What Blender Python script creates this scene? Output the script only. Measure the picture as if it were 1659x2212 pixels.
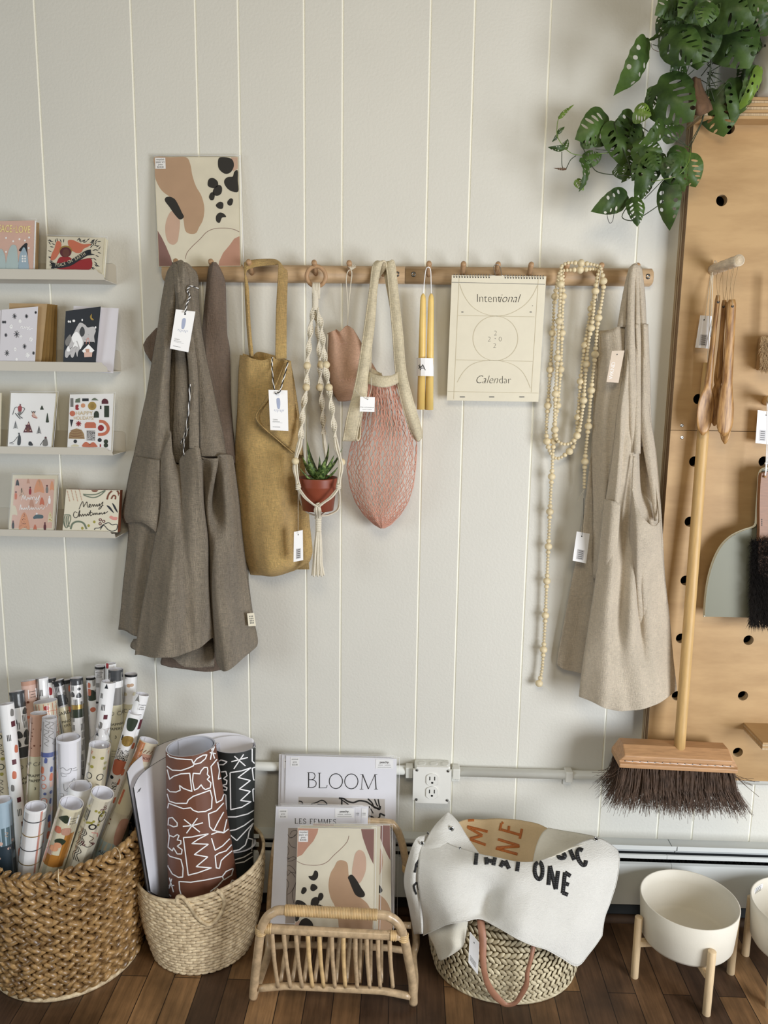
import bpy, bmesh, math, random
from mathutils import Vector, Matrix
from mathutils.bvhtree import BVHTree
from mathutils.geometry import tessellate_polygon, delaunay_2d_cdt
random.seed(7)
V = Vector; PI = math.pi
for o in list(bpy.data.objects): bpy.data.objects.remove(o)
scene = bpy.context.scene
COL = scene.collection

# ------------------------------------------------------------------ camera
FPX = 1712.4; PITCH = .17284; YAW = .02919; ROLL = .01338
CAM = V((0, -1.86, 1.376))
_f = V((-math.sin(YAW)*math.cos(PITCH), math.cos(YAW)*math.cos(PITCH), -math.sin(PITCH)))
_r = V((math.cos(YAW), math.sin(YAW), 0)); _u = _r.cross(_f)
RT = _r*math.cos(ROLL)+_u*math.sin(ROLL); UP = -_r*math.sin(ROLL)+_u*math.cos(ROLL); FW = _f
cd = bpy.data.cameras.new('camera'); cam = bpy.data.objects.new('camera', cd); COL.objects.link(cam)
cd.sensor_fit = 'VERTICAL'; cd.sensor_height = 24; cd.lens = FPX/2212*24; cd.clip_start = .05
cam.matrix_world = Matrix(((RT.x, UP.x, -FW.x, CAM.x), (RT.y, UP.y, -FW.y, CAM.y), (RT.z, UP.z, -FW.z, CAM.z), (0, 0, 0, 1)))
scene.camera = cam

# ------------------------------------------------------------------ light
w = bpy.data.worlds.new('world'); scene.world = w; w.use_nodes = True
w.node_tree.nodes['Background'].inputs[0].default_value = (.93, .92, .86, 1)
w.node_tree.nodes['Background'].inputs[1].default_value = .13
def area(name, loc, tgt, sx, sy, power, col):
    l = bpy.data.lights.new(name, 'AREA'); l.shape = 'RECTANGLE'; l.size = sx; l.size_y = sy; l.energy = power; l.color = col
    o = bpy.data.objects.new(name, l); COL.objects.link(o); o.location = loc
    o.rotation_euler = (V(tgt)-V(loc)).to_track_quat('-Z', 'Y').to_euler()
    return o
area('shop_window_light', (2.0, -2.0, .85), (.1, 0, .75), 1.0, 1.2, 72, (.915, .955, 1.0))
area('side_window_light', (-2.3, -1.9, 1.2), (-.2, 0, .9), .9, 1.3, 18, (.86, .95, 1.0))
area('ceiling_lamp_light', (.1, -2.0, 2.3), (.1, -.1, 1.0), .9, .6, 15, (1.0, .86, .62))
vs = scene.view_settings
vs.view_transform = 'Standard'; vs.look = 'None'; vs.exposure = -0.07; vs.gamma = 1; vs.use_curve_mapping = False

# ------------------------------------------------------------------ helpers
def P(x, y, d=0.):
    "the point of photograph position x, y lying d centimetres in front of the wall"
    r = FW + RT*((x-829.5)/FPX) - UP*((y-1106)/FPX)
    return CAM + r*((-d/100. - CAM.y)/r.y)
def FL(x, y, z=0.):
    r = FW + RT*((x-829.5)/FPX) - UP*((y-1106)/FPX)
    return CAM + r*((z - CAM.z)/r.z)
def dep(p): return (p-CAM).dot(FW)
def mpp(p): return dep(p)/FPX          # metres per photograph pixel at p
def lin(c):
    c = c/255.; return c/12.92 if c <= .04045 else ((c+.055)/1.055)**2.4
def rgb(c):
    return (lin(c[0]), lin(c[1]), lin(c[2]), 1)
MATS = {}
def mat(name, col, rough=.6, var=.06, vs=15, bump=.0, bs=150, st=(1, 1, 1), metal=0, sheen=0, trans=0, alpha=1, sss=0, weave=0, spec=.5, coat=0, col2=None, ramp=(.35, .65), bd=.002, wk=1.):
    m = bpy.data.materials.new(name); m.use_nodes = True; MATS[name] = m
    nt = m.node_tree; N = nt.nodes; L = nt.links; b = N['Principled BSDF']
    c = rgb(col); b.inputs['Base Color'].default_value = c; b.inputs['Roughness'].default_value = rough
    b.inputs['Metallic'].default_value = metal; b.inputs['Specular IOR Level'].default_value = spec
    if sheen: b.inputs['Sheen Weight'].default_value = sheen
    if trans: b.inputs['Transmission Weight'].default_value = trans
    if coat: b.inputs['Coat Weight'].default_value = coat; b.inputs['Coat Roughness'].default_value = .1
    if sss: b.inputs['Subsurface Weight'].default_value = sss; b.inputs['Subsurface Radius'].default_value = (.02, .01, .005)
    if alpha < 1: b.inputs['Alpha'].default_value = alpha
    tc = N.new('ShaderNodeTexCoord'); mp = N.new('ShaderNodeMapping'); L.new(tc.outputs['Object'], mp.inputs[0]); mp.inputs['Scale'].default_value = st
    cur = None
    if var or col2:
        n = N.new('ShaderNodeTexNoise'); n.inputs['Scale'].default_value = vs; n.inputs['Detail'].default_value = 5; n.inputs['Roughness'].default_value = .6
        L.new(mp.outputs[0], n.inputs['Vector'])
        r = N.new('ShaderNodeValToRGB'); L.new(n.outputs['Fac'], r.inputs[0])
        r.color_ramp.elements[0].position = ramp[0]; r.color_ramp.elements[1].position = ramp[1]
        lo = tuple(x*(1-var) for x in c[:3])+(1,); hi = rgb(col2) if col2 else tuple(min(1, x*(1+var)) for x in c[:3])+(1,)
        r.color_ramp.elements[0].color = lo; r.color_ramp.elements[1].color = hi
        cur = r.outputs[0]
    h = None
    if weave:
        # threads: two noises, one stretched each way
        outs = []
        for s in ((weave*.12, weave*.12, weave), (weave, weave, weave*.12)):
            mm = N.new('ShaderNodeMapping'); L.new(tc.outputs['Object'], mm.inputs[0]); mm.inputs['Scale'].default_value = s
            nn = N.new('ShaderNodeTexNoise'); nn.inputs['Scale'].default_value = 1; nn.inputs['Detail'].default_value = 3; nn.inputs['Roughness'].default_value = .7
            L.new(mm.outputs[0], nn.inputs['Vector']); outs.append(nn.outputs['Fac'])
        ad = N.new('ShaderNodeMath'); ad.operation = 'ADD'; L.new(outs[0], ad.inputs[0]); L.new(outs[1], ad.inputs[1])
        mr = N.new('ShaderNodeMapRange'); L.new(ad.outputs[0], mr.inputs[0]); mr.inputs[1].default_value = .7; mr.inputs[2].default_value = 1.3
        mr.inputs[3].default_value = 1-.28*wk; mr.inputs[4].default_value = 1+.2*wk
        mx = N.new('ShaderNodeMix'); mx.data_type = 'RGBA'; mx.blend_type = 'MULTIPLY'; mx.inputs[0].default_value = 1
        if cur: L.new(cur, mx.inputs[6])
        else: mx.inputs[6].default_value = c
        L.new(mr.outputs[0], mx.inputs[7]); cur = mx.outputs[2]; h = ad.outputs[0]
    if cur: L.new(cur, b.inputs['Base Color'])
    if bump:
        n2 = N.new('ShaderNodeTexNoise'); n2.inputs['Scale'].default_value = bs; n2.inputs['Detail'].default_value = 4
        L.new(mp.outputs[0], n2.inputs['Vector'])
        bp = N.new('ShaderNodeBump'); bp.inputs['Strength'].default_value = bump; bp.inputs['Distance'].default_value = bd
        hh = n2.outputs['Fac']
        if h:
            a2 = N.new('ShaderNodeMath'); a2.operation = 'ADD'; L.new(h, a2.inputs[0]); L.new(hh, a2.inputs[1]); hh = a2.outputs[0]
        L.new(hh, bp.inputs['Height']); L.new(bp.outputs[0], b.inputs['Normal'])
    return m

class MB:
    "collects geometry in world space and links it as one mesh object"
    def __init__(s): s.v = []; s.f = []; s.m = []; s.sm = []; s.mats = []
    def mi(s, m):
        if isinstance(m, str): m = MATS[m]
        if m not in s.mats: s.mats.append(m)
        return s.mats.index(m)
    def add(s, vs, fs, m, smooth=True):
        b = len(s.v); k = s.mi(m); s.v += [V(p) for p in vs]
        for f in fs: s.f.append(tuple(i+b for i in f)); s.m.append(k); s.sm.append(smooth)
    def tube(s, pts, r, m, n=8, closed=False, cap=True, smooth=True, flat=None):
        pts = [V(p) for p in pts]; c = len(pts); vs = []; prev = None
        for i, p in enumerate(pts):
            a = pts[(i-1) % c] if closed or i > 0 else p; b = pts[(i+1) % c] if closed or i < c-1 else p
            t = (b-a); t = t.normalized() if t.length > 1e-9 else V((0, 0, 1))
            if prev is None:
                x = t.cross(V((0, 1, 0)));  x = x if x.length > .2 else t.cross(V((1, 0, 0)))
            else: x = prev - t*prev.dot(t)
            x.normalize(); prev = x; y = t.cross(x); rr = r[i] if isinstance(r, (list, tuple)) else r
            for k in range(n):
                an = 2*PI*k/n; vs.append(p + x*(math.cos(an)*rr) + y*(math.sin(an)*rr*(flat or 1)))
        fs = []
        for i in range(c if closed else c-1):
            j = (i+1) % c
            for k in range(n): fs.append((i*n+k, i*n+(k+1) % n, j*n+(k+1) % n, j*n+k))
        if cap and not closed: fs += [tuple(range(n))[::-1], tuple(range((c-1)*n, c*n))]
        s.add(vs, fs, m, smooth)
    def box(s, a, b, m, rot=None):
        "box between corners a and b"
        a = V(a); b = V(b); c = (a+b)/2; vs = []
        for z in (a.z, b.z):
            for x, y in ((a.x, a.y), (b.x, a.y), (b.x, b.y), (a.x, b.y)): vs.append(V((x, y, z)))
        if rot: vs = [c + rot @ (p-c) for p in vs]
        s.add(vs, [(3, 2, 1, 0), (4, 5, 6, 7), (0, 1, 5, 4), (1, 2, 6, 5), (2, 3, 7, 6), (3, 0, 4, 7)], m, False)
    def lathe(s, c, prof, m, n=32, ax=None, smooth=True):
        "profile of (radius, height) pairs turned about an axis through c"
        c = V(c); z = V(ax).normalized() if ax else V((0, 0, 1)); x = z.orthogonal().normalized(); y = z.cross(x); vs = []; fs = []
        for r, h in prof:
            for k in range(n): a = 2*PI*k/n; vs.append(c+z*h+x*(r*math.cos(a))+y*(r*math.sin(a)))
        for i in range(len(prof)-1):
            for k in range(n): fs.append((i*n+k, i*n+(k+1) % n, (i+1)*n+(k+1) % n, (i+1)*n+k))
        s.add(vs, fs, m, smooth)
    def ball(s, c, r, m, n=12, ax=None, sc=1.):
        pr = [(max(1e-5, r*math.sin(PI*i/8)), -r*sc*math.cos(PI*i/8)) for i in range(9)]; s.lathe(c, pr, m, n, ax)
    def pad(s, c, u, vv, nn, a, b, t, m):
        "pillow shaped stitch: half length a along u, half width b along vv, thickness t along nn"
        R = []; 
        for fu, sc in ((-1, .25), (-.55, .85), (.0, 1), (.55, .85), (1, .25)):
            for k in range(6):
                an = 2*PI*k/6; R.append(c+u*(fu*a)+vv*(b*sc*math.cos(an))+nn*(t*sc*math.sin(an)))
        fs = [(i*6+k, i*6+(k+1) % 6, (i+1)*6+(k+1) % 6, (i+1)*6+k) for i in range(4) for k in range(6)]
        fs += [tuple(range(6))[::-1], tuple(range(24, 30))]; s.add(R, fs, m)
    def grid(s, rows, m, smooth=True):
        n = len(rows[0]); vs = [p for r in rows for p in r]
        s.add(vs, [(i*n+k, (i+1)*n+k, (i+1)*n+k+1, i*n+k+1) for i in range(len(rows)-1) for k in range(n-1)], m, smooth)
    def slab(s, q, t, m, back=None):
        "flat sheet with four front corners TL TR BR BL and thickness t towards the wall"
        n = (q[1]-q[0]).cross(q[3]-q[0]).normalized()
        if n.y < 0: n = -n
        k = [p+n*t for p in q]
        N_ = 8; s.grid([[q[0].lerp(q[1], i/N_).lerp(q[3].lerp(q[2], i/N_), j/N_) for i in range(N_+1)] for j in range(N_+1)], m, False); s.add(q+k, [(4, 5, 6, 7), (0, 1, 5, 4), (1, 2, 6, 5), (2, 3, 7, 6), (3, 0, 4, 7)], back or m, False)
    def prism(s, pts, t, m, n=None):
        "outline of coplanar points thickened by t along n"
        n = n or V((0, 1, 0)); k = len(pts); a = [V(p) for p in pts]; b = [p+n*t for p in a]
        tri = tessellate_polygon([a]); vs = a+b
        s.add(vs, [tuple(f) for f in tri]+[tuple(i+k for i in f[::-1]) for f in tri]+[(i, (i+1) % k, (i+1) % k+k, i+k) for i in range(k)], m, False)
    # ---- prints and marks lying on a surface; mp(x, y, h) gives the surface point
    def blob(s, mp, pts, m, h=.0004, sm=True, rings=3):
        if sm: pts = crs(pts, 4, True)
        cx = sum(p[0] for p in pts)/len(pts); cy = sum(p[1] for p in pts)/len(pts)
        vs = [mp(cx, cy, h)]; n = len(pts)
        for i in range(1, rings+1):
            q = i/rings; vs += [mp(cx+(p[0]-cx)*q, cy+(p[1]-cy)*q, h) for p in pts]
        if any(v is None for v in vs): return
        fs = [(0, 1+k, 1+(k+1) % n) for k in range(n)]
        for i in range(rings-1): fs += [(1+i*n+k, 1+(i+1)*n+k, 1+(i+1)*n+(k+1) % n, 1+i*n+(k+1) % n) for k in range(n)]
        s.add(vs, fs, m)
    def rect(s, mp, x0, y0, x1, y1, m, h=.0004, n=3):
        g = [[mp(x0+(x1-x0)*i/n, y0+(y1-y0)*j/n, h) for i in range(n+1)] for j in range(n+1)]
        if any(p is None for r in g for p in r): return
        s.grid(g, m)
    def line(s, mp, pts, w, m, h=.0006, closed=False, sm=True, seg=4):
        if sm: pts = crs(pts, seg, closed)
        if closed and not sm: pts = list(pts)
        q = []; lim = max(1.5, (w if not isinstance(w, (tuple, list)) else w[0])*.5)
        for i in range(len(pts) if closed else len(pts)-1):
            a, b = pts[i], pts[(i+1) % len(pts)]; k = max(1, int(math.hypot(b[0]-a[0], b[1]-a[1])/lim)); q += [(a[0]+(b[0]-a[0])*j/k, a[1]+(b[1]-a[1])*j/k) for j in range(k)]
        pts = q if closed else q+[pts[-1]]
        n = len(pts); vs = []; run = []
        for i, p in enumerate(pts):
            a = pts[(i-1) % n] if closed or i else p; b = pts[(i+1) % n] if closed or i < n-1 else p
            dx, dy = b[0]-a[0], b[1]-a[1]; l = math.hypot(dx, dy) or 1; ww = w if not isinstance(w, (tuple, list)) else w[0]+(w[1]-w[0])*i/(n-1)
            nx, ny = -dy/l*ww/2, dx/l*ww/2
            A = mp(p[0]+nx, p[1]+ny, h); B = mp(p[0]-nx, p[1]-ny, h)
            run.append(None if A is None or B is None else (A, B))
        if closed: run.append(run[0])
        for i in range(len(run)-1):
            if run[i] and run[i+1] and (run[i][0]-run[i+1][0]).length < .05: s.add([run[i][0], run[i][1], run[i+1][1], run[i+1][0]], [(0, 1, 2, 3)], m)
    def text(s, mp, body, x, y, size, m, h=.0006, rot=0, shear=0, off=0, al='CENTER', sx=1):
        vs, fs = glyphs(body, shear, off, al); c, sn = math.cos(math.radians(rot)), math.sin(math.radians(rot)); out = []
        for p in vs:
            a, b = p[0]*size*sx, -p[1]*size; out.append(mp(x+a*c-b*sn, y+a*sn+b*c, h))
        ok = [f for f in fs if all(out[i] is not None for i in f)]
        use = sorted({i for f in ok for i in f}); ix = {k: j for j, k in enumerate(use)}
        s.add([out[i] for i in use], [tuple(ix[i] for i in f) for f in ok], m, False)
    def mapper(s):
        "photograph position -> point on this mesh"
        T = BVHTree.FromPolygons(s.v, s.f)
        def mp(x, y, h=0):
            r = (FW + RT*((x-829.5)/FPX) - UP*((y-1106)/FPX)).normalized(); hit = T.ray_cast(CAM, r)
            if hit[0] is None: return None
            n = hit[1]; n = -n if n.dot(r) > 0 else n
            return hit[0] + n*h
        return mp
    def build(s, name, parent=None, solid=0, bevel=0, sub=0, kind=None, off=0, segs=2):
        rt = parent
        while rt and rt.parent: rt = rt.parent
        org = V(rt.location) if rt else V((0, 0, 0))
        me = bpy.data.meshes.new(name); me.from_pydata([tuple(p-org) for p in s.v], [], s.f)
        for m in s.mats: me.materials.append(m)
        me.polygons.foreach_set('material_index', s.m); me.polygons.foreach_set('use_smooth', s.sm); me.update()
        o = bpy.data.objects.new(name, me); COL.objects.link(o)
        if parent: o.parent = parent
        if solid: md = o.modifiers.new('s', 'SOLIDIFY'); md.thickness = solid; md.offset = off
        if bevel: md = o.modifiers.new('b', 'BEVEL'); md.width = bevel; md.segments = segs; md.limit_method = 'ANGLE'; md.angle_limit = .7
        if sub: md = o.modifiers.new('u', 'SUBSURF'); md.levels = sub; md.render_levels = sub
        if kind: o['kind'] = kind
        return o
_gl = {}
def glyphs(body, shear, off, al):
    k = (body, shear, off, al)
    if k not in _gl:
        cu = bpy.data.curves.new('t', 'FONT'); cu.body = body; cu.size = 1; cu.shear = shear; cu.offset = off; cu.align_x = al; cu.resolution_u = 3
        o = bpy.data.objects.new('t', cu); COL.objects.link(o); dg = bpy.context.evaluated_depsgraph_get(); me = o.evaluated_get(dg).to_mesh()
        _gl[k] = ([tuple(v.co) for v in me.vertices], [tuple(p.vertices) for p in me.polygons])
        bpy.data.objects.remove(o); bpy.data.curves.remove(cu)
    return _gl[k]
def cr(a, b, c, d, t):
    return (b*2+(c-a)*t+(a*2-b*5+c*4-d)*(t*t)+(b*3-a-c*3+d)*(t**3))*.5
def crs(pts, seg=4, closed=False):
    "smooth curve through 2D or 3D points"
    P3 = isinstance(pts[0], Vector); q = [V(p) if P3 else V((p[0], p[1], 0)) for p in pts]; n = len(q); out = []
    if n < 3: 
        return list(pts) if n < 2 else [(q[0]+(q[1]-q[0])*i/seg) if P3 else tuple((q[0]+(q[1]-q[0])*i/seg)[:2]) for i in range(seg+1)]
    for i in range(n if closed else n-1):
        if closed: a, b, c, d = q[(i-1) % n], q[i], q[(i+1) % n], q[(i+2) % n]
        else: a, b, c, d = q[max(i-1, 0)], q[i], q[i+1], q[min(i+2, n-1)]
        for k in range(seg): out.append(cr(a, b, c, d, k/seg))
    if not closed: out.append(q[-1])
    return out if P3 else [(p.x, p.y) for p in out]
def Z(x0, y0, s):
    return lambda pts: [(x0+a*s, y0+b*s) for a, b in pts]
def net(rows, nu=5, nv=6):
    "rows of (height, [x..], [distance from wall in cm..]) in photograph positions -> smooth grid of points"
    G = []
    for py, xs, ds in rows:
        pys = py if isinstance(py, (list, tuple)) else [py]*len(xs)
        G.append(crs([P(x, y, d) for x, y, d in zip(xs, pys, ds)], nu))
    cols = [crs([r[k] for r in G], nv) for k in range(len(G[0]))]
    return [[c[i] for c in cols] for i in range(len(cols[0]))]
def crinkle(G, amp, fu, fv, seed=0):
    "small real creases pushed into a cloth grid, running mostly downwards"
    rnd = random.Random(seed); ph = [(rnd.uniform(fu*.5, fu*1.5), rnd.uniform(-fv, fv), rnd.uniform(0, 6.3), rnd.uniform(.3, 1)) for _ in range(7)]
    for i, r in enumerate(G):
        for k, p in enumerate(r):
            a = sum(w*math.sin(f1*p.x*60+f2*p.z*60+c) for f1, f2, c, w in ph)/4; r[k] = p+V((0, amp*a, 0))
    return G
def pleat(G, amp, n, ph=0., drift=.6, top=.25):
    "soft hanging folds that deepen towards the hem"
    R = len(G)-1; C = len(G[0])-1
    for i, r in enumerate(G):
        v = i/R; a = amp*(top+(1-top)*v)
        for k, p in enumerate(r):
            u = k/C; s_ = math.sin(2*PI*(n*u+drift*v*math.sin(u*5+ph))+ph)+.45*math.sin(2*PI*(n*1.7*u-drift*v)+ph*2); r[k] = p-V((0, a*s_*math.sin(PI*min(1, max(0, u)))**.4, 0))
    return G
def thing(name, loc, label, cat, group=None):
    o = bpy.data.objects.new(name, None); o.location = loc; COL.objects.link(o); o.empty_display_size = .02
    o.matrix_world = Matrix.Translation(V(loc)); o['label'] = label; o['category'] = cat
    if group: o['group'] = group
    return o
def tag(o, label, cat, group=None):
    o['label'] = label; o['category'] = cat
    if group: o['group'] = group
    return o
def circ(cx, cy, rx, ry=None, n=12, a0=0, a1=2*PI):
    ry = ry or rx; return [(cx+rx*math.cos(a0+(a1-a0)*i/n), cy+ry*math.sin(a0+(a1-a0)*i/n)) for i in range(n)]
def quad(q, W=1., H=1.):
    "flat mapper over corners TL TR BR BL; x runs 0..W, y runs 0..H"
    n = (q[1]-q[0]).cross(q[3]-q[0]).normalized()
    if n.y > 0: n = -n
    def mp(x, y, h=0):
        u = x/W; v = y/H; return q[0].lerp(q[1], u).lerp(q[3].lerp(q[2], u), v) + n*h
    return mp
# ------------------------------------------------------------------ materials
mat('wall_paint', (215, 213, 205), .62, .02, 3, .35, 160)
mat('groove_paint', (240, 238, 226), .5, 0)
mat('white_paint', (222, 222, 216), .42, .02, 8, .15, 90)
mat('heater_paint', (212, 216, 216), .35, .01, 4)
mat('dark_metal', (44, 48, 50), .5, .1, 10)
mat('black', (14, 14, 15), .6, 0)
mat('ink', (24, 24, 26), .55, 0)
mat('ink_soft', (92, 92, 92), .6, 0)
mat('white', (250, 250, 252), .5, .01, 30)
mat('paper', (240, 240, 248), .55, .01, 20)
mat('paper_in', (222, 224, 236), .6, .01, 20)
mat('cream', (226, 218, 190), .6, .02, 30)
mat('cream_light', (224, 217, 197), .6, .02, 30)
def sleeve_mat():
    m = bpy.data.materials.new('sleeve'); m.use_nodes = True; nt = m.node_tree; N = nt.nodes; L = nt.links; N.remove(N['Principled BSDF'])
    t = N.new('ShaderNodeBsdfTransparent'); g = N.new('ShaderNodeBsdfGlossy'); g.inputs['Roughness'].default_value = .12; fr = N.new('ShaderNodeFresnel'); fr.inputs[0].default_value = 1.4; mx = N.new('ShaderNodeMixShader')
    ad = N.new('ShaderNodeMath'); ad.operation = 'MULTIPLY_ADD'; ad.inputs[1].default_value = .4; ad.inputs[2].default_value = .015; L.new(fr.outputs[0], ad.inputs[0]); L.new(ad.outputs[0], mx.inputs[0]); L.new(t.outputs[0], mx.inputs[1]); L.new(g.outputs[0], mx.inputs[2])
    L.new(mx.outputs[0], N['Material Output'].inputs[0]); MATS['sleeve'] = m
sleeve_mat()
mat('screw_metal', (120, 120, 118), .35, .1, 80, metal=1)
mat('silver', (190, 190, 188), .3, 0, metal=1)
mat('gold', (196, 164, 92), .35, .05, 60, metal=.7)
mat('rail_wood', (190, 160, 124), .5, .09, 6, .06, 60, st=(3, 30, 30))
mat('peg_wood', (180, 144, 108), .5, .12, 12, .05, 60, st=(14, 14, 3))
mat('ply_face', (170, 134, 88), .55, .10, 3.2, .05, 90, st=(1.2, 1, 5), col2=(186, 152, 106), ramp=(.3, .6))
mat('ply_edge', (176, 148, 112), .6, .2, 14, .1, 200, st=(60, 60, 1.2), col2=(206, 184, 150))
mat('ply_layer', (118, 88, 60), .7, .15, 20)
mat('broom_wood', (200, 164, 108), .5, .10, 8, .06, 80, st=(20, 20, 2))
mat('brush_wood', (138, 96, 68), .45, .12, 14, .05, 80, st=(3, 20, 20))
mat('head_wood', (182, 140, 100), .45, .14, 8, .05, 80, st=(3, 24, 24))
mat('olive_wood', (146, 98, 50), .42, .32, 9, .04, 80, st=(22, 22, 2.2), col2=(190, 146, 90))
mat('birch', (214, 198, 176), .65, .2, 16, .3, 120, st=(3, 3, 12))
mat('birch_end', (220, 204, 178), .7, .12, 60)
mat('bristle', (78, 58, 44), .7, .35, 60)
mat('bristle_dark', (26, 19, 15), .75, .3, 80)
mat('rattan', (192, 166, 132), .38, .2, 10, .1, 60, st=(6, 6, 6), coat=.3)
mat('rattan_wrap', (212, 180, 130), .45, .22, 40, .2, 100)
mat('hyacinth', (128, 92, 52), .36, .42, 55, .3, 120, col2=(190, 152, 100), coat=.2)
mat('hyacinth_core', (62, 42, 24), .8, .2, 30)
mat('cane', (206, 172, 122), .5, .1, 30)
mat('seagrass', (214, 188, 150), .5, .3, 70, .3, 120, col2=(242, 222, 186))
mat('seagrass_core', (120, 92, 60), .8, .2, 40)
mat('palm_leaf', (196, 180, 146), .5, .24, 60, .25, 120, col2=(226, 214, 182))
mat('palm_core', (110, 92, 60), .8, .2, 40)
mat('leather', (158, 112, 88), .5, .12, 25, .15, 160)
mat('canvas', (232, 230, 224), .8, .03, 9, .6, 24, weave=900, wk=.22, bd=.004)
mat('canvas_in', (216, 211, 196), .85, .03, 9, .3, 90, weave=900, wk=.22, bd=.004)
mat('tan_canvas', (204, 178, 138), .8, .04, 9, .3, 90, weave=900, wk=.22, bd=.004)
mat('rust_ink', (176, 98, 36), .7, .05, 40)
mat('linen_grey', (198, 182, 160), .9, .16, 5, .9, 26, st=(5, 5, 1.1), weave=650, sheen=.1, bd=.018, wk=1.25)
mat('linen_taupe', (136, 116, 100), .9, .1, 7, .7, 26, st=(5, 5, 1.1), weave=700, sheen=.1, bd=.012)
mat('linen_mustard', (244, 202, 130), .9, .14, 7, .8, 22, st=(3, 3, 1.6), weave=700, sheen=.1, bd=.014)
mat('linen_natural', (222, 208, 187), .88, .07, 7, .6, 20, st=(3, 3, 1.3), weave=800, sheen=.1, bd=.012, wk=.8)
mat('linen_natural_shaded', (168, 152, 130), .88, .07, 9, .4, 45, st=(3, 3, 1.3), weave=900)  # same linen darkened, shade inside the armhole put into the colour
mat('cotton_cord', (222, 214, 196), .85, .06, 60, .5, 300)
mat('cotton_band', (216, 204, 176), .9, .12, 20, .6, 260, weave=700)
mat('pink_net', (218, 164, 144), .85, .10, 90)
mat('pouch_pink', (196, 158, 134), .75, .06, 12, .3, 60, weave=1000)
mat('pouch_print', (222, 186, 168), .7, 0)
mat('beeswax', (234, 202, 122), .42, .05, 20, .05, 60, sss=.25)
mat('bead_wood', (222, 206, 170), .5, .10, 40, .05, 90)
mat('terracotta', (136, 66, 44), .45, .06, 20)
mat('soil', (40, 28, 20), .9, .3, 90, .8, 200)
mat('succulent', (52, 84, 38), .45, .4, 150, .2, 90, col2=(150, 176, 100), ramp=(.42, .7))
mat('succulent_edge', (60, 74, 36), .5, .1)
mat('leaf', (38, 62, 22), .5, .25, 12, .25, 60, col2=(72, 98, 40), spec=.4, bd=.004)
mat('leaf_young', (98, 124, 46), .4, .2, 20, .1, 60)
mat('vine', (48, 58, 34), .55, .25, 30)
mat('dead_leaf', (96, 70, 48), .8, .3, 30, .6, 60)
mat('terrazzo', (206, 204, 194), .6, .0, 60, col2=(60, 56, 52), ramp=(.62, .66))
mat('shelf_metal', (202, 196, 184), .42, .01, 8)
mat('ceramic', (222, 216, 202), .6, .02, 8, .1, 400)
mat('pale_wood', (220, 194, 156), .5, .10, 10, .04, 80, st=(20, 20, 2))
mat('sage', (118, 118, 100), .45, .02, 8)
mat('sage_rim', (206, 204, 186), .4, .02, 8)
mat('kraft', (150, 118, 66), .75, .06, 30)
mat('kraft_light', (176, 148, 110), .75, .05, 30)
mat('lilac', (218, 215, 222), .6, .01, 20)
mat('navy', (34, 38, 46), .5, .04, 30)
mat('outlet', (232, 231, 226), .4, 0)
for n, c in dict(art_tan=(196, 164, 136), art_peach=(214, 182, 162), art_rose=(200, 154, 134), art_mauve=(146, 110, 104), art_cream=(234, 228, 210), art_black=(46, 44, 42),
                 red=(160, 40, 46), coral=(208, 120, 92), darkgreen=(46, 58, 42), green=(70, 104, 66), olive=(160, 152, 66), orange=(206, 134, 86), mustard=(190, 128, 54), skin=(110, 64, 54),
                 greyprint=(130, 128, 126), lightgrey=(196, 194, 196), darkgrey=(64, 66, 70), rust=(120, 68, 46), burgundy=(94, 36, 48), blueprint=(84, 96, 150), teal=(84, 108, 118), tealdark=(40, 56, 68),
                 pinkpaper=(222, 186, 172), salmonpaper=(206, 164, 142), creampaper=(218, 208, 184), labelcream=(214, 208, 180), iceblue=(168, 190, 206), foil=(246, 232, 168), sageline=(110, 122, 104), brownpaper=(114, 72, 54), blackpaper=(42, 46, 46),
                 paleblue=(166, 176, 204), pinkline=(220, 150, 140), peachprint=(222, 160, 124), calline=(196, 186, 160), tagpink=(206, 188, 168), mist=(186, 204, 206)).items():
    mat(n, c, .55, .03, 25)

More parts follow.
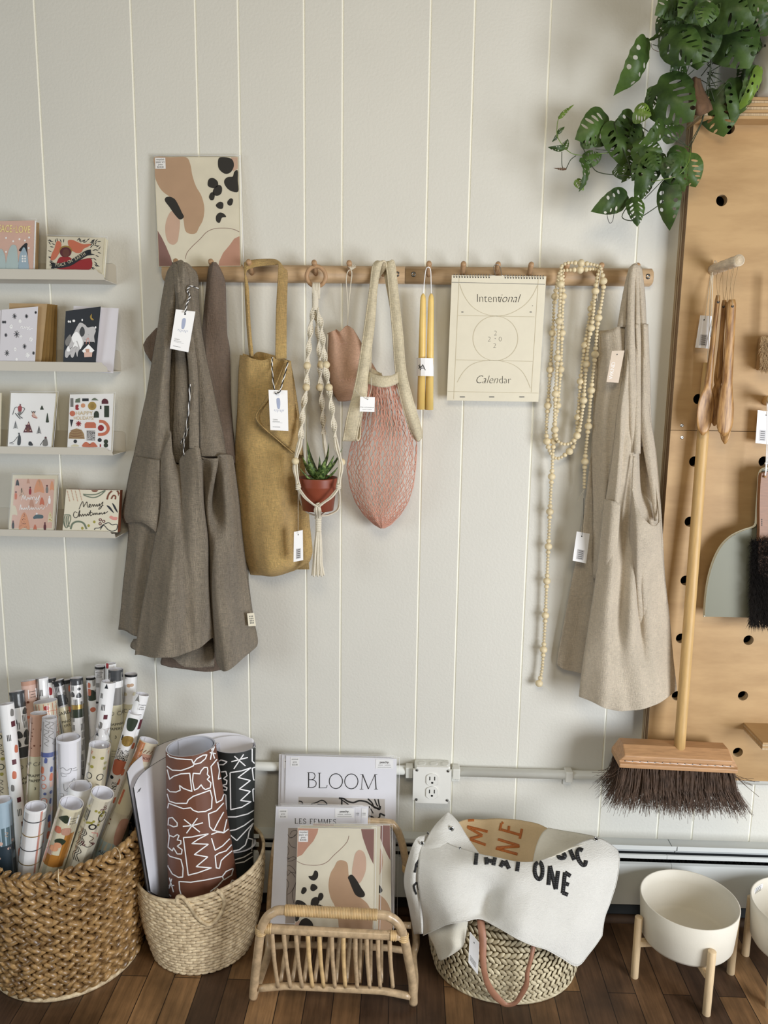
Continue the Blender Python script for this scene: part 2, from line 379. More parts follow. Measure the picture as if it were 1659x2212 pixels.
# dark worn strip floor, boards running towards the viewer
def floor_mat():
    m = bpy.data.materials.new('floor_boards'); m.use_nodes = True; nt = m.node_tree; N = nt.nodes; L = nt.links; b = N['Principled BSDF']
    tc = N.new('ShaderNodeTexCoord'); mp = N.new('ShaderNodeMapping'); L.new(tc.outputs['Object'], mp.inputs[0]); mp.inputs['Rotation'].default_value = (0, 0, PI/2); mp.inputs['Location'].default_value = (.13, .02, 0)
    br = N.new('ShaderNodeTexBrick'); L.new(mp.outputs[0], br.inputs['Vector']); br.inputs['Scale'].default_value = 1
    br.inputs['Brick Width'].default_value = .62; br.inputs['Row Height'].default_value = .062; br.inputs['Mortar Size'].default_value = .0011; br.inputs['Mortar Smooth'].default_value = .3; br.offset = .37; br.squash = 1
    br.inputs['Color1'].default_value = (0, 0, 0, 1); br.inputs['Color2'].default_value = (1, 1, 1, 1); br.inputs['Mortar'].default_value = (.5, .5, .5, 1)
    r = N.new('ShaderNodeValToRGB'); L.new(br.outputs['Color'], r.inputs[0]); e = r.color_ramp.elements
    e[0].color = rgb((74, 54, 40)); e[1].color = rgb((156, 120, 82)); x = e.new(.45); x.color = rgb((98, 72, 50)); x = e.new(.7); x.color = rgb((126, 94, 62))
    mg = N.new('ShaderNodeMapping'); L.new(tc.outputs['Object'], mg.inputs[0]); mg.inputs['Scale'].default_value = (60, 4, 1)
    n1 = N.new('ShaderNodeTexNoise'); n1.inputs['Scale'].default_value = 1.4; n1.inputs['Detail'].default_value = 8; n1.inputs['Roughness'].default_value = .7; L.new(mg.outputs[0], n1.inputs['Vector'])
    n2 = N.new('ShaderNodeTexNoise'); n2.inputs['Scale'].default_value = 9; n2.inputs['Detail'].default_value = 6; L.new(tc.outputs['Object'], n2.inputs['Vector'])
    def mul(c, fac, lo, hi):
        mr = N.new('ShaderNodeMapRange'); L.new(fac, mr.inputs[0]); mr.inputs[1].default_value = .3; mr.inputs[2].default_value = .7; mr.inputs[3].default_value = lo; mr.inputs[4].default_value = hi
        mx = N.new('ShaderNodeMix'); mx.data_type = 'RGBA'; mx.blend_type = 'MULTIPLY'; mx.inputs[0].default_value = 1; L.new(c, mx.inputs[6]); L.new(mr.outputs[0], mx.inputs[7]); return mx.outputs[2]
    c = mul(r.outputs[0], n1.outputs['Fac'], .55, 1.35); c = mul(c, n2.outputs['Fac'], .55, 1.3)
    mx = N.new('ShaderNodeMix'); mx.data_type = 'RGBA'; L.new(br.outputs['Fac'], mx.inputs[0]); L.new(c, mx.inputs[6]); mx.inputs[7].default_value = rgb((30, 20, 14)); L.new(mx.outputs[2], b.inputs['Base Color'])
    mr = N.new('ShaderNodeMapRange'); L.new(n2.outputs['Fac'], mr.inputs[0]); mr.inputs[3].default_value = .3; mr.inputs[4].default_value = .6; L.new(mr.outputs[0], b.inputs['Roughness'])
    bp = N.new('ShaderNodeBump'); bp.inputs['Strength'].default_value = .25; bp.inputs['Distance'].default_value = .002; bp.invert = True; L.new(br.outputs['Fac'], bp.inputs['Height']); L.new(bp.outputs[0], b.inputs['Normal'])
    MATS['floor_boards'] = m
floor_mat()

# ------------------------------------------------------------------ the setting
GX = [-3.0, -2.81, -2.6, -2.47, -2.28, -2.1, -1.98, -1.8, -1.62, -1.5, -1.32, -1.18, -.994, -.829, -.618, -.477, -.384, -.241, -.157, .032, .126, .288, .501, P(1420, 1789).x, P(1495.5, 1789).x, P(1620, 1789).x, 1.01, 1.17, 1.32, 1.5, 1.62, 1.8, 1.98, 2.1, 2.3, 2.5, 2.65, 2.85, 3.0]
mb = MB(); prev = -3.2
for g in GX+[None]:
    x1 = 3.2 if g is None else g-.0027
    mb.add([(prev, 0, 0), (x1, 0, 0), (x1, 0, 2.7), (prev, 0, 2.7)], [(0, 1, 2, 3)], 'wall_paint', False)
    if g is None: break
    a, b, y = g-.0027, g+.0027, .0022
    mb.add([(a, 0, 0), (g-.0008, y, 0), (g+.0016, y, 0), (b, 0, 0), (a, 0, 2.7), (g-.0008, y, 2.7), (g+.0016, y, 2.7), (b, 0, 2.7)], [(0, 1, 5, 4), (1, 2, 6, 5), (2, 3, 7, 6)], 'groove_paint', False)
    prev = b
mb.add([(-3.2, .03, 0), (3.2, .03, 0), (3.2, .03, 2.7), (-3.2, .03, 2.7)], [(3, 2, 1, 0)], 'wall_paint', False)
mb.build('wall_back', kind='structure')
mb = MB(); mb.box((-3.2, -3.4, -.03), (3.2, .03, 0), 'floor_boards'); mb.build('floor', kind='structure')
# low moulding at the foot of the wall, seen under the heater
mb = MB(); mb.box((-3.2, -.016, 0), (3.2, 0, .045), 'dark_metal'); mb.tube([(-3.2, -.018, .008), (3.2, -.018, .008)], .012, 'hyacinth_core', 8)
mb.build('baseboard_back', kind='structure')
# electric conduit along the wall
zc = P(1100, 1670, 1.6).z
mb = MB(); mb.tube([(P(548, 1654, 1.6).x-.75, -.016, zc), (P(893, 1667, 1.6).x, -.016, zc)], .0115, 'white_paint', 12)
mb.tube([(P(976, 1667, 1.6).x, -.016, zc), (2.6, -.016, zc)], .0115, 'white_paint', 12)
e = thing('electrical_conduit', (0, 0, zc), 'white painted metal conduit pipe running low along the panelled wall', 'conduit')
for o in [mb.build('pipe', e)]: pass
for px in (884, 985, 1228):
    x = P(px, 1667, 1.6).x; mb = MB()
    mb.box((x-.009, -.030, zc-.0145), (x+.009, -.002, zc+.0135), 'white_paint'); mb.box((x-.010, -.004, zc-.034), (x+.010, 0, zc), 'white_paint')
    s = mb.build('strap', e, bevel=.003); mb = MB(); mb.lathe((x, -.003, zc-.024), [(.0001, .003), (.003, .003), (.004, 0)], 'screw_metal', 12, (0, -1, 0)); mb.build('screw', s)
# outlet box
q = [P(893, 1656, 4.2), P(976, 1659, 4.2), P(972, 1736, 4.2), P(894, 1732, 4.2)]
x0, x1, zt, zb = q[0].x, q[1].x, q[0].z, q[2].z; y = -.042
e = thing('outlet_box', ((x0+x1)/2, 0, zb), 'white metal outlet box with two sockets on the wall conduit', 'outlet')
mb = MB(); mb.box((x0+.003, y+.006, zb+.003), (x1-.003, 0, zt-.001), 'white_paint'); mb.build('box', e, bevel=.004)
for k in range(3):
    mb = MB(); mb.lathe((x0+.021+k*.029, -.022, zt-.001), [(.011, 0), (.0105, .0012), (.006, .0008), (.0001, .0008)], 'white_paint', 16); mb.build('knockout', e)
mb = MB(); c = .008
mb.prism([(x0+c, y, zb), (x1-c, y, zb), (x1-c*.9, y, zb+c*.9), (x1, y, zb+c), (x1, y, zt-c), (x1-c*.9, y, zt-c*.9), (x1-c, y, zt), (x0+c, y, zt), (x0+c*.9, y, zt-c*.9), (x0, y, zt-c), (x0, y, zb+c), (x0+c*.9, y, zb+c*.9)], .006, 'outlet'); mb.build('cover', e, bevel=.002)
cx = x0+(x1-x0)*.5
for cz in (zt-(zt-zb)*.34, zt-(zt-zb)*.70):
    mb = MB(); pts = [(cx+max(-.0145, min(.0145, a)), y-.0025, cz+b) for a, b in circ(0, 0, .0175, .0165, 24)]
    mb.prism(pts, .003, 'outlet'); r = mb.build('receptacle', e, bevel=.0008); mb = MB()
    for dx in (-.0062, .0058): mb.box((cx+dx-.0011, y-.003, cz-.001), (cx+dx+.0011, y-.0022, cz+.0085), 'black')
    mb.prism([(cx+a, y-.003, cz-.0075+b) for a, b in circ(0, 0, .0028, .0026, 10)], .0008, 'black'); mb.build('slot', r)
for dx, dz in ((.009, -.009), (x1-x0-.009, -.009), (x1-x0-.009, -(zt-zb)+.009), (.009, -(zt-zb)+.009)):
    mb = MB(); mb.lathe((x0+dx, y, zt+dz), [(.0035, 0), (.003, .0018), (.0001, .0018)], 'screw_metal', 12, (0, -1, 0)); mb.build('screw', e)
# baseboard heater: top hood, damper rail, front panel
zt = P(1400, 1811.5).z; Y = -.066
def HZ(py): return P(1400, py, 6.6).z
zh0, zh1, zr1, zr0, zf1, zf0 = HZ(1827), HZ(1836), HZ(1847), HZ(1855), HZ(1868), max(.028, HZ(1955))
e = thing('baseboard_heater', (0, -.03, zf0), 'long white baseboard heater with dark slots at the foot of the wall', 'heater')
xj = P(1463, 1830, 6.6).x; xr = P(1441, 1850, 6.6).x; xf = P(1451, 1870, 6.6).x
def strip(name, a, b, prof, m):
    mb = MB(); n = len(prof); vs = [(a, py, pz) for py, pz in prof]+[(b, py, pz) for py, pz in prof]
    mb.add(vs, [(i, (i+1) % n, (i+1) % n+n, i+n) for i in range(n)]+[tuple(range(n))[::-1], tuple(range(n, 2*n))], m, False); return mb.build(name, e)
for a, b in ((-3.0, xj-.001), (xj+.001, 3.0)): strip('hood', a, b, [(0, zt), (-.05, zt-.001), (Y, zh0), (Y, zh1), (Y+.002, zh1), (Y+.002, zh0-.002), (-.05, zt-.004), (0, zt-.004)], 'heater_paint')
for a, b in ((-3.0, xr-.0004), (xr+.0004, 3.0)): strip('damper', a, b, [(Y, zr0), (Y, zr1), (Y+.004, zr1+.0005), (Y+.004, zr1-.001), (Y+.002, zr1-.002), (Y+.002, zr0)], 'heater_paint')
for a, b in ((-3.0, xf-.0004), (xf+.0004, 3.0)): strip('front_panel', a, b, [(Y, zf0), (Y, zf1), (Y+.008, zf1+.002), (Y+.008, zf1), (Y+.002, zf1-.002), (Y+.002, zf0)], 'heater_paint')
strip('back_plate', -3.0, 3.0, [(-.001, zf0), (-.001, zt-.005), (-.005, zt-.005), (-.005, zf0)], 'dark_metal')
mb = MB()
for i in range(300): x = -3+i*.02; mb.box((x, -.055, zf0+.03), (x+.0012, -.012, zf1-.012), 'dark_metal')
mb.tube([(-3.0, -.034, (zf0+zf1)/2), (3.0, -.034, (zf0+zf1)/2)], .011, 'dark_metal', 8); mb.build('heating_element', e)

# ------------------------------------------------------------------ peg rails, in two lengths
zr = P(1300, 597, 2.5).z; xa, xm, xb = P(347, 590, 3).x, P(875, 595, 3).x, P(1414, 597, 3).x
rh = .0190; RY = -.030
def rail(a, b, pegs, screws, lab, ends):
    e = thing('peg_rail', ((a+b)/2, 0, zr), lab, 'peg rail', 'beech peg rails on the wall')
    mb = MB(); prof = [(0, -rh+.003), (0, rh-.003), (-.006, rh), (RY+.010, rh-.001), (RY+.002, rh-.007), (RY, 0), (RY+.002, -rh+.007), (RY+.010, -rh+.001), (-.006, -rh)]
    xs = [(a, .8), (a+.004, 1), (b-.004, 1), (b, .8)] if ends == 2 else ([(a, .8), (a+.004, 1), (b, 1)] if ends == 0 else [(a, 1), (b-.004, 1), (b, .8)])
    n = len(prof); vs = [(x, -.0005+py*s, zr+pz*s) for x, s in xs for py, pz in prof]; k = len(xs)
    mb.add(vs, [(i*n+j, i*n+(j+1) % n, (i+1)*n+(j+1) % n, (i+1)*n+j) for i in range(k-1) for j in range(n)]+[tuple(range(n))[::-1], tuple(range((k-1)*n, k*n))], 'rail_wood'); mb.build('rail', e)
    for px in pegs:
        x = P(px, 590, 5).x; mb = MB()
        A = V((x, RY+.004, zr-.002)); B = V((x, RY-.036, zr+.021)); d = (B-A)
        mb.tube([A, A+d*.3, A+d*.6, A+d*.9, A+d*.98, B], [.0055, .0052, .0056, .0062, .0052, .002], 'peg_wood', 12); mb.build('peg', e)
    for px in screws:
        x = P(px, 594, 3).x; mb = MB(); mb.lathe((x, RY-.0002, zr), [(.0048, 0), (.0044, .0008), (.003, .0008), (.0022, 0), (.0001, 0)], 'screw_metal', 16, (0, -1, 0)); mb.lathe((x, RY-.0001, zr), [(.0058, 0), (.0001, .0001)], 'black', 16, (0, -1, 0)); mb.build('screw', e)
PEGPX = [384, 459, 540, 680, 755, 827, 926, 1000, 1074, 1145, 1222, 1296, 1373]
rail(xa, xm-.0004, PEGPX[:6], [858], 'left length of wooden peg rail, holding the aprons, mustard bag and net bag', 0)
rail(xm+.0004, xb, PEGPX[6:], [893, 1400], 'right length of wooden peg rail, holding candles, calendar and wooden beads', 1)
# ------------------------------------------------------------------ abstract shapes print (used for the hung print and the ones in the rack)
def art(mb, mp, upto=1.):
    "shapes in a 0..100 by 0..130 field"
    h = .0003
    B = lambda pts, m, k=0: mb.blob(mp, pts, m, h+k*.0002)
    mb.rect(mp, .4, .4, 99.6, 129.6, 'art_cream', .00015, 2)
    def cut(pts): return [(min(99.6, max(.4, a)), min(129.6, max(.4, b))) for a, b in pts]
    B(cut([(.4, .4), (20, .4), (38, .4), (43, 9), (45, 22), (49, 35), (55, 46), (58, 60), (56, 74), (51, 83), (47, 90), (40, 91), (34, 87), (32, 72), (27, 58), (18, 48), (7, 39), (.4, 25), (.4, 12)]), 'art_tan')
    B([(18, 64), (26, 69), (28, 78), (26, 92), (24, 100), (19, 104), (13, 101), (10, 91), (11, 77)], 'art_peach', 1)
    B([(12, 48), (17, 47), (23, 50), (27, 57), (31, 66), (33, 71), (28, 74), (22, 68), (16, 59), (11, 52)], 'art_black', 2)
    mb.line(mp, [(33, 121), (35, 114), (42, 106), (52, 97), (60, 89), (70, 85), (84, 84.5), (93, 86), (99.4, 89)], .55, 'art_mauve', .0006)
    mb.blob(mp, [(.5, 87), (5, 95), (10, 106), (15, 119), (17.5, 129.3), (9, 129.4), (.5, 129.4), (.5, 108)], 'art_mauve', h, sm=False)
    mb.blob(mp, [(99.5, 94), (93, 97), (87, 105), (79, 114), (74, 124), (73, 129.4), (86, 129.4), (99.5, 129.4), (99.5, 112)], 'art_rose', h, sm=False)
    mb.blob(mp, [(92, .5), (99.5, .5), (99.5, 14), (94, 17), (91, 9)], 'art_peach', h, sm=False)
    for pts in ([(78, 1), (86, 0.6), (93, 3), (95, 10), (92, 17), (87, 20), (82, 19), (77, 14), (76, 7)], [(99.3, 16), (95, 18), (94, 23), (87, 24), (83, 28), (84, 34), (90, 40), (99.3, 41), (99.3, 28)],
                [(65, 26), (70, 25), (75, 29), (75, 35), (70, 37), (64, 35), (63, 31)], [(76, 33), (80, 36), (79, 43), (74, 46), (69, 44), (70, 38)], [(67, 42), (71, 43), (70, 50), (66, 51), (64, 47)],
                [(77, 53), (81, 55), (80, 61), (75, 61), (72, 57)], [(90, 49), (93, 51), (91, 57), (87, 57), (86, 53)], [(76, 66), (81, 67), (84, 71), (79, 72), (76, 78), (72, 76), (72, 70)]): B(cut(pts), 'art_black', 2)
def sticker(mb, mp, x, y, w, hh, lines, h=.0012, size=None):
    mb.rect(mp, x, y, x+w, y+hh, 'white', h, 1); n = len(lines)
    for i, t in enumerate(lines): mb.text(mp, t, x+w/2, y+hh*(i+.95)/(n+.35), size or hh/(n+.6), 'ink', h+.0002)
c = [P(333, 339, .9), P(514, 339, .9), P(520, 575, 3.1), P(343, 576, 3.1)]
e = thing('art_print', c[3].lerp(c[2], .5), 'abstract print with tan and black shapes hung above the grey apron', 'art print', 'recycled paper art prints')
mb = MB(); mb.slab(c, .004, 'cream', 'cream'); mp = quad(c, 100, 130); art(mb, mp); mb.build('print', e)
mb = MB(); sticker(mb, mp, 1, 1.2, 12.5, 13, ['recycled', 'paper art', 'print', '$24.00']); mb.build('price_sticker', e)
mb = MB(); q = quad(c, 1, 1); s = [q(-.012, -.008, .002), q(1.035, -.008, .002), q(1.035, 1.006, .002), q(-.012, 1.006, .002)]; mb.add(s, [(0, 3, 2, 1)], 'sleeve', False); mb.tube([s[0], s[1], s[2]], .0008, 'white', 5); mb.build('plastic_sleeve', e)

# ------------------------------------------------------------------ shared bits
def hangtag(parent, c, string, lines, holef=(.5, .1), name='price_tag', art=None, m='white', sm='cotton_cord', sr=.0006, label=None, rot=False):
    mb = MB(); mb.slab(c, .0008, m); mp = quad(c, 10, 20)
    mb.blob(mp, circ(holef[0]*10, holef[1]*20, .45, n=8), 'black', .0003)
    if art: art(mb, mp)
    o = mb.build(name, parent)
    if label: o['label'] = label
    if string:
        mb = MB()
        for s in string: mb.tube(crs(s, 5), sr, sm, 5)
        mb.build('tag_string', o)
    return o
def figure_tag(mb, mp):
    mb.blob(mp, [(4.2, 4.2), (5.6, 4), (6, 6), (5.6, 9), (4.4, 9), (4, 6)], 'paleblue', .0003)
    for i in range(7): mb.line(mp, [(2.6+i*.8, 10.4+(i % 3)*.3), (3.0+i*.8, 9.6)], .18, 'paleblue', .0004, sm=False)
    mb.text(mp, 'Linen', 3, 15, 1.2, 'ink_soft', .0004, off=-.01); mb.line(mp, [(1.4, 15.6), (5.4, 15.6)], .12, 'ink_soft', .0004, sm=False)
    mb.line(mp, [(1.4, 16.2), (6.8, 16.2)], .07, 'ink_soft', .0004, sm=False); mb.line(mp, [(1.4, 18.3), (5.5, 18.3)], .16, 'ink_soft', .0004, sm=False)
def price_tag(mb, mp):
    mb.rect(mp, 2.4, 11.6, 7.6, 18.4, 'lightgrey', .0003, 1)
    for i in range(5): mb.line(mp, [(3.3, 12.5+i*1.25), (6.7, 12.5+i*1.25)], .45, 'ink_soft', .0005, sm=False)
def twist(mb, path, r, m1, m2):
    "two coloured twisted cord"
    p = crs(path, 14); q = [[], []]
    for i, c in enumerate(p):
        for k in (0, 1): a = i*.75+k*PI; q[k].append(c+V((math.cos(a), math.sin(a), 0))*r)
    mb.tube(q[0], r*.95, m1, 5); mb.tube(q[1], r*.95, m2, 5)

# ------------------------------------------------------------------ brown apron behind
T = .0022
e = thing('linen_apron', (P(480, 1440).x, -.06, P(480, 1440, 6).z), 'brown linen apron hanging behind the grey one, from the second peg', 'apron')
mb = MB()
G = net([(1000, [400, 440, 470, 505, 512], [3, 4.5, 4.5, 4, 2]), (880, [395, 430, 455, 490, 500], [3, 5, 5, 4, 2]), (760, [425, 440, 448, 470, 497], [3, 4.5, 5.2, 4.6, 2.6]), (720, [435, 441, 448, 470, 491], [3.5, 4.6, 5.4, 5.2, 3.4]),
         (660, [441, 444, 450, 466, 489], [4, 5, 6, 6, 4]), (610, [446, 448, 454, 466, 487], [4.4, 5.4, 6.6, 6.6, 4.4]), (580, [450, 452, 459, 467, 476], [5, 6, 7.6, 7, 5]), (566, [455, 457, 460, 464, 467], [5.4, 6, 7, 6.4, 5.6])])
mb.grid(crinkle(G, .0025, 1, 1, 3), 'linen_taupe'); mb.build('bib', e, solid=T, off=1)
mb = MB(); mb.grid(net([(735, [440, 446, 452], [4, 4.4, 5]), (660, [445, 449, 454], [4.4, 4.6, 5]), (600, [449, 452, 457], [4.6, 4.8, 5.4]), (568, [455, 458, 460], [5, 5.4, 6])]), 'linen_taupe'); mb.build('strap', e, solid=T, off=1)
mb = MB(); mb.grid(crinkle(net([(1000, [405, 440, 480, 515], [2, 3, 3, 2]), (1150, [405, 440, 480, 520], [2, 3, 3, 2]), (1300, [405, 440, 490, 530], [2, 4, 4, 2]), ([1420, 1428, 1428, 1380], [350, 400, 480, 535], [2.4, 3, 4, 3]), ([1434, 1445, 1447, 1390], [356, 396, 475, 535], [2.4, 3, 4, 3])]), .002, 1, 1, 5), 'linen_taupe'); mb.build('skirt', e, solid=T, off=1)
mb = MB(); mb.grid(net([(708, [348, 338], [2, 2.4]), ([735, 745], [346, 309], [2, 3]), ([800, 782], [340, 327], [2, 3])], 3, 3), 'linen_taupe'); mb.build('waist_tie', e, solid=T)

# ------------------------------------------------------------------ grey apron in front
e = thing('linen_apron', (P(400, 1440).x, -.08, P(400, 1440, 8).z), 'long grey linen apron with a white swing tag, hanging from the first peg', 'apron')
mb = MB()   # side panel and bib, left
G = net([([568, 566, 570, 578], [378, 388, 398, 402], [6.6, 7.6, 8.0, 7.5]), (590, [362, 372, 384, 392], [5.6, 7.2, 8.8, 8.4]), (640, [352, 362, 372, 380], [4.6, 6.8, 8.8, 8.0]), (700, [344, 352, 362, 373], [3.6, 6.4, 8.2, 7.2]), (780, [330, 343, 356, 367], [3.2, 6, 8, 6.4]),
         (860, [316, 332, 350, 365], [3, 6.4, 8.2, 6.4]), (930, [301, 322, 344, 367], [2.6, 6.6, 8.4, 8]), (985, [290, 316, 344, 374], [2.6, 6.8, 8.6, 10]), (1060, [274, 310, 342, 380], [2.6, 7.4, 8.8, 10.6]), (1110, [266, 304, 340, 380], [2.6, 8.0, 8.8, 10]),
         (1140, [279, 304, 334, 372], [3, 7, 7.8, 8]), (1200, [274, 300, 330, 366], [3, 6.6, 7.2, 7]), (1300, [263, 294, 326, 360], [3, 6.6, 7, 6]), ([1360, 1372, 1385, 1390], [256, 294, 325, 360], [3, 6.6, 6.4, 6])], 5, 6)
mb.grid(crinkle(pleat(G, .006, 1.3, .5), .004, 1, .6, 11), 'linen_grey'); mb.build('side_panel', e, solid=T, off=1)
mb = MB()   # cloth seen inside the opening
mb.grid(crinkle(net([(600, [392, 402, 412], [5, 5, 5]), (760, [362, 385, 408], [4, 4.6, 4.4]), (880, [358, 388, 418], [3.5, 4.2, 4]), (980, [358, 388, 440], [3.5, 4.2, 4.4]), (1060, [360, 400, 450], [3.5, 4.2, 4.4])]), .003, 1, 1, 2), 'linen_grey'); mb.build('back_panel', e, solid=T, off=1)
mb = MB()   # waist opening and wide front skirt
G = net([([930, 985, 1003, 1004, 988, 968, 966, 986, 990, 983, 981, 985], [370, 374, 380, 388, 393, 412, 428, 434, 468, 470, 486, 502], [9.0, 9.6, 8.6, 8, 9.6, 12.2, 13, 11.5, 11.8, 10.6, 10.2, 5]),
         ([1012, 1020, 1026, 1028, 1024, 1012, 1004, 1006, 1012, 1010, 1008, 1010], [343, 362, 380, 390, 404, 420, 432, 438, 466, 466, 488, 506], [8.8, 11, 10.4, 9.4, 11.4, 13.6, 13.8, 9.6, 12, 9.0, 9.8, 4.5]),
         (1085, [344, 364, 382, 392, 406, 424, 436, 440, 452, 461, 492, 516], [8.6, 12, 12.2, 11.2, 12.4, 14, 13.8, 7.6, 10, 6, 10.4, 4.5]),
         (1165, [336, 358, 378, 392, 406, 426, 444, 449, 455, 470, 500, 523], [8.6, 12.2, 13.2, 12.4, 12.6, 13.6, 13.6, 6.4, 9.6, 11.6, 10.2, 4.5]),
         (1250, [320, 345, 368, 388, 406, 428, 446, 451, 457, 476, 508, 534], [9, 12.2, 14, 13.4, 12.6, 13.4, 12.6, 5.4, 9.8, 12.6, 10, 4.5]),
         (1335, [303, 334, 360, 384, 406, 430, 452, 457, 462, 486, 518, 546], [9.4, 12.4, 14.6, 14, 12.8, 13.2, 11.6, 5.4, 10.2, 13.2, 10.2, 5]),
         ([1398, 1402, 1400, 1398, 1394, 1385, 1372, 1400, 1424, 1428, 1404, 1380], [294, 326, 352, 380, 408, 434, 458, 463, 468, 494, 524, 555], [9.8, 12.6, 14.6, 14.2, 13, 12.4, 9.8, 5.4, 9.8, 12.8, 10.4, 6]),
         ([1414, 1418, 1419, 1417, 1408, 1396, 1379, 1414, 1444, 1445, 1422, 1396], [292, 324, 350, 378, 408, 434, 460, 466, 474, 494, 524, 553], [9.8, 12.6, 14.6, 14.2, 13, 12.2, 9.4, 5.6, 9.6, 12.6, 10.4, 6])], 5, 7)
mb.grid(crinkle(pleat(G, .0075, 3.2, 1.1), .0045, 1.2, .5, 21), 'linen_grey'); mb.build('skirt', e, solid=T, off=1)
mb = MB(); mb.grid(crinkle(net([(1380, [290, 330, 380, 430, 460], [4, 6, 6, 6, 5]), ([1400, 1408, 1415, 1400, 1395], [286, 330, 380, 430, 462], [4, 6, 7, 7, 5]), ([1412, 1418, 1424, 1440, 1440], [350, 362, 376, 400, 462], [4, 7, 8, 8, 5])]), .003, 1, 1, 4), 'linen_grey'); mb.build('hem', e, solid=T, off=1)
mb = MB(); mb.grid(crinkle(net([([985, 990, 994], [290, 318, 345], [3.4, 7.8, 9.4]), (1015, [283, 314, 345], [3.4, 8.2, 9.8]), (1075, [271, 308, 345], [3.2, 8.8, 10.0]), (1112, [265, 304, 342], [3.4, 9.2, 10.0]), ([1130, 1128, 1150], [270, 308, 338], [3.2, 8.4, 9.2])]), .003, 1, 1, 6), 'linen_grey')
p = mb.build('pocket', e, solid=T, off=1)
def ribbon(name, rows, par, m, nv=6, am=.001, seed=1):
    mb = MB(); mb.grid(crinkle(net(rows, 4, nv), am, 1, 1, seed), m); return mb.build(name, par, solid=T*.9)
ribbon('strap', [([566, 562, 572], [380, 392, 400], [7, 8.4, 8]), ([584, 580, 600], [386, 398, 408], [9.8, 10.6, 9.4]), (640, [384, 396, 410], [10, 10.6, 9.6]), (720, [398, 408, 417], [9.8, 10.2, 9.8]), (800, [408, 418, 427], [10, 10.6, 10]), (880, [409, 419, 429], [11, 11.4, 11]), (968, [409, 419, 430], [12.4, 12.8, 12.6])], e, 'linen_grey')
ribbon('strap', [([566, 568, 580], [390, 404, 416], [7.4, 8, 7]), (600, [404, 416, 428], [8.8, 8.6, 6.4]), (680, [412, 422, 431], [9, 8.6, 6.4]), (760, [420, 432, 443], [8.2, 8.4, 6]), (850, [428, 446, 463], [8.4, 8.8, 6]), (920, [430, 455, 478], [9, 9.6, 6]), (986, [432, 462, 489], [10.4, 10.6, 7.6])], e, 'linen_grey', am=.003, seed=9)
ribbon('strap', [([566, 572, 590], [372, 384, 396], [6.4, 8.8, 8.6]), (615, [377, 386, 394], [9.2, 10.8, 9.6]), (650, [380, 388, 404], [8.4, 9.4, 9]), (690, [377, 390, 404], [7.8, 8.8, 8.8])], e, 'linen_grey')
ribbon('strap', [(690, [373, 382, 390], [6, 6.2, 6]), (800, [378, 392, 404], [5.4, 5.8, 5.4]), (900, [374, 390, 408], [5, 5.6, 5.2]), (1000, [372, 392, 412], [4.6, 5.2, 4.8])], e, 'linen_grey', am=.002)
mb = MB(); s = [P(534, 1325, 9.6), P(549, 1324, 7.4), P(553, 1352, 7.4), P(537, 1353, 9.6)]; mb.slab(s, .0008, 'cream_light'); mp = quad(s, 10, 18)
for i in range(3):
    for j in range(4): mb.rect(mp, 2.4+i*2, 3.5+j*3, 3.5+i*2, 5.4+j*3, 'ink_soft', .0004, 1)
mb.build('fabric_label', e)
t = hangtag(e, [P(380, 668, 12), P(422, 673, 11), P(407, 761, 11.4), P(367, 753, 12.4)], None, None, (.5, .09), 'swing_tag', figure_tag)
mb = MB(); twist(mb, [P(400, 676, 12.2), P(404, 655, 11.2), P(410, 640, 10.8), P(405, 628, 10.8), P(412, 618, 10.6), P(430, 624, 9)], .0011, 'white', 'ink'); mb.build('twisted_cord', t); mb = MB(); twist(mb, [P(410, 830, 11.6), P(408, 880, 11.6), P(400, 935, 10.4), P(391, 958, 9.6)], .0011, 'white', 'ink'); mb.build('twisted_cord', t); mb = MB(); twist(mb, [P(409, 920, 11.4), P(398, 955, 11), P(397, 985, 11)], .001, 'white', 'ink'); mb.build('twisted_cord', t)

# ------------------------------------------------------------------ mustard bag
e = thing('tote_bag', (P(590, 1240).x, -.06, P(590, 1240, 6).z), 'mustard yellow linen tote bag hanging between the aprons and the macrame hanger', 'bag')
mb = MB()
G = net([([767, 770, 775, 778, 772, 778], [520, 535, 548, 570, 592, 620], [4, 6.4, 7, 7.4, 7.6, 6]), (800, [517, 534, 552, 574, 596, 630], [4, 6.8, 7.2, 7.6, 7.8, 5]), (880, [514, 532, 556, 582, 606, 643], [3.4, 6.6, 7.6, 8, 8, 4.6]),
         (960, [510, 532, 560, 590, 618, 652], [3, 6.4, 8, 8.4, 7.6, 4]), (1050, [510, 534, 564, 594, 622, 662], [2.8, 6.6, 8.6, 8.8, 6.6, 3.4]), (1130, [516, 540, 570, 598, 626, 668], [2.8, 6.6, 8.8, 9.2, 6.4, 3.4]),
         ([1195, 1198, 1200, 1200, 1190, 1185], [528, 550, 578, 604, 630, 674], [2.8, 6.4, 8.8, 9.4, 7, 3.4]), ([1228, 1232, 1233, 1228, 1215, 1200], [538, 558, 584, 612, 640, 672], [2.8, 6, 8, 8.6, 6.6, 3.4]), ([1240, 1242, 1243, 1238, 1226, 1212], [541, 560, 586, 616, 644, 668], [2, 2.6, 3, 3, 3, 2.6])], 6, 7)
mb.grid(crinkle(pleat(G, .004, 1.6, 2.), .004, 1, .8, 31), 'linen_mustard'); mb.build('bag_body', e, solid=T, off=1)
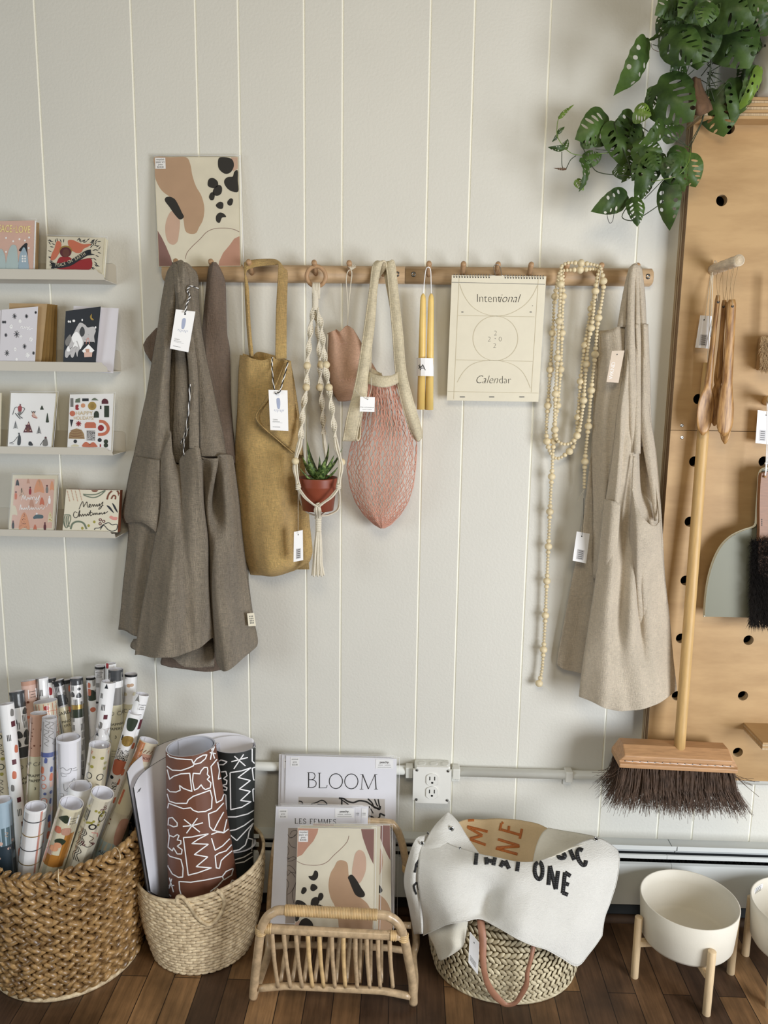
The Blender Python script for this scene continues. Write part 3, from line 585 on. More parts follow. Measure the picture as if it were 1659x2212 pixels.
mb = MB(); mb.grid(crinkle(net([([764, 768, 760, 770, 780], [525, 545, 560, 600, 628], [3, 3.4, 3.4, 3, 2.6]), (900, [515, 545, 580, 610, 645], [2, 2.4, 2.6, 2.4, 2]), (1230, [540, 560, 590, 620, 668], [1.8, 2, 2, 2, 1.8])]), .002, 1, 1, 8), 'linen_mustard'); mb.build('back_cloth', e, solid=T)
mb = MB()   # corner folded outward
G = net([([790, 783, 780], [614, 620, 626], [7.4, 9, 8]), (820, [600, 614, 630], [8.8, 10.4, 8]), (860, [576, 604, 634], [9.6, 11.4, 8.6]), (896, [554, 596, 640], [9.4, 12, 9]), ([918, 925, 930], [560, 600, 644], [9.6, 12, 8.4]), ([940, 955, 960], [592, 618, 650], [9.8, 10.6, 7]), ([972, 980, 985], [632, 642, 653], [8, 7.6, 5.4])], 5, 6)
mb.grid(crinkle(G, .003, 1, 1, 12), 'linen_mustard'); mb.build('folded_corner', e, solid=.003, off=1)
mb = MB()
mb.tube(crs([P(613, 790, 9.2), P(585, 855, 11), P(556, 892, 11), P(556, 908, 11), P(572, 926, 11), P(600, 950, 10.6), P(634, 980, 8.6)], 5), .0016, 'linen_mustard', 6); mb.build('hem', e)
ribbon('strap', [(775, [595, 606, 619], [7.8, 8, 7.4]), (700, [596, 606, 619], [8, 8.2, 7.6]), (640, [598, 608, 620], [8, 8.2, 7.6]), (590, [601, 610, 621], [8, 8, 7]), ([572, 574, 580], [601, 608, 614], [7.2, 6.8, 6]), ([572, 566, 562], [595, 596, 598], [6.6, 5.8, 5]), ([574, 566, 560], [566, 566, 567], [6.4, 5.8, 5]), ([580, 570, 564], [540, 536, 536], [6.2, 5.6, 5]), ([590, 582, 574], [531, 528, 527], [6, 5.6, 5]), (620, [529, 532, 537], [5.6, 6.4, 6.2]), (700, [533, 537, 541], [5.4, 6.2, 6]), (770, [539, 543, 548], [5.4, 6.4, 6.4])], e, 'linen_mustard', 5)
ribbon('strap', [(768, [540, 544], [4.4, 4]), (680, [533, 536], [4.6, 4.2]), (600, [528, 530], [4.8, 4.6])], e, 'linen_mustard', 5)
t = hangtag(e, [P(580, 842, 14), P(621, 843, 13.4), P(623, 931, 13.4), P(584, 929, 14)], None, None, (.5, .07), 'swing_tag', figure_tag)
mb = MB(); twist(mb, [P(588, 772, 8.6), P(588, 800, 9), P(593, 842, 13.4), P(602, 850, 14.2), P(612, 820, 12), P(622, 782, 9)], .0011, 'white', 'ink'); mb.build('twisted_cord', t)
o = hangtag(e, [P(635, 1149, 12), P(654, 1145, 11.6), P(655, 1210, 11.6), P(634, 1214, 12)], None, None, (.48, .12), 'price_tag', price_tag)
mb = MB(); mb.tube([P(644, 1154, 12.1), P(644, 1060, 11), P(648, 990, 7)], .0004, 'cotton_cord', 4); mb.build('tag_string', o)

# ------------------------------------------------------------------ macrame hanger with beads
def sinnet(mb, path, r, m='cotton_cord', step=.0052, ph=0):
    "half-knot spiral cord"
    p = crs(path, 10); d = 0; mb.tube(p, r*.42, m, 6)
    acc = 0; k = 0
    for i in range(1, len(p)):
        seg = p[i]-p[i-1]; L = seg.length; t = seg.normalized()
        while acc < L:
            c = p[i-1]+t*acc; a = ph+k*.42; x = t.orthogonal().normalized(); y = t.cross(x); u = x*math.cos(a)+y*math.sin(a); vv = t.cross(u)
            mb.pad(c, (u+t*.28).normalized(), t, vv, r, step*.52, r*.62, m)
            for sgn in (-1, 1): mb.pad(c+u*(sgn*r*.8)+t*(step*.3), (t+vv*.5*sgn).normalized(), u, vv, step*.85, r*.28, r*.3, m)
            acc += step; k += 1
        acc -= L
pk = P(680, 590, 5)
e = thing('macrame_plant_hanger', (P(684, 1245).x, -.08, P(684, 1245, 8).z), 'cream macrame cord plant hanger with wooden beads and a wooden ring', 'plant hanger')
mb = MB(); cR = P(683, 597, 5.2); rr = 20.5*mpp(cR); mb.tube([cR+V((math.cos(a), -.15*math.sin(a), math.sin(a)))*rr for a in [2*PI*i/36 for i in range(36)]], .0045, 'peg_wood', 10, closed=True); mb.build('ring', e)
mb = MB()
for i in range(5): mb.tube(crs([P(676+i*3.4, 646, 5.4+.5*(i % 2)), P(676+i*3.4, 624, 6.4), P(677+i*3, 612, 5.8), P(678+i*2.6, 618, 4.6)], 4), .0022, 'cotton_cord', 6)
b0, b1 = P(681, 630, 5.8), P(681, 668, 5.8)
n = 11
for i in range(n): c = b0.lerp(b1, i/(n-1)); mb.lathe(c, [(.0068, -.0021), (.0078, 0), (.0068, .0021)], 'cotton_cord', 14)
mb.build('gathering_knot', e)
SN = [([P(679, 668, 5.8), P(672, 700, 6.4), P(664, 790, 8), P(662, 840, 8.8), P(655, 880, 10), P(650, 945, 11.6)], 0), ([P(684, 668, 5.8), P(693, 700, 7), P(703, 790, 9), P(711, 840, 10), P(718, 890, 11.4), P(724, 945, 12.4)], 1.5),
      ([P(682, 668, 5.6), P(689, 740, 5), P(691, 790, 4.8), P(693, 840, 4.4), P(697, 890, 4), P(699, 936, 3.6)], 3)]
for pth, ph in SN: mb = MB(); sinnet(mb, pth, .0068, ph=ph); mb.build('knotted_cord', e)
potc = P(688, 1105, 8.2); potT = P(687, 1033, 8.2)
rT = 43*mpp(potT); rB = 33*mpp(potc); zT = potT.z+.002; zB = potc.z+.004; px, py_ = potT.x, -.082
BE = [(662, 837, 8.8), (711, 837, 10.2), (691, 837, 4.6), (694, 788, 5.4), (664, 790, 8), (705, 788, 8.8), (638.5, 996, 12), (738, 998, 10)]
for x, y, d in BE:
    c = P(x, y, d); mb = MB(); mb.ball(c+V((0, -.003, 0)), 8.3*mpp(c), 'bead_wood', 16); mb.build('bead', e)
mb = MB()
def cords(pts, n=3, r=.0019, sp=.003):
    for k in range(n): mb.tube(crs([p+V(((k-(n-1)/2)*sp*(1 if i % 2 else .6), -.002*(k % 2), 0)) for i, p in enumerate(pts)], 5), r, 'cotton_cord', 6)
cords([P(650, 945, 11.6), P(646, 965, 11.8), P(640, 988, 12), P(638, 1012, 12), P(642, 1035, 12), P(645, 1053, 12)], 4)
cords([P(724, 945, 12.4), P(728, 970, 12), P(734, 990, 11), P(736, 1010, 11), P(733, 1035, 11.6), P(731, 1053, 12)], 4)
cords([P(699, 936, 3.6), P(701, 960, 3.6), P(706, 1000, 3.2), P(710, 1050, 3.2)], 3)
cords([P(644, 1052, 12), P(658, 1073, 13), P(675, 1088, 13), P(685, 1094, 13)], 2, .002, .0045)
cords([P(731, 1054, 12), P(716, 1073, 13), P(700, 1085, 13), P(688, 1094, 13)], 2, .002, .0045)
cords([P(731, 1054, 11.6), P(733, 1075, 10), P(730, 1100, 9), P(710, 1112, 9), P(692, 1114, 9.6)], 2, .0018, .003)
cords([P(644, 1052, 11.6), P(650, 1080, 8), P(662, 1105, 6), P(684, 1114, 9)], 2, .0018, .003)
cords([P(710, 1050, 3.2), P(705, 1100, 4), P(690, 1114, 8)], 2, .0018, .003)
for x, y in ((644, 1052), (731, 1052), (686, 1092)):
    c = P(x, y, 12.6)
    for k in range(3): mb.pad(c+V((0, 0, (k-1)*.004)), V((1, 0, .3)).normalized(), V((0, 0, 1)), V((0, -1, 0)), .006, .0026, .004, 'cotton_cord')
cords([P(686, 1094, 13), P(686, 1104, 12.6), P(687, 1114, 10.4), P(687, 1120, 9.6)], 5, .0019, .0034)
mb.build('cord_cradle', e)
mb = MB(); b0, b1 = P(688, 1118, 9.4), P(688, 1150, 9.2)
for i in range(9): mb.lathe(b0.lerp(b1, i/8), [(.0062, -.0020), (.0074, 0), (.0062, .0020)], 'cotton_cord', 14)
mb.build('wrapped_knot', e)
mb = MB()
for i in range(7):
    a = (i-3)/3.; pth = [P(688+a*4, 1148, 9.2+.8*(i % 2)), P(687+a*7, 1180, 9.4+1*(i % 2)), P(686+a*9, 1215, 9.6+1*(i % 2)), P(687+a*13, 1243+3*(i % 2), 9.6+1*(i % 2))]; mb.tube(crs(pth, 6), .0024, 'cotton_cord', 7)
mb.build('tassel', e)
# the pot and its plant
e = thing('potted_succulent', (px, py_, zB), 'spiky green succulent in a terracotta coloured pot, held by the macrame hanger', 'plant')
mb = MB(); h = zT-zB
mb.lathe((px, py_, zB), [(.0001, 0), (rB, 0), (rB+(rT-rB)*.70, h*.70), (rT*.955, h*.72), (rT*.96, h*.74), (rT, h*.97), (rT, h), (rT*.95, h), (rT*.9, h*.8), (.0001, h*.8)], 'terracotta', 40); mb.build('pot', e)
mb = MB(); mb.lathe((px, py_, zB+h*.86), [(rT*.93, 0), (.0001, .002)], 'soil', 24); mb.build('soil', e)
def spike(mb, a, tip, w, m='succulent'):
    a = V(a); tip = V(tip); d = tip-a; vs = []; N = 9; up = V((0, 0, 1)); side = d.cross(up); side = side.normalized() if side.length > 1e-4 else V((1, 0, 0)); nn = side.cross(d).normalized()
    for i in range(N):
        t = i/(N-1); c = a+d*t+nn*(-.006*math.sin(PI*t)); ww = w*(1-t)**.75*(1+.25*math.sin(PI*t)); vs += [c-side*ww+nn*ww*.35, c-side*ww*.45-nn*ww*.25, c+side*ww*.45-nn*ww*.25, c+side*ww+nn*ww*.35, c+nn*ww*.12]
    mb.add(vs, [(i*5+k, i*5+(k+1) % 5, (i+1)*5+(k+1) % 5, (i+1)*5+k) for i in range(N-1) for k in range(5)], m)
b = V((px, py_, zB+h*.85))
for x, y, d, w in ((663, 951, 6.5, 10), (711, 955, 7, 8), (741, 965, 9, 10), (652, 982, 10.5, 11), (664, 985, 12.4, 12), (703, 990, 12.8, 13), (722, 982, 11, 11), (656, 1022, 12.6, 9), (732, 1006, 9.4, 10), (690, 983, 9, 5), (646, 1008, 9, 9), (700, 1016, 13, 12)):
    mb = MB(); t = P(x, y, d); spike(mb, b+(t-b)*.1, t, w*mpp(t)); mb.build('leaf', e)
# ------------------------------------------------------------------ drawstring pouch
e = thing('drawstring_pouch', (P(740, 865).x, -.03, P(740, 865, 3).z), 'pale pink drawstring pouch hanging behind the net bag', 'pouch')
mb = MB()
G = net([([720, 716, 712, 716, 704, 712], [708, 718, 727, 735, 748, 762], [2.4, 4, 3, 4.4, 3.6, 2.4]), ([732, 735, 735, 735, 733, 733], [711, 722, 733, 745, 760, 775], [2.6, 4.4, 3.8, 4.4, 4.2, 2.6]), (780, [709, 724, 742, 762, 782, 800], [2.4, 4.6, 5, 5, 4.6, 2.4]), ([835, 835, 832, 830, 825, 815], [717, 732, 750, 772, 795, 818], [2.4, 4.4, 5.2, 5.2, 4.4, 2.4]), ([866, 866, 863, 860, 852, 845], [731, 745, 762, 780, 800, 812], [2, 2.6, 3, 3, 2.6, 2])], 5, 8)
mb.grid(crinkle(G, .002, 1.4, 1, 41), 'pouch_pink'); mp = mb.mapper(); g = Z(500, 540, .2773)
mb.blob(mp, g([(905, 815), (935, 825), (975, 855), (985, 900), (965, 950), (925, 968), (880, 955), (862, 915), (880, 860)]), 'pouch_print', .0008)
for pth in ([(905, 815), (893, 760), (890, 700)], [(910, 815), (930, 740), (950, 690)]): mb.line(mp, g(pth), .7, 'pouch_print', .0008)
mb.text(mp, 'PILLOWPIA', 761, 822, 9, 'pouch_print', .0008, rot=-6, off=-.01, sx=1.15); mb.text(mp, 'MINIFIER', 742, 744, 5, 'pouch_print', .0008, rot=-12); mb.build('pouch_body', e, solid=.002, off=1)
mb = MB(); mb.grid(net([(722, [710, 735, 760], [2, 2, 2]), (840, [718, 768, 815], [1.6, 1.6, 1.6]), (864, [732, 770, 810], [1.6, 1.6, 1.6])]), 'pouch_pink'); mb.build('back_cloth', e, solid=.001)
mb = MB()
for pth in ([P(751, 702, 3.4), P(753, 660, 4.6), P(757, 620, 5.4), P(760, 590, 7), P(756, 583, 7), P(750, 590, 6.8), P(748, 610, 5.8), P(751, 660, 4.6), P(751, 704, 3.4)], [P(708, 722, 3.4), P(707, 750, 3), P(708, 790, 2.6)]): mb.tube(crs(pth, 6), .0011, 'cotton_cord', 6)
for k in range(7): a = k*.5-1.4; mb.tube([P(760, 583, 6), P(760+math.sin(a)*9, 576-math.cos(a)*6, 6)], .0007, 'cotton_cord', 4)
mb.build('drawstring', e)

# ------------------------------------------------------------------ pink net bag with woven cotton handles
e = thing('net_bag', (P(825, 1140).x, -.06, P(825, 1140, 6).z), 'pink string net shopping bag with cream woven handles on a peg', 'bag')
def band(name, rows, nv=6, seed=1, m='cotton_band', sol=.0022):
    mb = MB(); G = crinkle(net(rows, 3, nv), .0008, 1, 1, seed); mb.grid(G, m)
    for k in (0, -1): mb.tube([r[k] for r in G], .0012, m, 5)
    return mb.build(name, e, solid=sol)
band('handle', [([600, 590, 580], [820, 827, 834], [5, 6, 6.6]), ([566, 566, 567], [818, 825, 833], [6.2, 7, 7]), ([575, 572, 569], [806, 816, 824], [7.4, 8, 7.6]), (620, [800, 808, 814], [7.6, 8, 7.4]), (700, [789, 799, 808], [8, 8.6, 8]), (790, [776, 786, 796], [9, 9.6, 9]), (850, [764, 777, 791], [9.6, 10.2, 9.6]), (900, [751, 765, 779], [10, 10.4, 10]), ([938, 942, 946], [744, 757, 770], [9.8, 10, 10]), ([950, 950, 946], [742, 762, 777], [8.8, 8.6, 9]), (905, [752, 770, 780], [7.8, 7.6, 8]), (850, [772, 782, 792], [8, 8, 8.6])])
band('handle', [([590, 582, 576], [822, 830, 836], [4.6, 5.6, 6]), ([567, 566, 566], [828, 834, 842], [5.4, 6, 6.4]), ([582, 576, 570], [836, 845, 852], [6.8, 7.2, 6.6]), (640, [842, 853, 860], [7, 7.6, 7]), (720, [849, 860, 869], [7.8, 8.4, 8]), (800, [855, 867, 876], [8.8, 9.6, 9]), (860, [866, 878, 890], [9.4, 10.2, 9]), (920, [883, 896, 908], [8.6, 9.6, 8]), ([948, 954, 944], [896, 904, 912], [6.6, 7, 6])])
band('handle_back', [(580, [828, 833], [4.4, 4.8]), (680, [846, 850], [4.4, 4.8]), (790, [854, 857], [5, 5.4])]); band('handle_back', [(580, [815, 820], [4.8, 4.4]), (680, [802, 806], [5, 4.6]), (800, [796, 800], [6, 5.4])])
band('top_band', [([802, 808, 812, 811, 803], [796, 808, 825, 845, 860], [8.6, 10, 10.8, 10.2, 9]), ([828, 833, 837, 834, 826], [794, 806, 825, 846, 862], [9, 10.6, 11.4, 10.8, 9.2])], 3); band('top_band', [([792, 806], [797, 822], [5, 4.6]), ([806, 812], [797, 824], [5, 4.6])], 3)
# net surface rows: left / right outline, forward bulge
NR = [(826, 790, 864, 9.6, 6), (870, 784, 880, 10.4, 5.4), (920, 772, 897, 11.2, 4.8), (965, 757, 901, 11.6, 4.2), (1010, 749, 898, 11.6, 3.6), (1050, 756, 893, 11, 3.2), (1085, 768, 882, 10.2, 3), (1112, 786, 865, 9, 3), (1133, 808, 845, 7.4, 3.6), (1141, 822, 830, 6, 4.6)]
def nets(u, v, back):
    "u across 0..1, v down 0..1"
    f = v*(len(NR)-1); i = min(int(f), len(NR)-2); t = f-i; a = [x+(y-x)*t for x, y in zip(NR[i], NR[i+1])]
    s = math.sin(PI*min(1, max(0, u)))**.5; d = a[4]+(a[3]-a[4])*s*.95 if not back else a[4]-(a[4]-2.6)*s*.7
    pl = .35*math.sin(u*23+v*3)*(1-v*.7)
    return P(a[1]+(a[2]-a[1])*u, a[0], d+(0 if back else pl))
rnd = random.Random(5)
for back in (0, 1):
    mb = MB(); NC = 17 if not back else 11; NV = 19
    for i in range(NC+1):
        for sg in (-1, 1):
            pts = []
            for j in range(NV*2+1):
                v = j/(NV*2); op = .30+.18*v+.06*math.sin(i*2.1+v*5); u = (i + sg*op*(1 if j % 2 else 0)*(1 if (j//2) % 2 else -1)*(1) )/NC
                u += .012*math.sin(v*9+i*1.7)*(1-v)+rnd.uniform(-.009, .009); pts.append(nets(min(1, max(0, u)), min(1, v+rnd.uniform(-.006, .006)), back))
            mb.tube(pts, .00085, 'pink_net', 4, cap=False)
    mb.build('netting', e)
o = hangtag(e, [P(778, 857, 13), P(810, 858, 12.6), P(809, 890, 12.6), P(777, 889, 13)], None, None, (.5, .16), 'swing_tag', lambda mb, mp: (mb.text(mp, 'PILLOWPIA', 5, 14.6, 1.9, 'ink_soft', .0004, off=-.01), mb.text(mp, 'NEW YORK', 5, 17.4, 1.2, 'ink_soft', .0004)))
mb = MB(); mb.tube(crs([P(794, 862, 13.2), P(801, 845, 12.4), P(802, 815, 11)], 5), .0007, 'cotton_cord', 5); mb.tube(crs([P(794, 862, 13.2), P(775, 852, 12.4), P(765, 838, 11)], 5), .0007, 'cotton_cord', 5); mb.build('tag_string', o)

# ------------------------------------------------------------------ pair of taper candles
e = thing('taper_candles', (P(917, 885).x, -.04, P(917, 885, 4).z), 'pair of yellow beeswax taper candles joined by one wick over a peg', 'candles')
pk = P(926, 577, 7)
def taper(xt, xb, yb):
    a = P(xt, 634, 5.4); b = P(xb, yb, 3.6); d = b-a; mb = MB(); w0 = 4.0*mpp(a); w1 = 9.4*mpp(b)
    prof = [(0, .25), (.012, .6), (.03, .85), (.06, .95), (.2, 1.0), (.5, 1.0), (1, 1)]; pts = [a+d*t for t, _ in prof]; rr = [(6.2+3.2*t)*mpp(a)*k for t, k in prof]
    mb.tube(pts, rr, 'beeswax', 20); mb.build('candle', e); return a
a1 = taper(914, 909.5, 884); a2 = taper(931.5, 927, 885)
mb = MB(); mb.tube(crs([a1, P(917, 605, 5.6), P(920, 583, 6.6), P(925, 577, 7.2), P(930, 583, 6.6), P(931, 606, 5.6), a2], 6), .0010, 'white', 6); mb.build('wick', e)
mb = MB(); G = []
for y in (773, 812):
    r = []
    for x, d in ((900, 4.2), (902, 5.2), (909, 5.9), (918, 6.0), (928, 5.9), (935, 5.2), (937, 4.2), (930, 3), (918, 2.6), (906, 3), (900, 4.2)): r.append(P(x, y+(x-900)*.02, d))
    G.append(r)
mb.grid(G, 'white', False); mp = mb.mapper(); mb.text(mp, 'A', 913.5, 800, 19, 'ink', .0006, off=-.01)
mb.line(mp, [(904, 789), (911, 796)], 1.2, 'ink', .0006, sm=False); mb.line(mp, [(904, 796), (912, 790)], 1.2, 'ink', .0006, sm=False); mb.line(mp, [(907, 787), (908, 799)], 1, 'ink', .0006, sm=False)
mb.build('paper_band', e)

# ------------------------------------------------------------------ calendar
c = [P(976, 594, 5.0), P(1180, 597, 5.0), P(1163, 868, 2.6), P(965, 865, 2.6)]
e = thing('wall_calendar', c[3].lerp(c[2], .5), 'cream 2022 wall calendar bound with wire, reading Intentional Calendar', 'calendar')
mb = MB(); mb.slab(c, .0005, 'cream_light'); g = Z(860, 540, .3617); mp = mb.mapper(); L = lambda p, w=.8, m='calline', **k: mb.line(mp, g(p), w, m, .0005, **k)
L([(365, 165), (332, 890)], .8, sm=False); L([(838, 165), (795, 850)], .8, sm=False); L([(316, 193), (878, 205)], .9, 'ink_soft', sm=False); L([(358, 391), (815, 399)], 1, 'calline', sm=False); L([(346, 656), (803, 665)], 1, 'calline', sm=False); L([(295, 845), (858, 855)], .9, 'calline', sm=False)
L(circ(581, 528, 134, 133, 40), 1, 'calline', closed=True, seg=2)
L([(368, 205), (390, 265), (430, 325), (480, 365), (540, 388), (590, 394), (650, 386), (710, 360), (765, 320), (805, 268), (832, 212)], 1, 'calline'); L([(353, 790), (385, 735), (430, 690), (490, 666), (560, 660), (620, 664), (690, 686), (740, 725), (770, 775), (790, 825)], 1, 'calline')
T_ = lambda s, x, y, sz, **k: mb.text(mp, s, 860+x*.3617, 540+y*.3617, sz*.3617, 'ink', .0006, **k)
T_('Intent', 466, 311, 72, al='LEFT', off=-.022, sx=.86, rot=.5); T_('ional', 601, 312, 74, al='LEFT', off=-.02, sx=.86, shear=.35, rot=.5)
T_('Calen', 458, 796, 70, al='LEFT', off=-.022, sx=.84, shear=.35, rot=.5); T_('dar', 600, 797, 66, al='LEFT', off=-.022, sx=.86, rot=.5)
for s, x, y in (('2', 582, 510), ('2', 545, 546), ('0', 610, 546), ('2', 577, 585)): mb.text(mp, s, 860+x*.3617, 540+y*.3617, 15, 'ink_soft', .0006, off=-.03)
for x, y in ((580, 529), (803, 333)): mb.blob(mp, circ(860+x*.3617, 540+y*.3617, .8), 'ink_soft', .0006)
for x in (384, 559, 739): mb.rect(mp, 860+(x-15)*.3617, 540+875*.3617, 860+(x+15)*.3617, 540+880*.3617, 'ink_soft', .0006, 1)
for x in (384, 792): mb.rect(mp, 860+(x-6)*.3617, 540+368*.3617, 860+(x+6)*.3617, 540+373*.3617, 'ink_soft', .0006, 1)
mb.blob(mp, g(circ(597, 152, 21, 19)), 'rail_wood', .0006)
mq = quad(c, 100, 130)
HX = [2.5+i*2.86 for i in range(34) if not 13.7 < i < 18.3]
for x in HX: mb.rect(mq, x-.55, 1.3, x+.55, 2.7, 'ink', .0005, 1)
mb.build('cover_page', e)
mb = MB(); mb.slab([mq(.3, .6, -.003), mq(99.6, .6, -.003), mq(99.5, 129.4, -.0025), mq(.4, 129.4, -.0025)], .003, 'cream'); mb.build('pages', e)
mb = MB()
for x in HX:
    for dx in (-.3, .3): p = [mq(x+dx, 2, .0006), mq(x+dx, .8, .0022), mq(x+dx, -.8, .001), mq(x+dx, -1.1, -.002), mq(x+dx, .2, -.0045)]; mb.tube(crs(p, 3), .0004, 'silver', 4)
hk = mq(50, 0, 0); mb.tube(crs([mq(41, -.6, 0), mq(46, -.6, 0), P(1066, 577, 6.2), P(1073, 571, 7), P(1081, 578, 6.2), mq(53, -.6, 0), mq(58, -.6, 0)], 6), .0008, 'silver', 5); mb.build('wire_binding', e)

# ------------------------------------------------------------------ wooden bead garland
e = thing('bead_garland', P(1200, 990, 4), 'long garland of pale wooden beads looped over two pegs beside the calendar', 'bead garland')
big = []; small = MB(); cord = MB()
SEQ = [8.2]+[5.4]+[3.9, 3.7, 4, 3.8, 3.9, 3.7]+[5.4]
def strand(pts, k0=0, sc=1.):
    p = crs([P(*a) for a in pts], 12); k = k0; need = 0; acc = 0
    cord.tube(p[::3]+[p[-1]], .0006, 'cotton_cord', 4); last = None
    for i in range(1, len(p)):
        seg = p[i]-p[i-1]; L = seg.length; pos = 0
        while acc+(L-pos) >= need:
            pos += need-acc; acc = 0; c = p[i-1]+seg.normalized()*pos; r = SEQ[k % 9]*sc*mpp(c)*1.02; ax = seg.normalized()
            if r > .0072: big.append((c, r, ax))
            else: small.ball(c, r, 'bead_wood', 9, ax, .86 if r < .0055 else .9)
            k += 1; need = r*(.9)+SEQ[k % 9]*sc*mpp(c)*1.02*.9
        acc += L-pos
strand([(1212, 578, 6.6), (1211, 610, 6.4), (1209, 660, 6), (1206, 720, 5.6), (1203, 790, 5), (1199, 870, 4.6), (1199, 935, 4.2), (1210, 957, 4.2), (1233, 957, 4.2), (1249, 935, 4.4), (1258, 890, 4.6), (1264, 820, 5), (1271, 745, 5.4), (1280, 690, 5.8), (1285, 640, 6.2), (1290, 600, 6.6), (1296, 580, 7)], 5)
strand([(1208, 590, 5), (1199, 640, 4.4), (1194, 715, 4), (1189, 790, 3.6), (1184, 867, 3.2), (1180, 935, 3), (1186, 972, 3), (1200, 990, 3), (1217, 985, 3), (1238, 965, 3.2), (1246, 930, 3.4), (1252, 850, 4), (1259, 780, 4.4), (1271, 700, 4.8), (1283, 640, 5), (1292, 595, 5.6)], 3)
strand([(1216, 582, 4.4), (1216, 640, 3.4), (1214, 710, 3), (1212, 780, 2.6), (1206, 860, 2.4), (1198, 925, 2.2), (1194, 985, 3), (1193, 1008, 3), (1189, 1079, 2.6), (1186, 1149, 2.4), (1183, 1218, 2.2), (1180, 1285, 2), (1177, 1353, 2), (1173, 1420, 2), (1170, 1452, 2), (1163, 1482, 2)], 2)
strand([(1298, 580, 7.4), (1304, 614, 6.6), (1299, 655, 6.2), (1292, 692, 6), (1285, 768, 5.6), (1277, 845, 5), (1271, 920, 4.6), (1264, 990, 4.2), (1262, 1056, 4)], 6)
strand([(1214, 574, 6.4), (1226, 568, 6.8), (1248, 568, 6.8), (1262, 569, 7), (1280, 571, 6.8), (1296, 576, 6.6)], 4)
strand([(1218, 584, 5.6), (1234, 583, 6.2), (1250, 583, 6.4), (1268, 582, 6.6), (1284, 581, 6.2), (1294, 584, 6)], 5)
small.build('small_beads', e, kind='stuff'); cord.build('cord', e)
seen = []
for c, r, ax in big: mb = MB(); mb.ball(c, r, 'bead_wood', 18, ax, .93); mb.build('bead', e)
mb = MB()
for p in ([(1262, 1058, 4), (1255, 1068, 4), (1248, 1085, 4)], [(1262, 1058, 4), (1258, 1070, 4), (1252, 1080, 4)], [(1163, 1482, 2), (1180, 1484, 2), (1192, 1496, 2)]): mb.tube(crs([P(*a) for a in p], 5), .0004, 'cotton_cord', 4)
mb.tube(crs([P(1298, 584, 8), P(1292, 620, 7), P(1290, 650, 6.6)], 5), .0006, 'cotton_cord', 4)
mb.build('string_end', e)

# ------------------------------------------------------------------ natural linen apron on the right peg
e = thing('linen_apron', (P(1350, 1530).x, -.07, P(1350, 1530, 7).z), 'pale oatmeal linen apron hanging at the right end of the peg rail', 'apron')
mb = MB()  # back panel, nearer the wall
G = net([([715, 712, 706], [1286, 1320, 1350], [3, 4, 5]), (850, [1284, 1320, 1360], [2.4, 4, 5]), (1000, [1275, 1320, 1370], [2.2, 4, 5]), (1150, [1255, 1300, 1380], [2, 3.6, 5]), (1250, [1236, 1290, 1380], [2, 3.6, 5]), (1350, [1217, 1270, 1380], [2, 3.4, 5]), ([1425, 1440, 1445], [1204, 1250, 1380], [2, 3.4, 5]), ([1440, 1453, 1456], [1208, 1248, 1380], [2, 3.2, 5])], 7, 6)
mb.grid(crinkle(pleat(G, .008, 1.2, 1.), .003, .8, .6, 51), 'linen_natural'); mb.build('back_panel', e, solid=T, off=1)
mb = MB()  # bib facing left
G = net([([723, 716, 706, 704], [1294, 1312, 1333, 1350], [4.4, 6.6, 7.4, 7]), (800, [1293, 1314, 1336, 1356], [4, 6.6, 7.6, 7.4]), (900, [1284, 1306, 1330, 1350], [4, 6.8, 8, 7.6]), (1000, [1280, 1302, 1322, 1336], [4, 7, 8, 7.4]), (1100, [1283, 1300, 1314, 1326], [4, 6.6, 7.4, 7]), (1250, [1283, 1290, 1300, 1310], [4, 6, 7, 6.4])], 6, 6)
mb.grid(crinkle(pleat(G, .005, 1.4, 2., top=.5), .002, .8, .6, 52), 'linen_natural'); mb.build('bib', e, solid=T, off=1)
mb = MB()  # main front with deep folds
G = net([([690, 690, 700, 700, 700, 700, 700, 700], [1353, 1357, 1362, 1368, 1376, 1384, 1392, 1398], [7.6, 8.6, 8.2, 7.6, 9, 7, 8.6, 6]), (790, [1349, 1356, 1364, 1371, 1378, 1386, 1394, 1402], [8, 9.4, 8.6, 7.4, 8, 6.4, 8, 5.6]), (880, [1336, 1345, 1358, 1366, 1372, 1382, 1392, 1404], [8.6, 10.6, 9.8, 7.4, 6.6, 6, 7, 5]),
         (960, [1327, 1341, 1347, 1362, 1374, 1384, 1396, 1412], [8.6, 11.4, 10, 9.4, 7.6, 4.6, 4, 4]), (1050, [1314, 1334, 1341, 1352, 1370, 1384, 1400, 1424], [8.6, 12, 10.6, 9.4, 9.8, 4.2, 3.6, 3.8]), (1150, [1299, 1326, 1333, 1345, 1368, 1385, 1404, 1430], [8.6, 12.2, 11.2, 9.4, 11.4, 10.6, 8, 4.8]),
         (1250, [1287, 1318, 1327, 1340, 1366, 1378, 1398, 1436], [8.6, 12.4, 11.4, 9.2, 11.6, 8, 10.2, 5.4]), (1350, [1272, 1308, 1322, 1336, 1362, 1380, 1402, 1446], [8.6, 12.4, 11.8, 10, 12.6, 8.8, 10.4, 6.4]), (1430, [1260, 1300, 1320, 1336, 1360, 1386, 1412, 1454], [8.6, 12, 12, 11, 11.8, 10.6, 10.8, 7]),
         ([1492, 1506, 1512, 1513, 1514, 1508, 1500, 1480], [1253, 1292, 1318, 1338, 1362, 1392, 1420, 1460], [8.2, 11.6, 12, 11.6, 11.6, 11.2, 10.8, 7.4]), ([1504, 1520, 1530, 1533, 1533, 1526, 1518, 1492], [1252, 1290, 1316, 1338, 1362, 1392, 1422, 1460], [8, 11.4, 11.8, 11.6, 11.6, 11.2, 10.6, 7.4])], 6, 7)
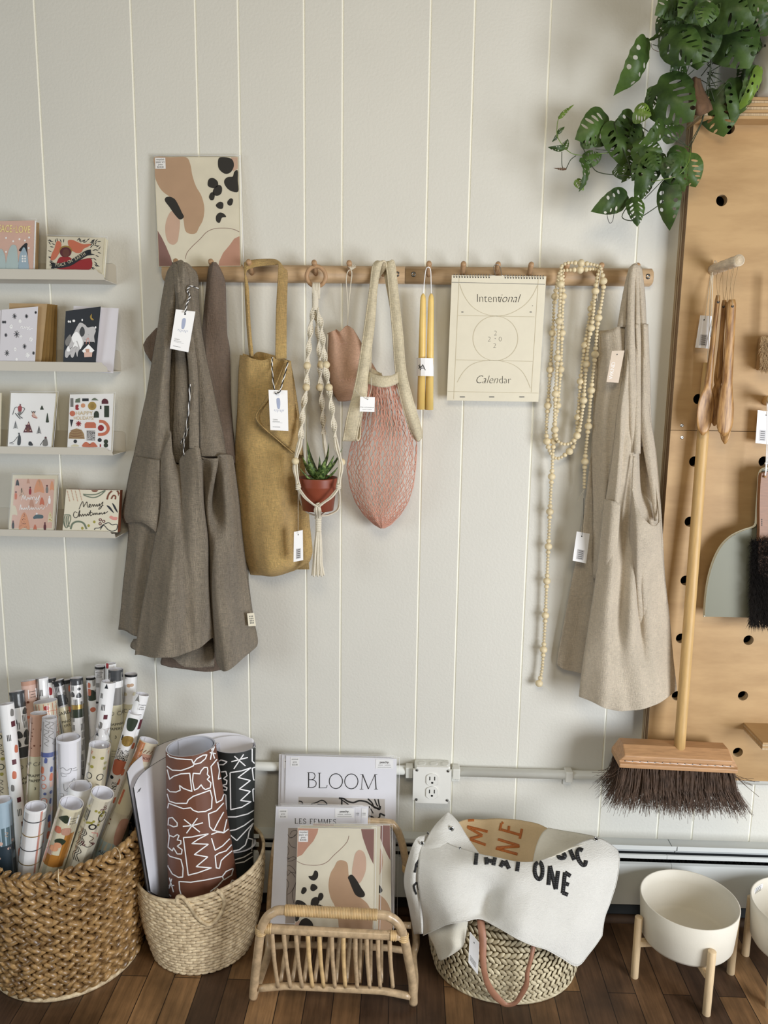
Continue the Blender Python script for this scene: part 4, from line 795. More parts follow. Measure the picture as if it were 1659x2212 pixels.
mb.grid(crinkle(pleat(G, .007, 2.3, .4), .004, .8, .5, 53), 'linen_natural'); mb.build('skirt', e, solid=T, off=1)
mb = MB()  # right side panel hanging from the scooped armhole
G = net([([1050, 1092, 1118, 1137, 1124], [1366, 1374, 1388, 1410, 1425], [11.6, 13.4, 14.6, 13.4, 9]), ([1072, 1110, 1134, 1150, 1140], [1365, 1374, 1388, 1409, 1426], [11.8, 14.2, 15, 13.6, 9]), ([1120, 1145, 1165, 1176, 1165], [1363, 1375, 1389, 1407, 1427], [12, 15, 15, 13.6, 9]), ([1170, 1185, 1200, 1200, 1200], [1362, 1376, 1388, 1402, 1430], [11.4, 14.4, 13.4, 12, 8.6]), ([1230, 1250, 1255, 1250, 1250], [1368, 1377, 1385, 1396, 1434], [10.2, 12, 11, 11, 7.2]), ([1300, 1310, 1315, 1310, 1300], [1372, 1380, 1388, 1398, 1440], [9.4, 10.2, 10, 10, 6.4]), ([1360, 1370, 1370, 1370, 1360], [1376, 1384, 1392, 1402, 1446], [8, 8, 8, 8, 5])], 6, 6)
mb.grid(crinkle(G, .001, .8, .5, 54), 'linen_natural'); mb.build('side_panel', e, solid=T, off=1)
mb = MB(); mb.tube(crs([P(1370, 985, 11), P(1367, 1060, 11.8), P(1374, 1092, 13), P(1385, 1115, 14.4), P(1398, 1134, 14.4), P(1412, 1137, 13), P(1423, 1130, 10), P(1423, 1095, 8), P(1412, 1020, 7), P(1402, 960, 6.6), P(1394, 900, 6.2)], 7), .0022, 'linen_natural', 7); mb.build('hem', e)
mb = MB(); mb.grid(net([(965, [1385, 1400, 1416], [4.4, 4.6, 4.4]), (1050, [1380, 1402, 1424], [4, 4.4, 4.6]), (1140, [1376, 1400, 1428], [4, 4.4, 5])]), 'linen_natural_shaded'); mb.build('armhole_inside', e, solid=T)  # inside of the opening, its shade painted with the darker linen
mb = MB(); G = net([([1077, 1082, 1088], [1306, 1324, 1339], [10.2, 12.8, 12.2]), (1150, [1299, 1320, 1335], [10.2, 13, 12.2]), (1245, [1290, 1310, 1328], [7.8, 11, 10.6])], 5, 5); mb.grid(G, 'linen_natural'); mb.build('pocket', e, solid=T, off=1)
for rows, sd in (([([590, 582, 576], [1366, 1372, 1378], [5.4, 6, 6.6]), ([580, 574, 572], [1359, 1366, 1374], [7.6, 8.4, 8.2]), (640, [1345, 1353, 1362], [7, 8, 7.4]), (706, [1334, 1343, 1357], [7.4, 8.2, 7.8])], 1), ([([592, 584, 578], [1368, 1374, 1378], [5, 5.6, 6]), ([578, 574, 574], [1362, 1368, 1376], [8.4, 9, 8.6]), (620, [1357, 1366, 1372], [9, 9.6, 8.6]), (700, [1355, 1364, 1370], [9.2, 9.8, 8.8]), (820, [1356, 1364, 1374], [9.4, 10, 9]), (960, [1360, 1368, 1378], [9.4, 10, 9]), (1080, [1358, 1364, 1372], [8, 9, 8])], 2),
                 ([([574, 573, 578], [1374, 1380, 1386], [8.4, 8.6, 7]), (640, [1378, 1386, 1393], [8, 8.6, 7]), (760, [1384, 1392, 1398], [7, 8, 6.4]), (880, [1380, 1392, 1402], [7, 8, 6.2]), (960, [1388, 1402, 1414], [7.4, 8.2, 6.4]), (1040, [1402, 1412, 1421], [7, 7.6, 6.4]), (1125, [1414, 1420, 1426], [7.6, 8, 7])], 3), ([([572, 572, 574], [1370, 1374, 1380], [8.8, 9, 8.6]), (650, [1372, 1377, 1383], [8.6, 9, 8]), (800, [1370, 1376, 1384], [8.2, 8.6, 8]), (980, [1370, 1376, 1383], [10.6, 11, 10.6])], 4)):
    ribbon('strap', rows, e, 'linen_natural', seed=sd)
o = hangtag(e, [P(1322, 758, 11), P(1349, 757, 10.6), P(1336, 827, 10.4), P(1310, 825, 11)], None, None, (.46, .12), 'swing_tag', lambda mb, mp: mb.text(mp, 'WKND', 4.4, 12.6, 4.6, 'white', .0004, rot=-90, off=-.015, sx=.75), 'tagpink', label='pink swing tag')
o = hangtag(e, [P(1246, 1148, 6), P(1274, 1153, 5.6), P(1266, 1217, 5.6), P(1237, 1211, 6)], None, None, (.42, .13), 'price_tag', price_tag)
mb = MB(); mb.tube([P(1257, 1157, 6.2), P(1261, 1110, 5.4), P(1261, 1076, 5)], .0005, 'dark_metal', 4); mb.build('tag_string', o)
# ------------------------------------------------------------------ card ledges on the left
def ledge(rt, lipt, lipb, corner, lab):
    "rt: right top of the back plate, lipt/lipb: right end of the lip, corner: right back corner"
    a = P(*rt, .3); cz = P(*corner, .3).z; D = 6.2; lt = P(*lipt, D); lb = P(*lipb, D); xr = a.x; xl = lb.x+.004
    e = thing('card_ledge', (-.9, 0, cz), lab, 'shelf', 'pale metal card ledges')
    mb = MB(); X0 = -1.25; r = .006
    mb.prism([(X0, -.0028, cz), (xr, -.0028, cz), (xr, -.0028, a.z-r), (xr-.002, -.0028, a.z-.002), (xr-r, -.0028, a.z), (X0, -.0028, a.z)], .0015, 'shelf_metal'); mb.build('back_plate', e)
    mb = MB(); mb.add([(X0, -.002, cz), (xr, -.002, cz), (xr, -.003, cz), (xl, -D/100, lb.z), (X0, -D/100, lb.z)], [(0, 1, 2, 3, 4)], 'shelf_metal', False); mb.build('tray', e, solid=.0014)
    mb = MB(); y = -D/100; mb.prism([(X0, y, lb.z-.0006), (xl, y, lb.z-.0006), (xl-.002, y, lb.z+.010), (lt.x+.001, y, lt.z-.006), (lt.x-.004, y, lt.z), (X0, y, lt.z)], .0014, 'shelf_metal'); mb.build('front_lip', e)
ledge((250, 570), (212, 583), (222, 604), (251, 614), 'pale metal card ledge, topmost of the four on the left')
ledge((259, 757), (223, 783), (229, 803), (261, 802), 'pale metal card ledge with navy card, second from the top')
ledge((270, 932), (232, 968), (240, 983), (271, 975), 'pale metal card ledge with skier card, third from the top')
ledge((277, 1102), (240, 1148), (246, 1162), (277, 1146), 'pale metal card ledge, lowest of the four on the left')
def card(name, q, t, label, cat, group=None, paper='white', edge='cream_light', deco=None, extra=None):
    c = [P(*a) for a in q]; e = thing(name, c[3].lerp(c[2], .5), label, cat, group); mb = MB(); mb.slab(c, t, paper, edge)
    mp = mb.mapper()
    if deco: deco(mb, mp)
    mb.build('printed_cover' if deco else 'sheet', e)
    if extra: extra(e, c)
    return e
def clear(e, c, g=.02):
    q = quad(c); mb = MB(); s = [q(-g*.5, -g, .0025), q(1+g*2, -g, .0025), q(1+g*2, 1, .0025), q(-g*.5, 1, .0025)]; mb.add(s, [(0, 3, 2, 1)], 'sleeve', False); mb.tube([s[0], s[1], s[2]], .0005, 'white', 4); mb.build('plastic_sleeve', e)
g1 = Z(0, 440, 300/1659); k1 = 300/1659
def d_peace(mb, mp):
    q = lambda p: g1(p); mb.rect(mp, -20, 480, 71, 606, 'coral', .0003, 2); mb.rect(mp, -20, 480, 71, 606, 'art_rose', .0004, 2)
    for pts in ([(75, 800), (95, 600), (130, 510), (165, 490), (200, 520), (215, 650), (215, 800)], [(225, 800), (235, 620), (260, 560), (290, 520), (325, 600), (340, 700), (340, 800)], [(0, 800), (-30, 700), (0, 560), (20, 540), (60, 620), (70, 800)]):
        mb.blob(mp, q(pts), 'mist' if pts[0][0] != 225 else 'iceblue', .0006)
    mb.blob(mp, q([(225, 560), (300, 475), (330, 480), (325, 520), (345, 800), (330, 760), (300, 560)]), 'navy', .0005)
    mb.blob(mp, q([(-60, 200), (20, 205), (120, 270), (240, 380), (280, 470), (230, 560), (170, 480), (90, 560), (40, 700), (-60, 760)]), 'lilac', .0005)
    for x, y in ((75, 410), (160, 450), (235, 425), (350, 405), (345, 530), (75, 575), (300, 440)): mb.blob(mp, q(circ(x, y, 12)), 'white', .0008, rings=1)
    for i in range(2):
        for j in range(3): mb.blob(mp, q(circ(272+i*30, 628+j*30, 11)), 'white', .0008, rings=1)
    mb.text(mp, 'LOVE', 33.5, 503, 22, 'foil', .0012, off=.01, sx=.62, al='LEFT', rot=1); mb.text(mp, 'PEACE', 27, 502, 22, 'foil', .0012, off=.01, sx=.6, al='RIGHT', rot=2); mb.blob(mp, q(circ(170, 298, 9)), 'foil', .001, rings=1)
c = card('greeting_card', [(-30, 478, 5), (75, 476, 5), (71, 600, 5.6), (-34, 602, 5.6)], .006, 'pink PEACE LOVE christmas card in a clear sleeve, at left end of the top ledge', 'card', None, 'pinkpaper', 'white', d_peace, clear)
for i in range(2): card('envelope', [(-20, 480+i, 3.6-i*.8), (80+i*4, 480+i, 3.6-i*.8), (77+i*4, 598, 4.6-i*.8), (-20, 598, 4.6-i*.8)], .002, 'kraft envelope behind the PEACE LOVE card', 'envelope', 'kraft envelopes behind the PEACE LOVE card', 'kraft_light', 'kraft_light')
def d_angel(mb, mp):
    q = g1; rnd = random.Random(3)
    for i in range(150):
        x = rnd.uniform(590, 1190); y = rnd.uniform(420, 775)
        if 640 < x < 1090 and y > 440 and not (y < 470): continue
        a = math.atan2(y-640, x-840)+rnd.uniform(-.7, .7); mb.blob(mp, q([(x-24*math.cos(a), y-24*math.sin(a)), (x-5*math.sin(a), y+5*math.cos(a)), (x+24*math.cos(a), y+24*math.sin(a)), (x+5*math.sin(a), y-5*math.cos(a))]), 'navy', .0003, rings=1)
    mb.blob(mp, q([(680, 775), (690, 680), (720, 640), (790, 630), (850, 650), (900, 700), (1080, 650), (1085, 780), (900, 785)]), 'red', .0006)
    mb.blob(mp, q([(605, 670), (620, 600), (650, 540), (670, 470), (690, 445), (720, 455), (735, 490), (720, 560), (690, 620), (650, 670)]), 'coral', .0005)
    mb.blob(mp, q([(815, 440), (870, 435), (930, 460), (1000, 485), (1085, 480), (1060, 510), (1000, 540), (970, 580), (920, 590), (860, 560), (820, 500)]), 'coral', .0005)
    mb.blob(mp, q(circ(785, 560, 75, 58)), 'gold', .0007); mb.blob(mp, q(circ(785, 580, 68, 60)), 'burgundy', .0009); mb.blob(mp, q(circ(790, 590, 42, 50)), 'skin', .0011)
    mb.line(mp, q([(640, 742), (740, 738), (840, 712), (940, 650), (1040, 590), (1090, 580)]), 60*k1, 'navy', .0012); mb.blob(mp, q([(600, 700), (650, 705), (650, 778), (610, 775), (630, 740)]), 'navy', .0012, sm=False); mb.blob(mp, q([(1040, 565), (1085, 548), (1075, 585), (1112, 612), (1050, 620)]), 'navy', .0012, sm=False)
    for i, ch in enumerate('PEACE ON EARTH'):
        t = i/13.; x = 675+t*345; y = 752-8*t-(max(0, t-.15)**1.25)*152; mb.text(mp, ch, x*k1, 440+y*k1, 10, 'cream', .0016, rot=-2-30*min(1, t*1.6), sx=.75)
card('boxed_cards', [(102, 511, 5.2), (225, 514, 5.2), (219, 596, 5.8), (99, 600, 5.8)], .022, 'boxed PEACE ON EARTH card with a red angel on the top ledge', 'card', None, 'cream_light', 'cream', d_angel, lambda e, c: clear(e, c, .03))
def d_snow(mb, mp):
    q = g1
    def star(x, y, r, m, w=4):
        for a in (10, 55, 100, 150): a = math.radians(a); mb.line(mp, q([(x-r*math.cos(a), y-r*1.3*math.sin(a)), (x+r*math.cos(a), y+r*1.3*math.sin(a))]), w*k1*1.5, m, .0006, sm=False)
    for x, y, r in ((175, 1345, 26), (318, 1345, 20), (428, 1300, 14), (38, 1415, 14), (62, 1415, 14), (72, 1570, 18), (200, 1560, 34), (295, 1705, 24), (84, 1785, 28), (402, 1785, 16)): star(x, y, r, 'navy')
    for x, y, r in ((135, 1470, 22), (240, 1405, 18), (372, 1620, 24), (332, 1810, 26), (182, 1740, 18), (255, 1590, 14), (200, 1860, 14)): star(x, y, r, 'white', 7)
    mb.line(mp, q([(245, 1490), (255, 1465), (270, 1470), (262, 1490), (285, 1488), (295, 1470), (305, 1488), (320, 1472), (335, 1485), (350, 1470), (362, 1478)]), 1.4, 'white', .0006); mb.line(mp, q([(322, 1505), (345, 1495), (360, 1505), (375, 1492), (396, 1495)]), 1.4, 'white', .0006)
card('greeting_card', [(4, 669, 5.4), (82, 662, 5.0), (75, 790, 5.8), (-2, 788, 5.8)], .001, 'lilac card with dark stars on the second ledge, in front of kraft cards', 'card', None, 'lilac', 'white', d_snow)
card('greeting_card', [(-4, 671, 5.2), (70, 664, 4.6), (66, 790, 5.4), (-8, 788, 5.4)], .001, 'lilac back leaf of the starry card on the second ledge', 'card', None, 'lilac', 'white')
for i in range(5): card('envelope', [(20+i*2, 655+i*.5, 4.4-i*.7), (102+i*5.4, 656+i*.7, 4.2-i*.7), (88+i*8, 792, 5.0-i*.7), (20, 792, 5.2-i*.7)], .0015, 'brown kraft envelope standing behind the starry lilac card', 'envelope', 'brown kraft envelopes on the second ledge', 'kraft' if i else 'kraft_light', 'kraft')
def d_village(mb, mp):
    q = g1; b = lambda p, m, h=.0005, **k: mb.blob(mp, q(p), m, h, **k)
    b([(780, 1830), (785, 1750), (830, 1680), (840, 1620), (880, 1550), (920, 1470), (960, 1420), (1020, 1450), (1050, 1480), (1120, 1470), (1145, 1520), (1125, 1580), (1130, 1660), (1060, 1560), (1010, 1590), (1000, 1680), (940, 1760), (925, 1830), (900, 1760), (880, 1830), (850, 1830), (825, 1740), (815, 1830)], 'lightgrey')
    b([(780, 1640), (840, 1560), (850, 1640), (800, 1700)], 'greyprint', .0007); b([(950, 1530), (980, 1470), (1010, 1500), (1010, 1560), (975, 1590)], 'darkgrey', .0007); b([(860, 1590), (920, 1530), (990, 1640), (960, 1740), (930, 1640), (880, 1660)], 'white', .0007)
    b([(870, 1720), (905, 1640), (935, 1710), (900, 1700)], 'white', .0009); b([(800, 1760), (815, 1700), (840, 1760)], 'white', .0009)
    b([(980, 1760), (1060, 1680), (1130, 1755), (1105, 1775), (1000, 1780)], 'white', .0009, sm=False); b([(1005, 1775), (1105, 1775), (1100, 1830), (1010, 1835)], 'pinkpaper', .0010, sm=False); b([(1020, 1735), (1070, 1735), (1070, 1775), (1030, 1775)], 'art_rose', .0011, sm=False)
    mb.line(mp, q([(1030, 1680), (1040, 1620), (1060, 1610), (1070, 1680)]), 1.2, 'pinkline', .0009)
    b([(1098, 1315), (1078, 1345), (1085, 1380), (1108, 1392), (1122, 1385), (1100, 1368), (1092, 1340)], 'gold', .0006)
    for x, y in ((820, 1408), (840, 1410), (876, 1400), (890, 1400), (983, 1390), (1143, 1478)): b(circ(x, y, 9, 14), 'white', .0006, rings=1)
card('greeting_card', [(142, 672, 5.2), (218, 662, 5.0), (206, 795, 5.8), (136, 792, 5.8)], .001, 'navy card with a white village and a gold moon on the second ledge', 'card', None, 'navy', 'white', d_village)
card('envelope', [(159, 661, 3.6), (256, 666, 3.2), (244, 806, 4.8), (150, 800, 4.8)], .002, 'pale lilac envelope behind the navy village card', 'envelope', None, 'lilac', 'lilac')
g2 = Z(0, 820, 300/1659)
def d_ski(mb, mp):
    q = g2; b = lambda p, m, h=.0005, **k: mb.blob(mp, q(p), m, h, **k); l = lambda p, w=1.2, m='navy', **k: mb.line(mp, q(p), w, m, .0007, **k)
    b([(215, 330), (240, 310), (262, 330), (255, 380), (222, 380)], 'red'); b([(222, 380), (255, 380), (250, 420), (228, 420)], 'greyprint'); b(circ(243, 302, 10), 'burgundy', rings=1)
    l([(215, 330), (182, 335), (152, 418)], 1.3); l([(262, 330), (296, 350), (255, 412)], 1.3); l([(183, 400), (215, 440), (245, 470)], 1.8); l([(212, 400), (245, 445), (272, 462)], 1.8)
    b([(385, 395), (405, 385), (420, 420), (450, 455), (435, 462), (395, 445)], 'pinkpaper'); l([(382, 425), (400, 450), (445, 462)], 1.2, 'red'); b(circ(402, 388, 11), 'navy', rings=1); l([(378, 375), (390, 400)]); l([(424, 375), (415, 400)])
    for x, y, w, hh, m in ((502, 335, 22, 50, 'darkgreen'), (567, 455, 18, 116, 'darkgreen')): b([(x, y-hh/2), (x+w*.8, y+hh*.2), (x+w, y+hh*.45), (x, y+hh/2), (x-w, y+hh*.45), (x-w*.8, y+hh*.2)], m)
    b([(344, 495), (392, 632), (277, 632), (310, 560), (305, 540), (325, 540)], 'burgundy', sm=False)
    for x, y in ((342, 530), (308, 606), (366, 606)): b(circ(x, y, 9), 'pinkpaper', .0007, rings=1)
    b([(325, 632), (325, 580), (345, 570), (350, 632)], 'rust', .0006, sm=False)
    for x, y in ((187, 540), (467, 600)):
        l([(x, y-45), (x-3, y+42)], 1)
        for i in range(5): w = 8+i*5; yy = y-30+i*15; l([(x-w, yy+12), (x, yy), (x+w, yy+12)], 1.1, sm=False)
    b([(230, 650), (250, 690), (245, 775), (208, 775), (215, 690)], 'navy'); b(circ(228, 645, 11), 'darkgrey', rings=1); l([(212, 680), (165, 740), (120, 755)]); b([(112, 752), (165, 760), (160, 775), (120, 770)], 'lightgrey')
    b([(535, 700), (560, 705), (572, 785), (510, 785)], 'greyprint'); b(circ(546, 694, 13), 'burgundy', rings=1); b([(345, 745), (372, 742), (395, 785), (345, 785)], 'navy'); l([(525, 720), (480, 785)])
card('greeting_card', [(24, 849, 4.8), (121, 850, 4.8), (110, 974, 5.8), (16, 973, 5.8)], .006, 'white card with skiers and a red cabin on the third ledge', 'card', None, 'white', 'cream', d_ski, lambda e, c: clear(e, c, .03))
card('greeting_card', [(-60, 847, 4.8), (2, 849, 4.8), (-1, 970, 5.8), (-62, 968, 5.8)], .004, 'cream card cut off by the left edge of the third ledge', 'card', None, 'cream_light', 'cream')
def d_happy(mb, mp):
    q = g2; b = lambda p, m, h=.0005, **k: mb.blob(mp, q(p), m, h, **k); R = lambda x0, y0, x1, y1, m: b([(x0, y0), (x1, y0), (x1, y1), (x0, y1)], m, sm=False); rnd = random.Random(2)
    R(842, 222, 878, 325, 'greyprint'); b([(898, 275), (905, 235), (958, 218), (958, 275)], 'sageline', sm=False); R(983, 225, 1060, 258, 'navy'); b([(1090, 248), (1110, 225), (1135, 216), (1180, 250)], 'sageline', sm=False); b([(1215, 290), (1215, 255), (1232, 232), (1255, 226), (1282, 238), (1295, 262), (1295, 290)], 'burgundy', sm=False)
    b([(905, 305), (935, 300), (940, 320), (932, 332), (944, 350), (930, 364), (905, 358), (902, 335)], 'red'); b(circ(993, 310, 26), 'peachprint'); b(circ(1102, 315, 50), 'gold'); b(circ(866, 405, 33), 'coral')
    for i in range(16): a = i*PI/8; mb.line(mp, q([(1102+8*math.cos(a), 315+8*math.sin(a)), (1102+48*math.cos(a), 315+48*math.sin(a))]), .5, 'kraft', .0008, sm=False)
    R(1196, 312, 1212, 352, 'black'); R(1246, 312, 1304, 450, 'darkgreen'); b([(1122, 455), (1122, 405), (1135, 380), (1153, 373), (1174, 383), (1183, 410), (1183, 455)], 'darkgreen', sm=False); b([(835, 477), (878, 479), (852, 568)], 'navy', sm=False)
    for i in range(4): a = i*PI/4; mb.line(mp, q([(940-32*math.cos(a), 527-32*math.sin(a)), (940+32*math.cos(a), 527+32*math.sin(a))]), 2, 'red', .0006, sm=False)
    b([(1013, 578), (1013, 530), (1035, 508), (1125, 508), (1147, 530), (1147, 578)], 'coral', sm=False); b(circ(1206, 578, 36), 'red'); mb.line(mp, q([(1185, 498), (1240, 505), (1285, 550), (1292, 600), (1262, 640), (1215, 655), (1172, 655)]), 36*k1, 'coral', .0006)
    b([(820, 705), (830, 640), (860, 600), (915, 583), (975, 600), (1005, 650), (1012, 708)], 'kraft_light', sm=False)
    for i in range(5): mb.line(mp, q([(830+i*3, 690-i*20), (900, 682-i*20), (1000-i*8, 690-i*19)]), .9, 'rust', .0008)
    R(1035, 605, 1138, 728, 'lightgrey')
    for i in range(90): x, y = rnd.uniform(1040, 1132), rnd.uniform(610, 722); mb.rect(mp, x*k1, 820+y*k1, (x+7)*k1, 820+(y+5)*k1, 'ink', .0008, 1)
    for x, y, r in ((900, 738, 21), (1192, 722, 24), (1266, 740, 26), (1266, 785, 26)): b(circ(x, y, r), 'navy' if r < 25 else 'darkgreen')
    b([(990, 802), (1000, 760), (1030, 745), (1060, 760), (1072, 785), (1090, 755), (1125, 750), (1152, 780), (1155, 804)], 'coral'); R(1192, 772, 1208, 804, 'red'); b([(848, 798), (870, 778), (900, 772), (935, 782), (942, 798)], 'cream')
    mb.text(mp, 'HAPPY', 1007*k1, 820+425*k1, 12.5, 'gold', .0009, off=-.015); mb.text(mp, 'HOLIDAYS!', 1003*k1, 820+480*k1, 11, 'gold', .0009, off=-.012, sx=.8)
card('greeting_card', [(151, 852, 4.8), (246, 850, 4.8), (240, 976, 5.8), (145, 974, 5.8)], .008, 'HAPPY HOLIDAYS card with colourful cut shapes on the third ledge', 'card', None, 'white', 'cream_light', d_happy, clear)
def d_merry1(mb, mp):
    q = g2; b = lambda p, m, h=.0006, **k: mb.blob(mp, q(p), m, h, **k); rnd = random.Random(8)
    mb.add([mp(33, 1034, .0003), mp(118, 1035, .0003), mp(112, 1141, .0003), mp(24, 1141, .0003)], [(0, 1, 2, 3)], 'pinkpaper', False)
    def tree(x, y, w, hh, m, dots=None):
        b([(x, y-hh/2), (x+w*.3, y-hh*.2), (x+w*.5, y+hh*.5), (x, y+hh*.42), (x-w*.5, y+hh*.5), (x-w*.3, y-hh*.2)], m)
        if dots:
            for i in range(26): t = rnd.random(); mb.blob(mp, q(circ(x+w*.42*t*rnd.uniform(-1, 1), y-hh*.45+hh*.85*t, 4, n=5)), dots, .0009, rings=1, sm=False)
    tree(210, 1230, 44, 74, 'navy'); tree(338, 1212, 36, 60, 'art_rose'); tree(468, 1270, 120, 160, 'peachprint', 'art_tan'); tree(622, 1265, 50, 110, 'peachprint'); tree(262, 1345, 70, 110, 'art_peach', 'ink'); tree(502, 1450, 56, 90, 'coral'); tree(378, 1470, 60, 100, 'art_rose')
    tree(290, 1685, 130, 200, 'peachprint', 'burgundy'); tree(600, 1640, 60, 130, 'cream', 'gold'); tree(170, 1560, 80, 120, 'cream_light'); tree(420, 1760, 40, 60, 'coral')
    for x, y, m in ((192, 1385, 'coral'), (362, 1330, 'red'), (563, 1310, 'greyprint'), (592, 1440, 'white'), (158, 1735, 'navy'), (538, 1755, 'burgundy')): b([(x-12, y+40), (x-15, y-10), (x, y-35), (x+14, y-10), (x+10, y+40)], m); b(circ(x, y-42, 10), 'burgundy' if m != 'white' else 'white', rings=1)
    b([(400, 1640), (440, 1612), (510, 1620), (512, 1655), (440, 1660), (405, 1665)], 'teal'); b(circ(440, 1602, 11), 'white', rings=1)
    for p in ([(262, 1440), (275, 1385), (285, 1385), (290, 1430), (305, 1385), (315, 1435), (325, 1430), (335, 1405), (345, 1425), (350, 1405), (362, 1435), (370, 1405), (385, 1405), (385, 1435), (397, 1405), (415, 1405), (425, 1440), (440, 1400), (445, 1440), (478, 1380), (455, 1450), (430, 1480), (440, 1440)],
              [(236, 1560), (252, 1490), (255, 1555), (268, 1530), (280, 1555), (295, 1530), (300, 1555), (318, 1530), (330, 1555), (350, 1500), (352, 1555), (380, 1530), (385, 1555), (400, 1530), (412, 1552), (430, 1528), (445, 1550), (465, 1530), (470, 1552), (495, 1525), (515, 1550), (540, 1515)], [(572, 1480), (560, 1520)]): mb.line(mp, q(p), 1.3, 'white', .0012)
card('greeting_card', [(28, 1026, 4.8), (124, 1027, 4.8), (115, 1152, 5.8), (18, 1151, 5.8)], .006, 'pink Merry Christmas card with little trees on the lowest ledge', 'card', None, 'cream_light', 'cream_light', d_merry1, lambda e, c: clear(e, c, .03))
def d_merry2(mb, mp):
    q = g2; b = lambda p, m, h=.0006, **k: mb.blob(mp, q(p), m, h, **k); l = lambda p, w=2, m='sageline', **k: mb.line(mp, q(p), w, m, .0008, **k)
    for i in range(4):
        for j in range(4): x = 812+i*48+j*8; y = 1340+j*34-(i % 2)*12; l([(x-8, y-14), (x, y+14)], 1, 'art_rose', sm=False)
    b([(778, 1480), (810, 1465), (840, 1500), (880, 1480), (915, 1490), (900, 1530), (840, 1562), (775, 1565)], 'olive'); b([(1095, 1322), (1172, 1322), (1150, 1340), (1110, 1338)], 'rust')
    l([(995, 1368), (1060, 1375), (1150, 1370), (1210, 1345), (1260, 1325), (1200, 1380), (1130, 1408), (1060, 1400), (1000, 1378)], 2.2); l([(1280, 1432), (1300, 1370), (1350, 1325), (1405, 1330), (1425, 1390)], 3.4, 'rust'); l([(1330, 1425), (1355, 1385), (1382, 1395), (1378, 1430)], 3, 'rust')
    b([(1275, 1505), (1310, 1515), (1345, 1560), (1362, 1595), (1320, 1560)], 'navy'); b([(1340, 1475), (1370, 1500), (1400, 1560), (1405, 1590), (1370, 1545)], 'navy')
    b([(1308, 1640), (1330, 1625), (1360, 1640), (1402, 1645), (1395, 1675), (1350, 1675), (1320, 1660)], 'pinkline')
    for x, y in ((1200, 1675), (1240, 1692), (1198, 1722)): l(circ(x, y, 14, n=8), 1.6, 'burgundy', closed=True)
    l([(845, 1785), (870, 1720), (930, 1695), (1000, 1715), (1035, 1785)], 3.6, 'sageline')
    for x, y in ((1128, 1700), (1060, 1745), (985, 1775)): b(circ(x, y, 14, 17), 'olive')
    for x in (780, 805, 828): l([(x, 1620), (x-14, 1680), (x+2, 1760)], 2, 'sageline')
    l([(760, 1640), (770, 1615), (840, 1620), (840, 1690), (800, 1770), (770, 1740), (762, 1690)], 1.6, 'sageline')
    l([(1130, 1795), (1140, 1775), (1190, 1770), (1240, 1730), (1300, 1710), (1340, 1735), (1400, 1730), (1395, 1790), (1340, 1810), (1290, 1790), (1240, 1740), (1200, 1790)], 1.5, 'navy')
    S = lambda p: l(p, 1.15, 'ink')
    S([(945, 1550), (965, 1500), (990, 1455), (1000, 1520), (1012, 1500), (1040, 1460), (1045, 1510), (1060, 1525), (1085, 1495), (1070, 1490), (1065, 1520), (1090, 1520), (1108, 1490), (1118, 1518), (1130, 1490), (1145, 1515), (1160, 1488), (1168, 1515), (1192, 1480), (1190, 1512), (1232, 1460), (1210, 1530), (1180, 1550), (1195, 1525), (1238, 1500)])
    S([(925, 1590), (895, 1580), (878, 1620), (900, 1650), (930, 1635), (950, 1570), (955, 1570), (945, 1640), (962, 1610), (975, 1635), (990, 1605), (1000, 1632), (1018, 1605), (1030, 1630), (1050, 1600), (1055, 1625), (1075, 1590), (1085, 1560), (1078, 1622), (1100, 1618), (1115, 1595), (1120, 1618), (1138, 1592), (1145, 1615), (1160, 1590), (1170, 1612), (1195, 1590), (1190, 1612), (1215, 1590), (1222, 1610), (1255, 1580), (1245, 1605), (1290, 1575)]); S([(1060, 1590), (1105, 1585)])
card('boxed_cards', [(143, 1057, 5), (259, 1059, 5), (254, 1150, 5.8), (135, 1146, 5.8)], .018, 'boxed Merry Christmas cards in black script with a green border on the lowest ledge', 'card', None, 'cream_light', 'rust', d_merry2)

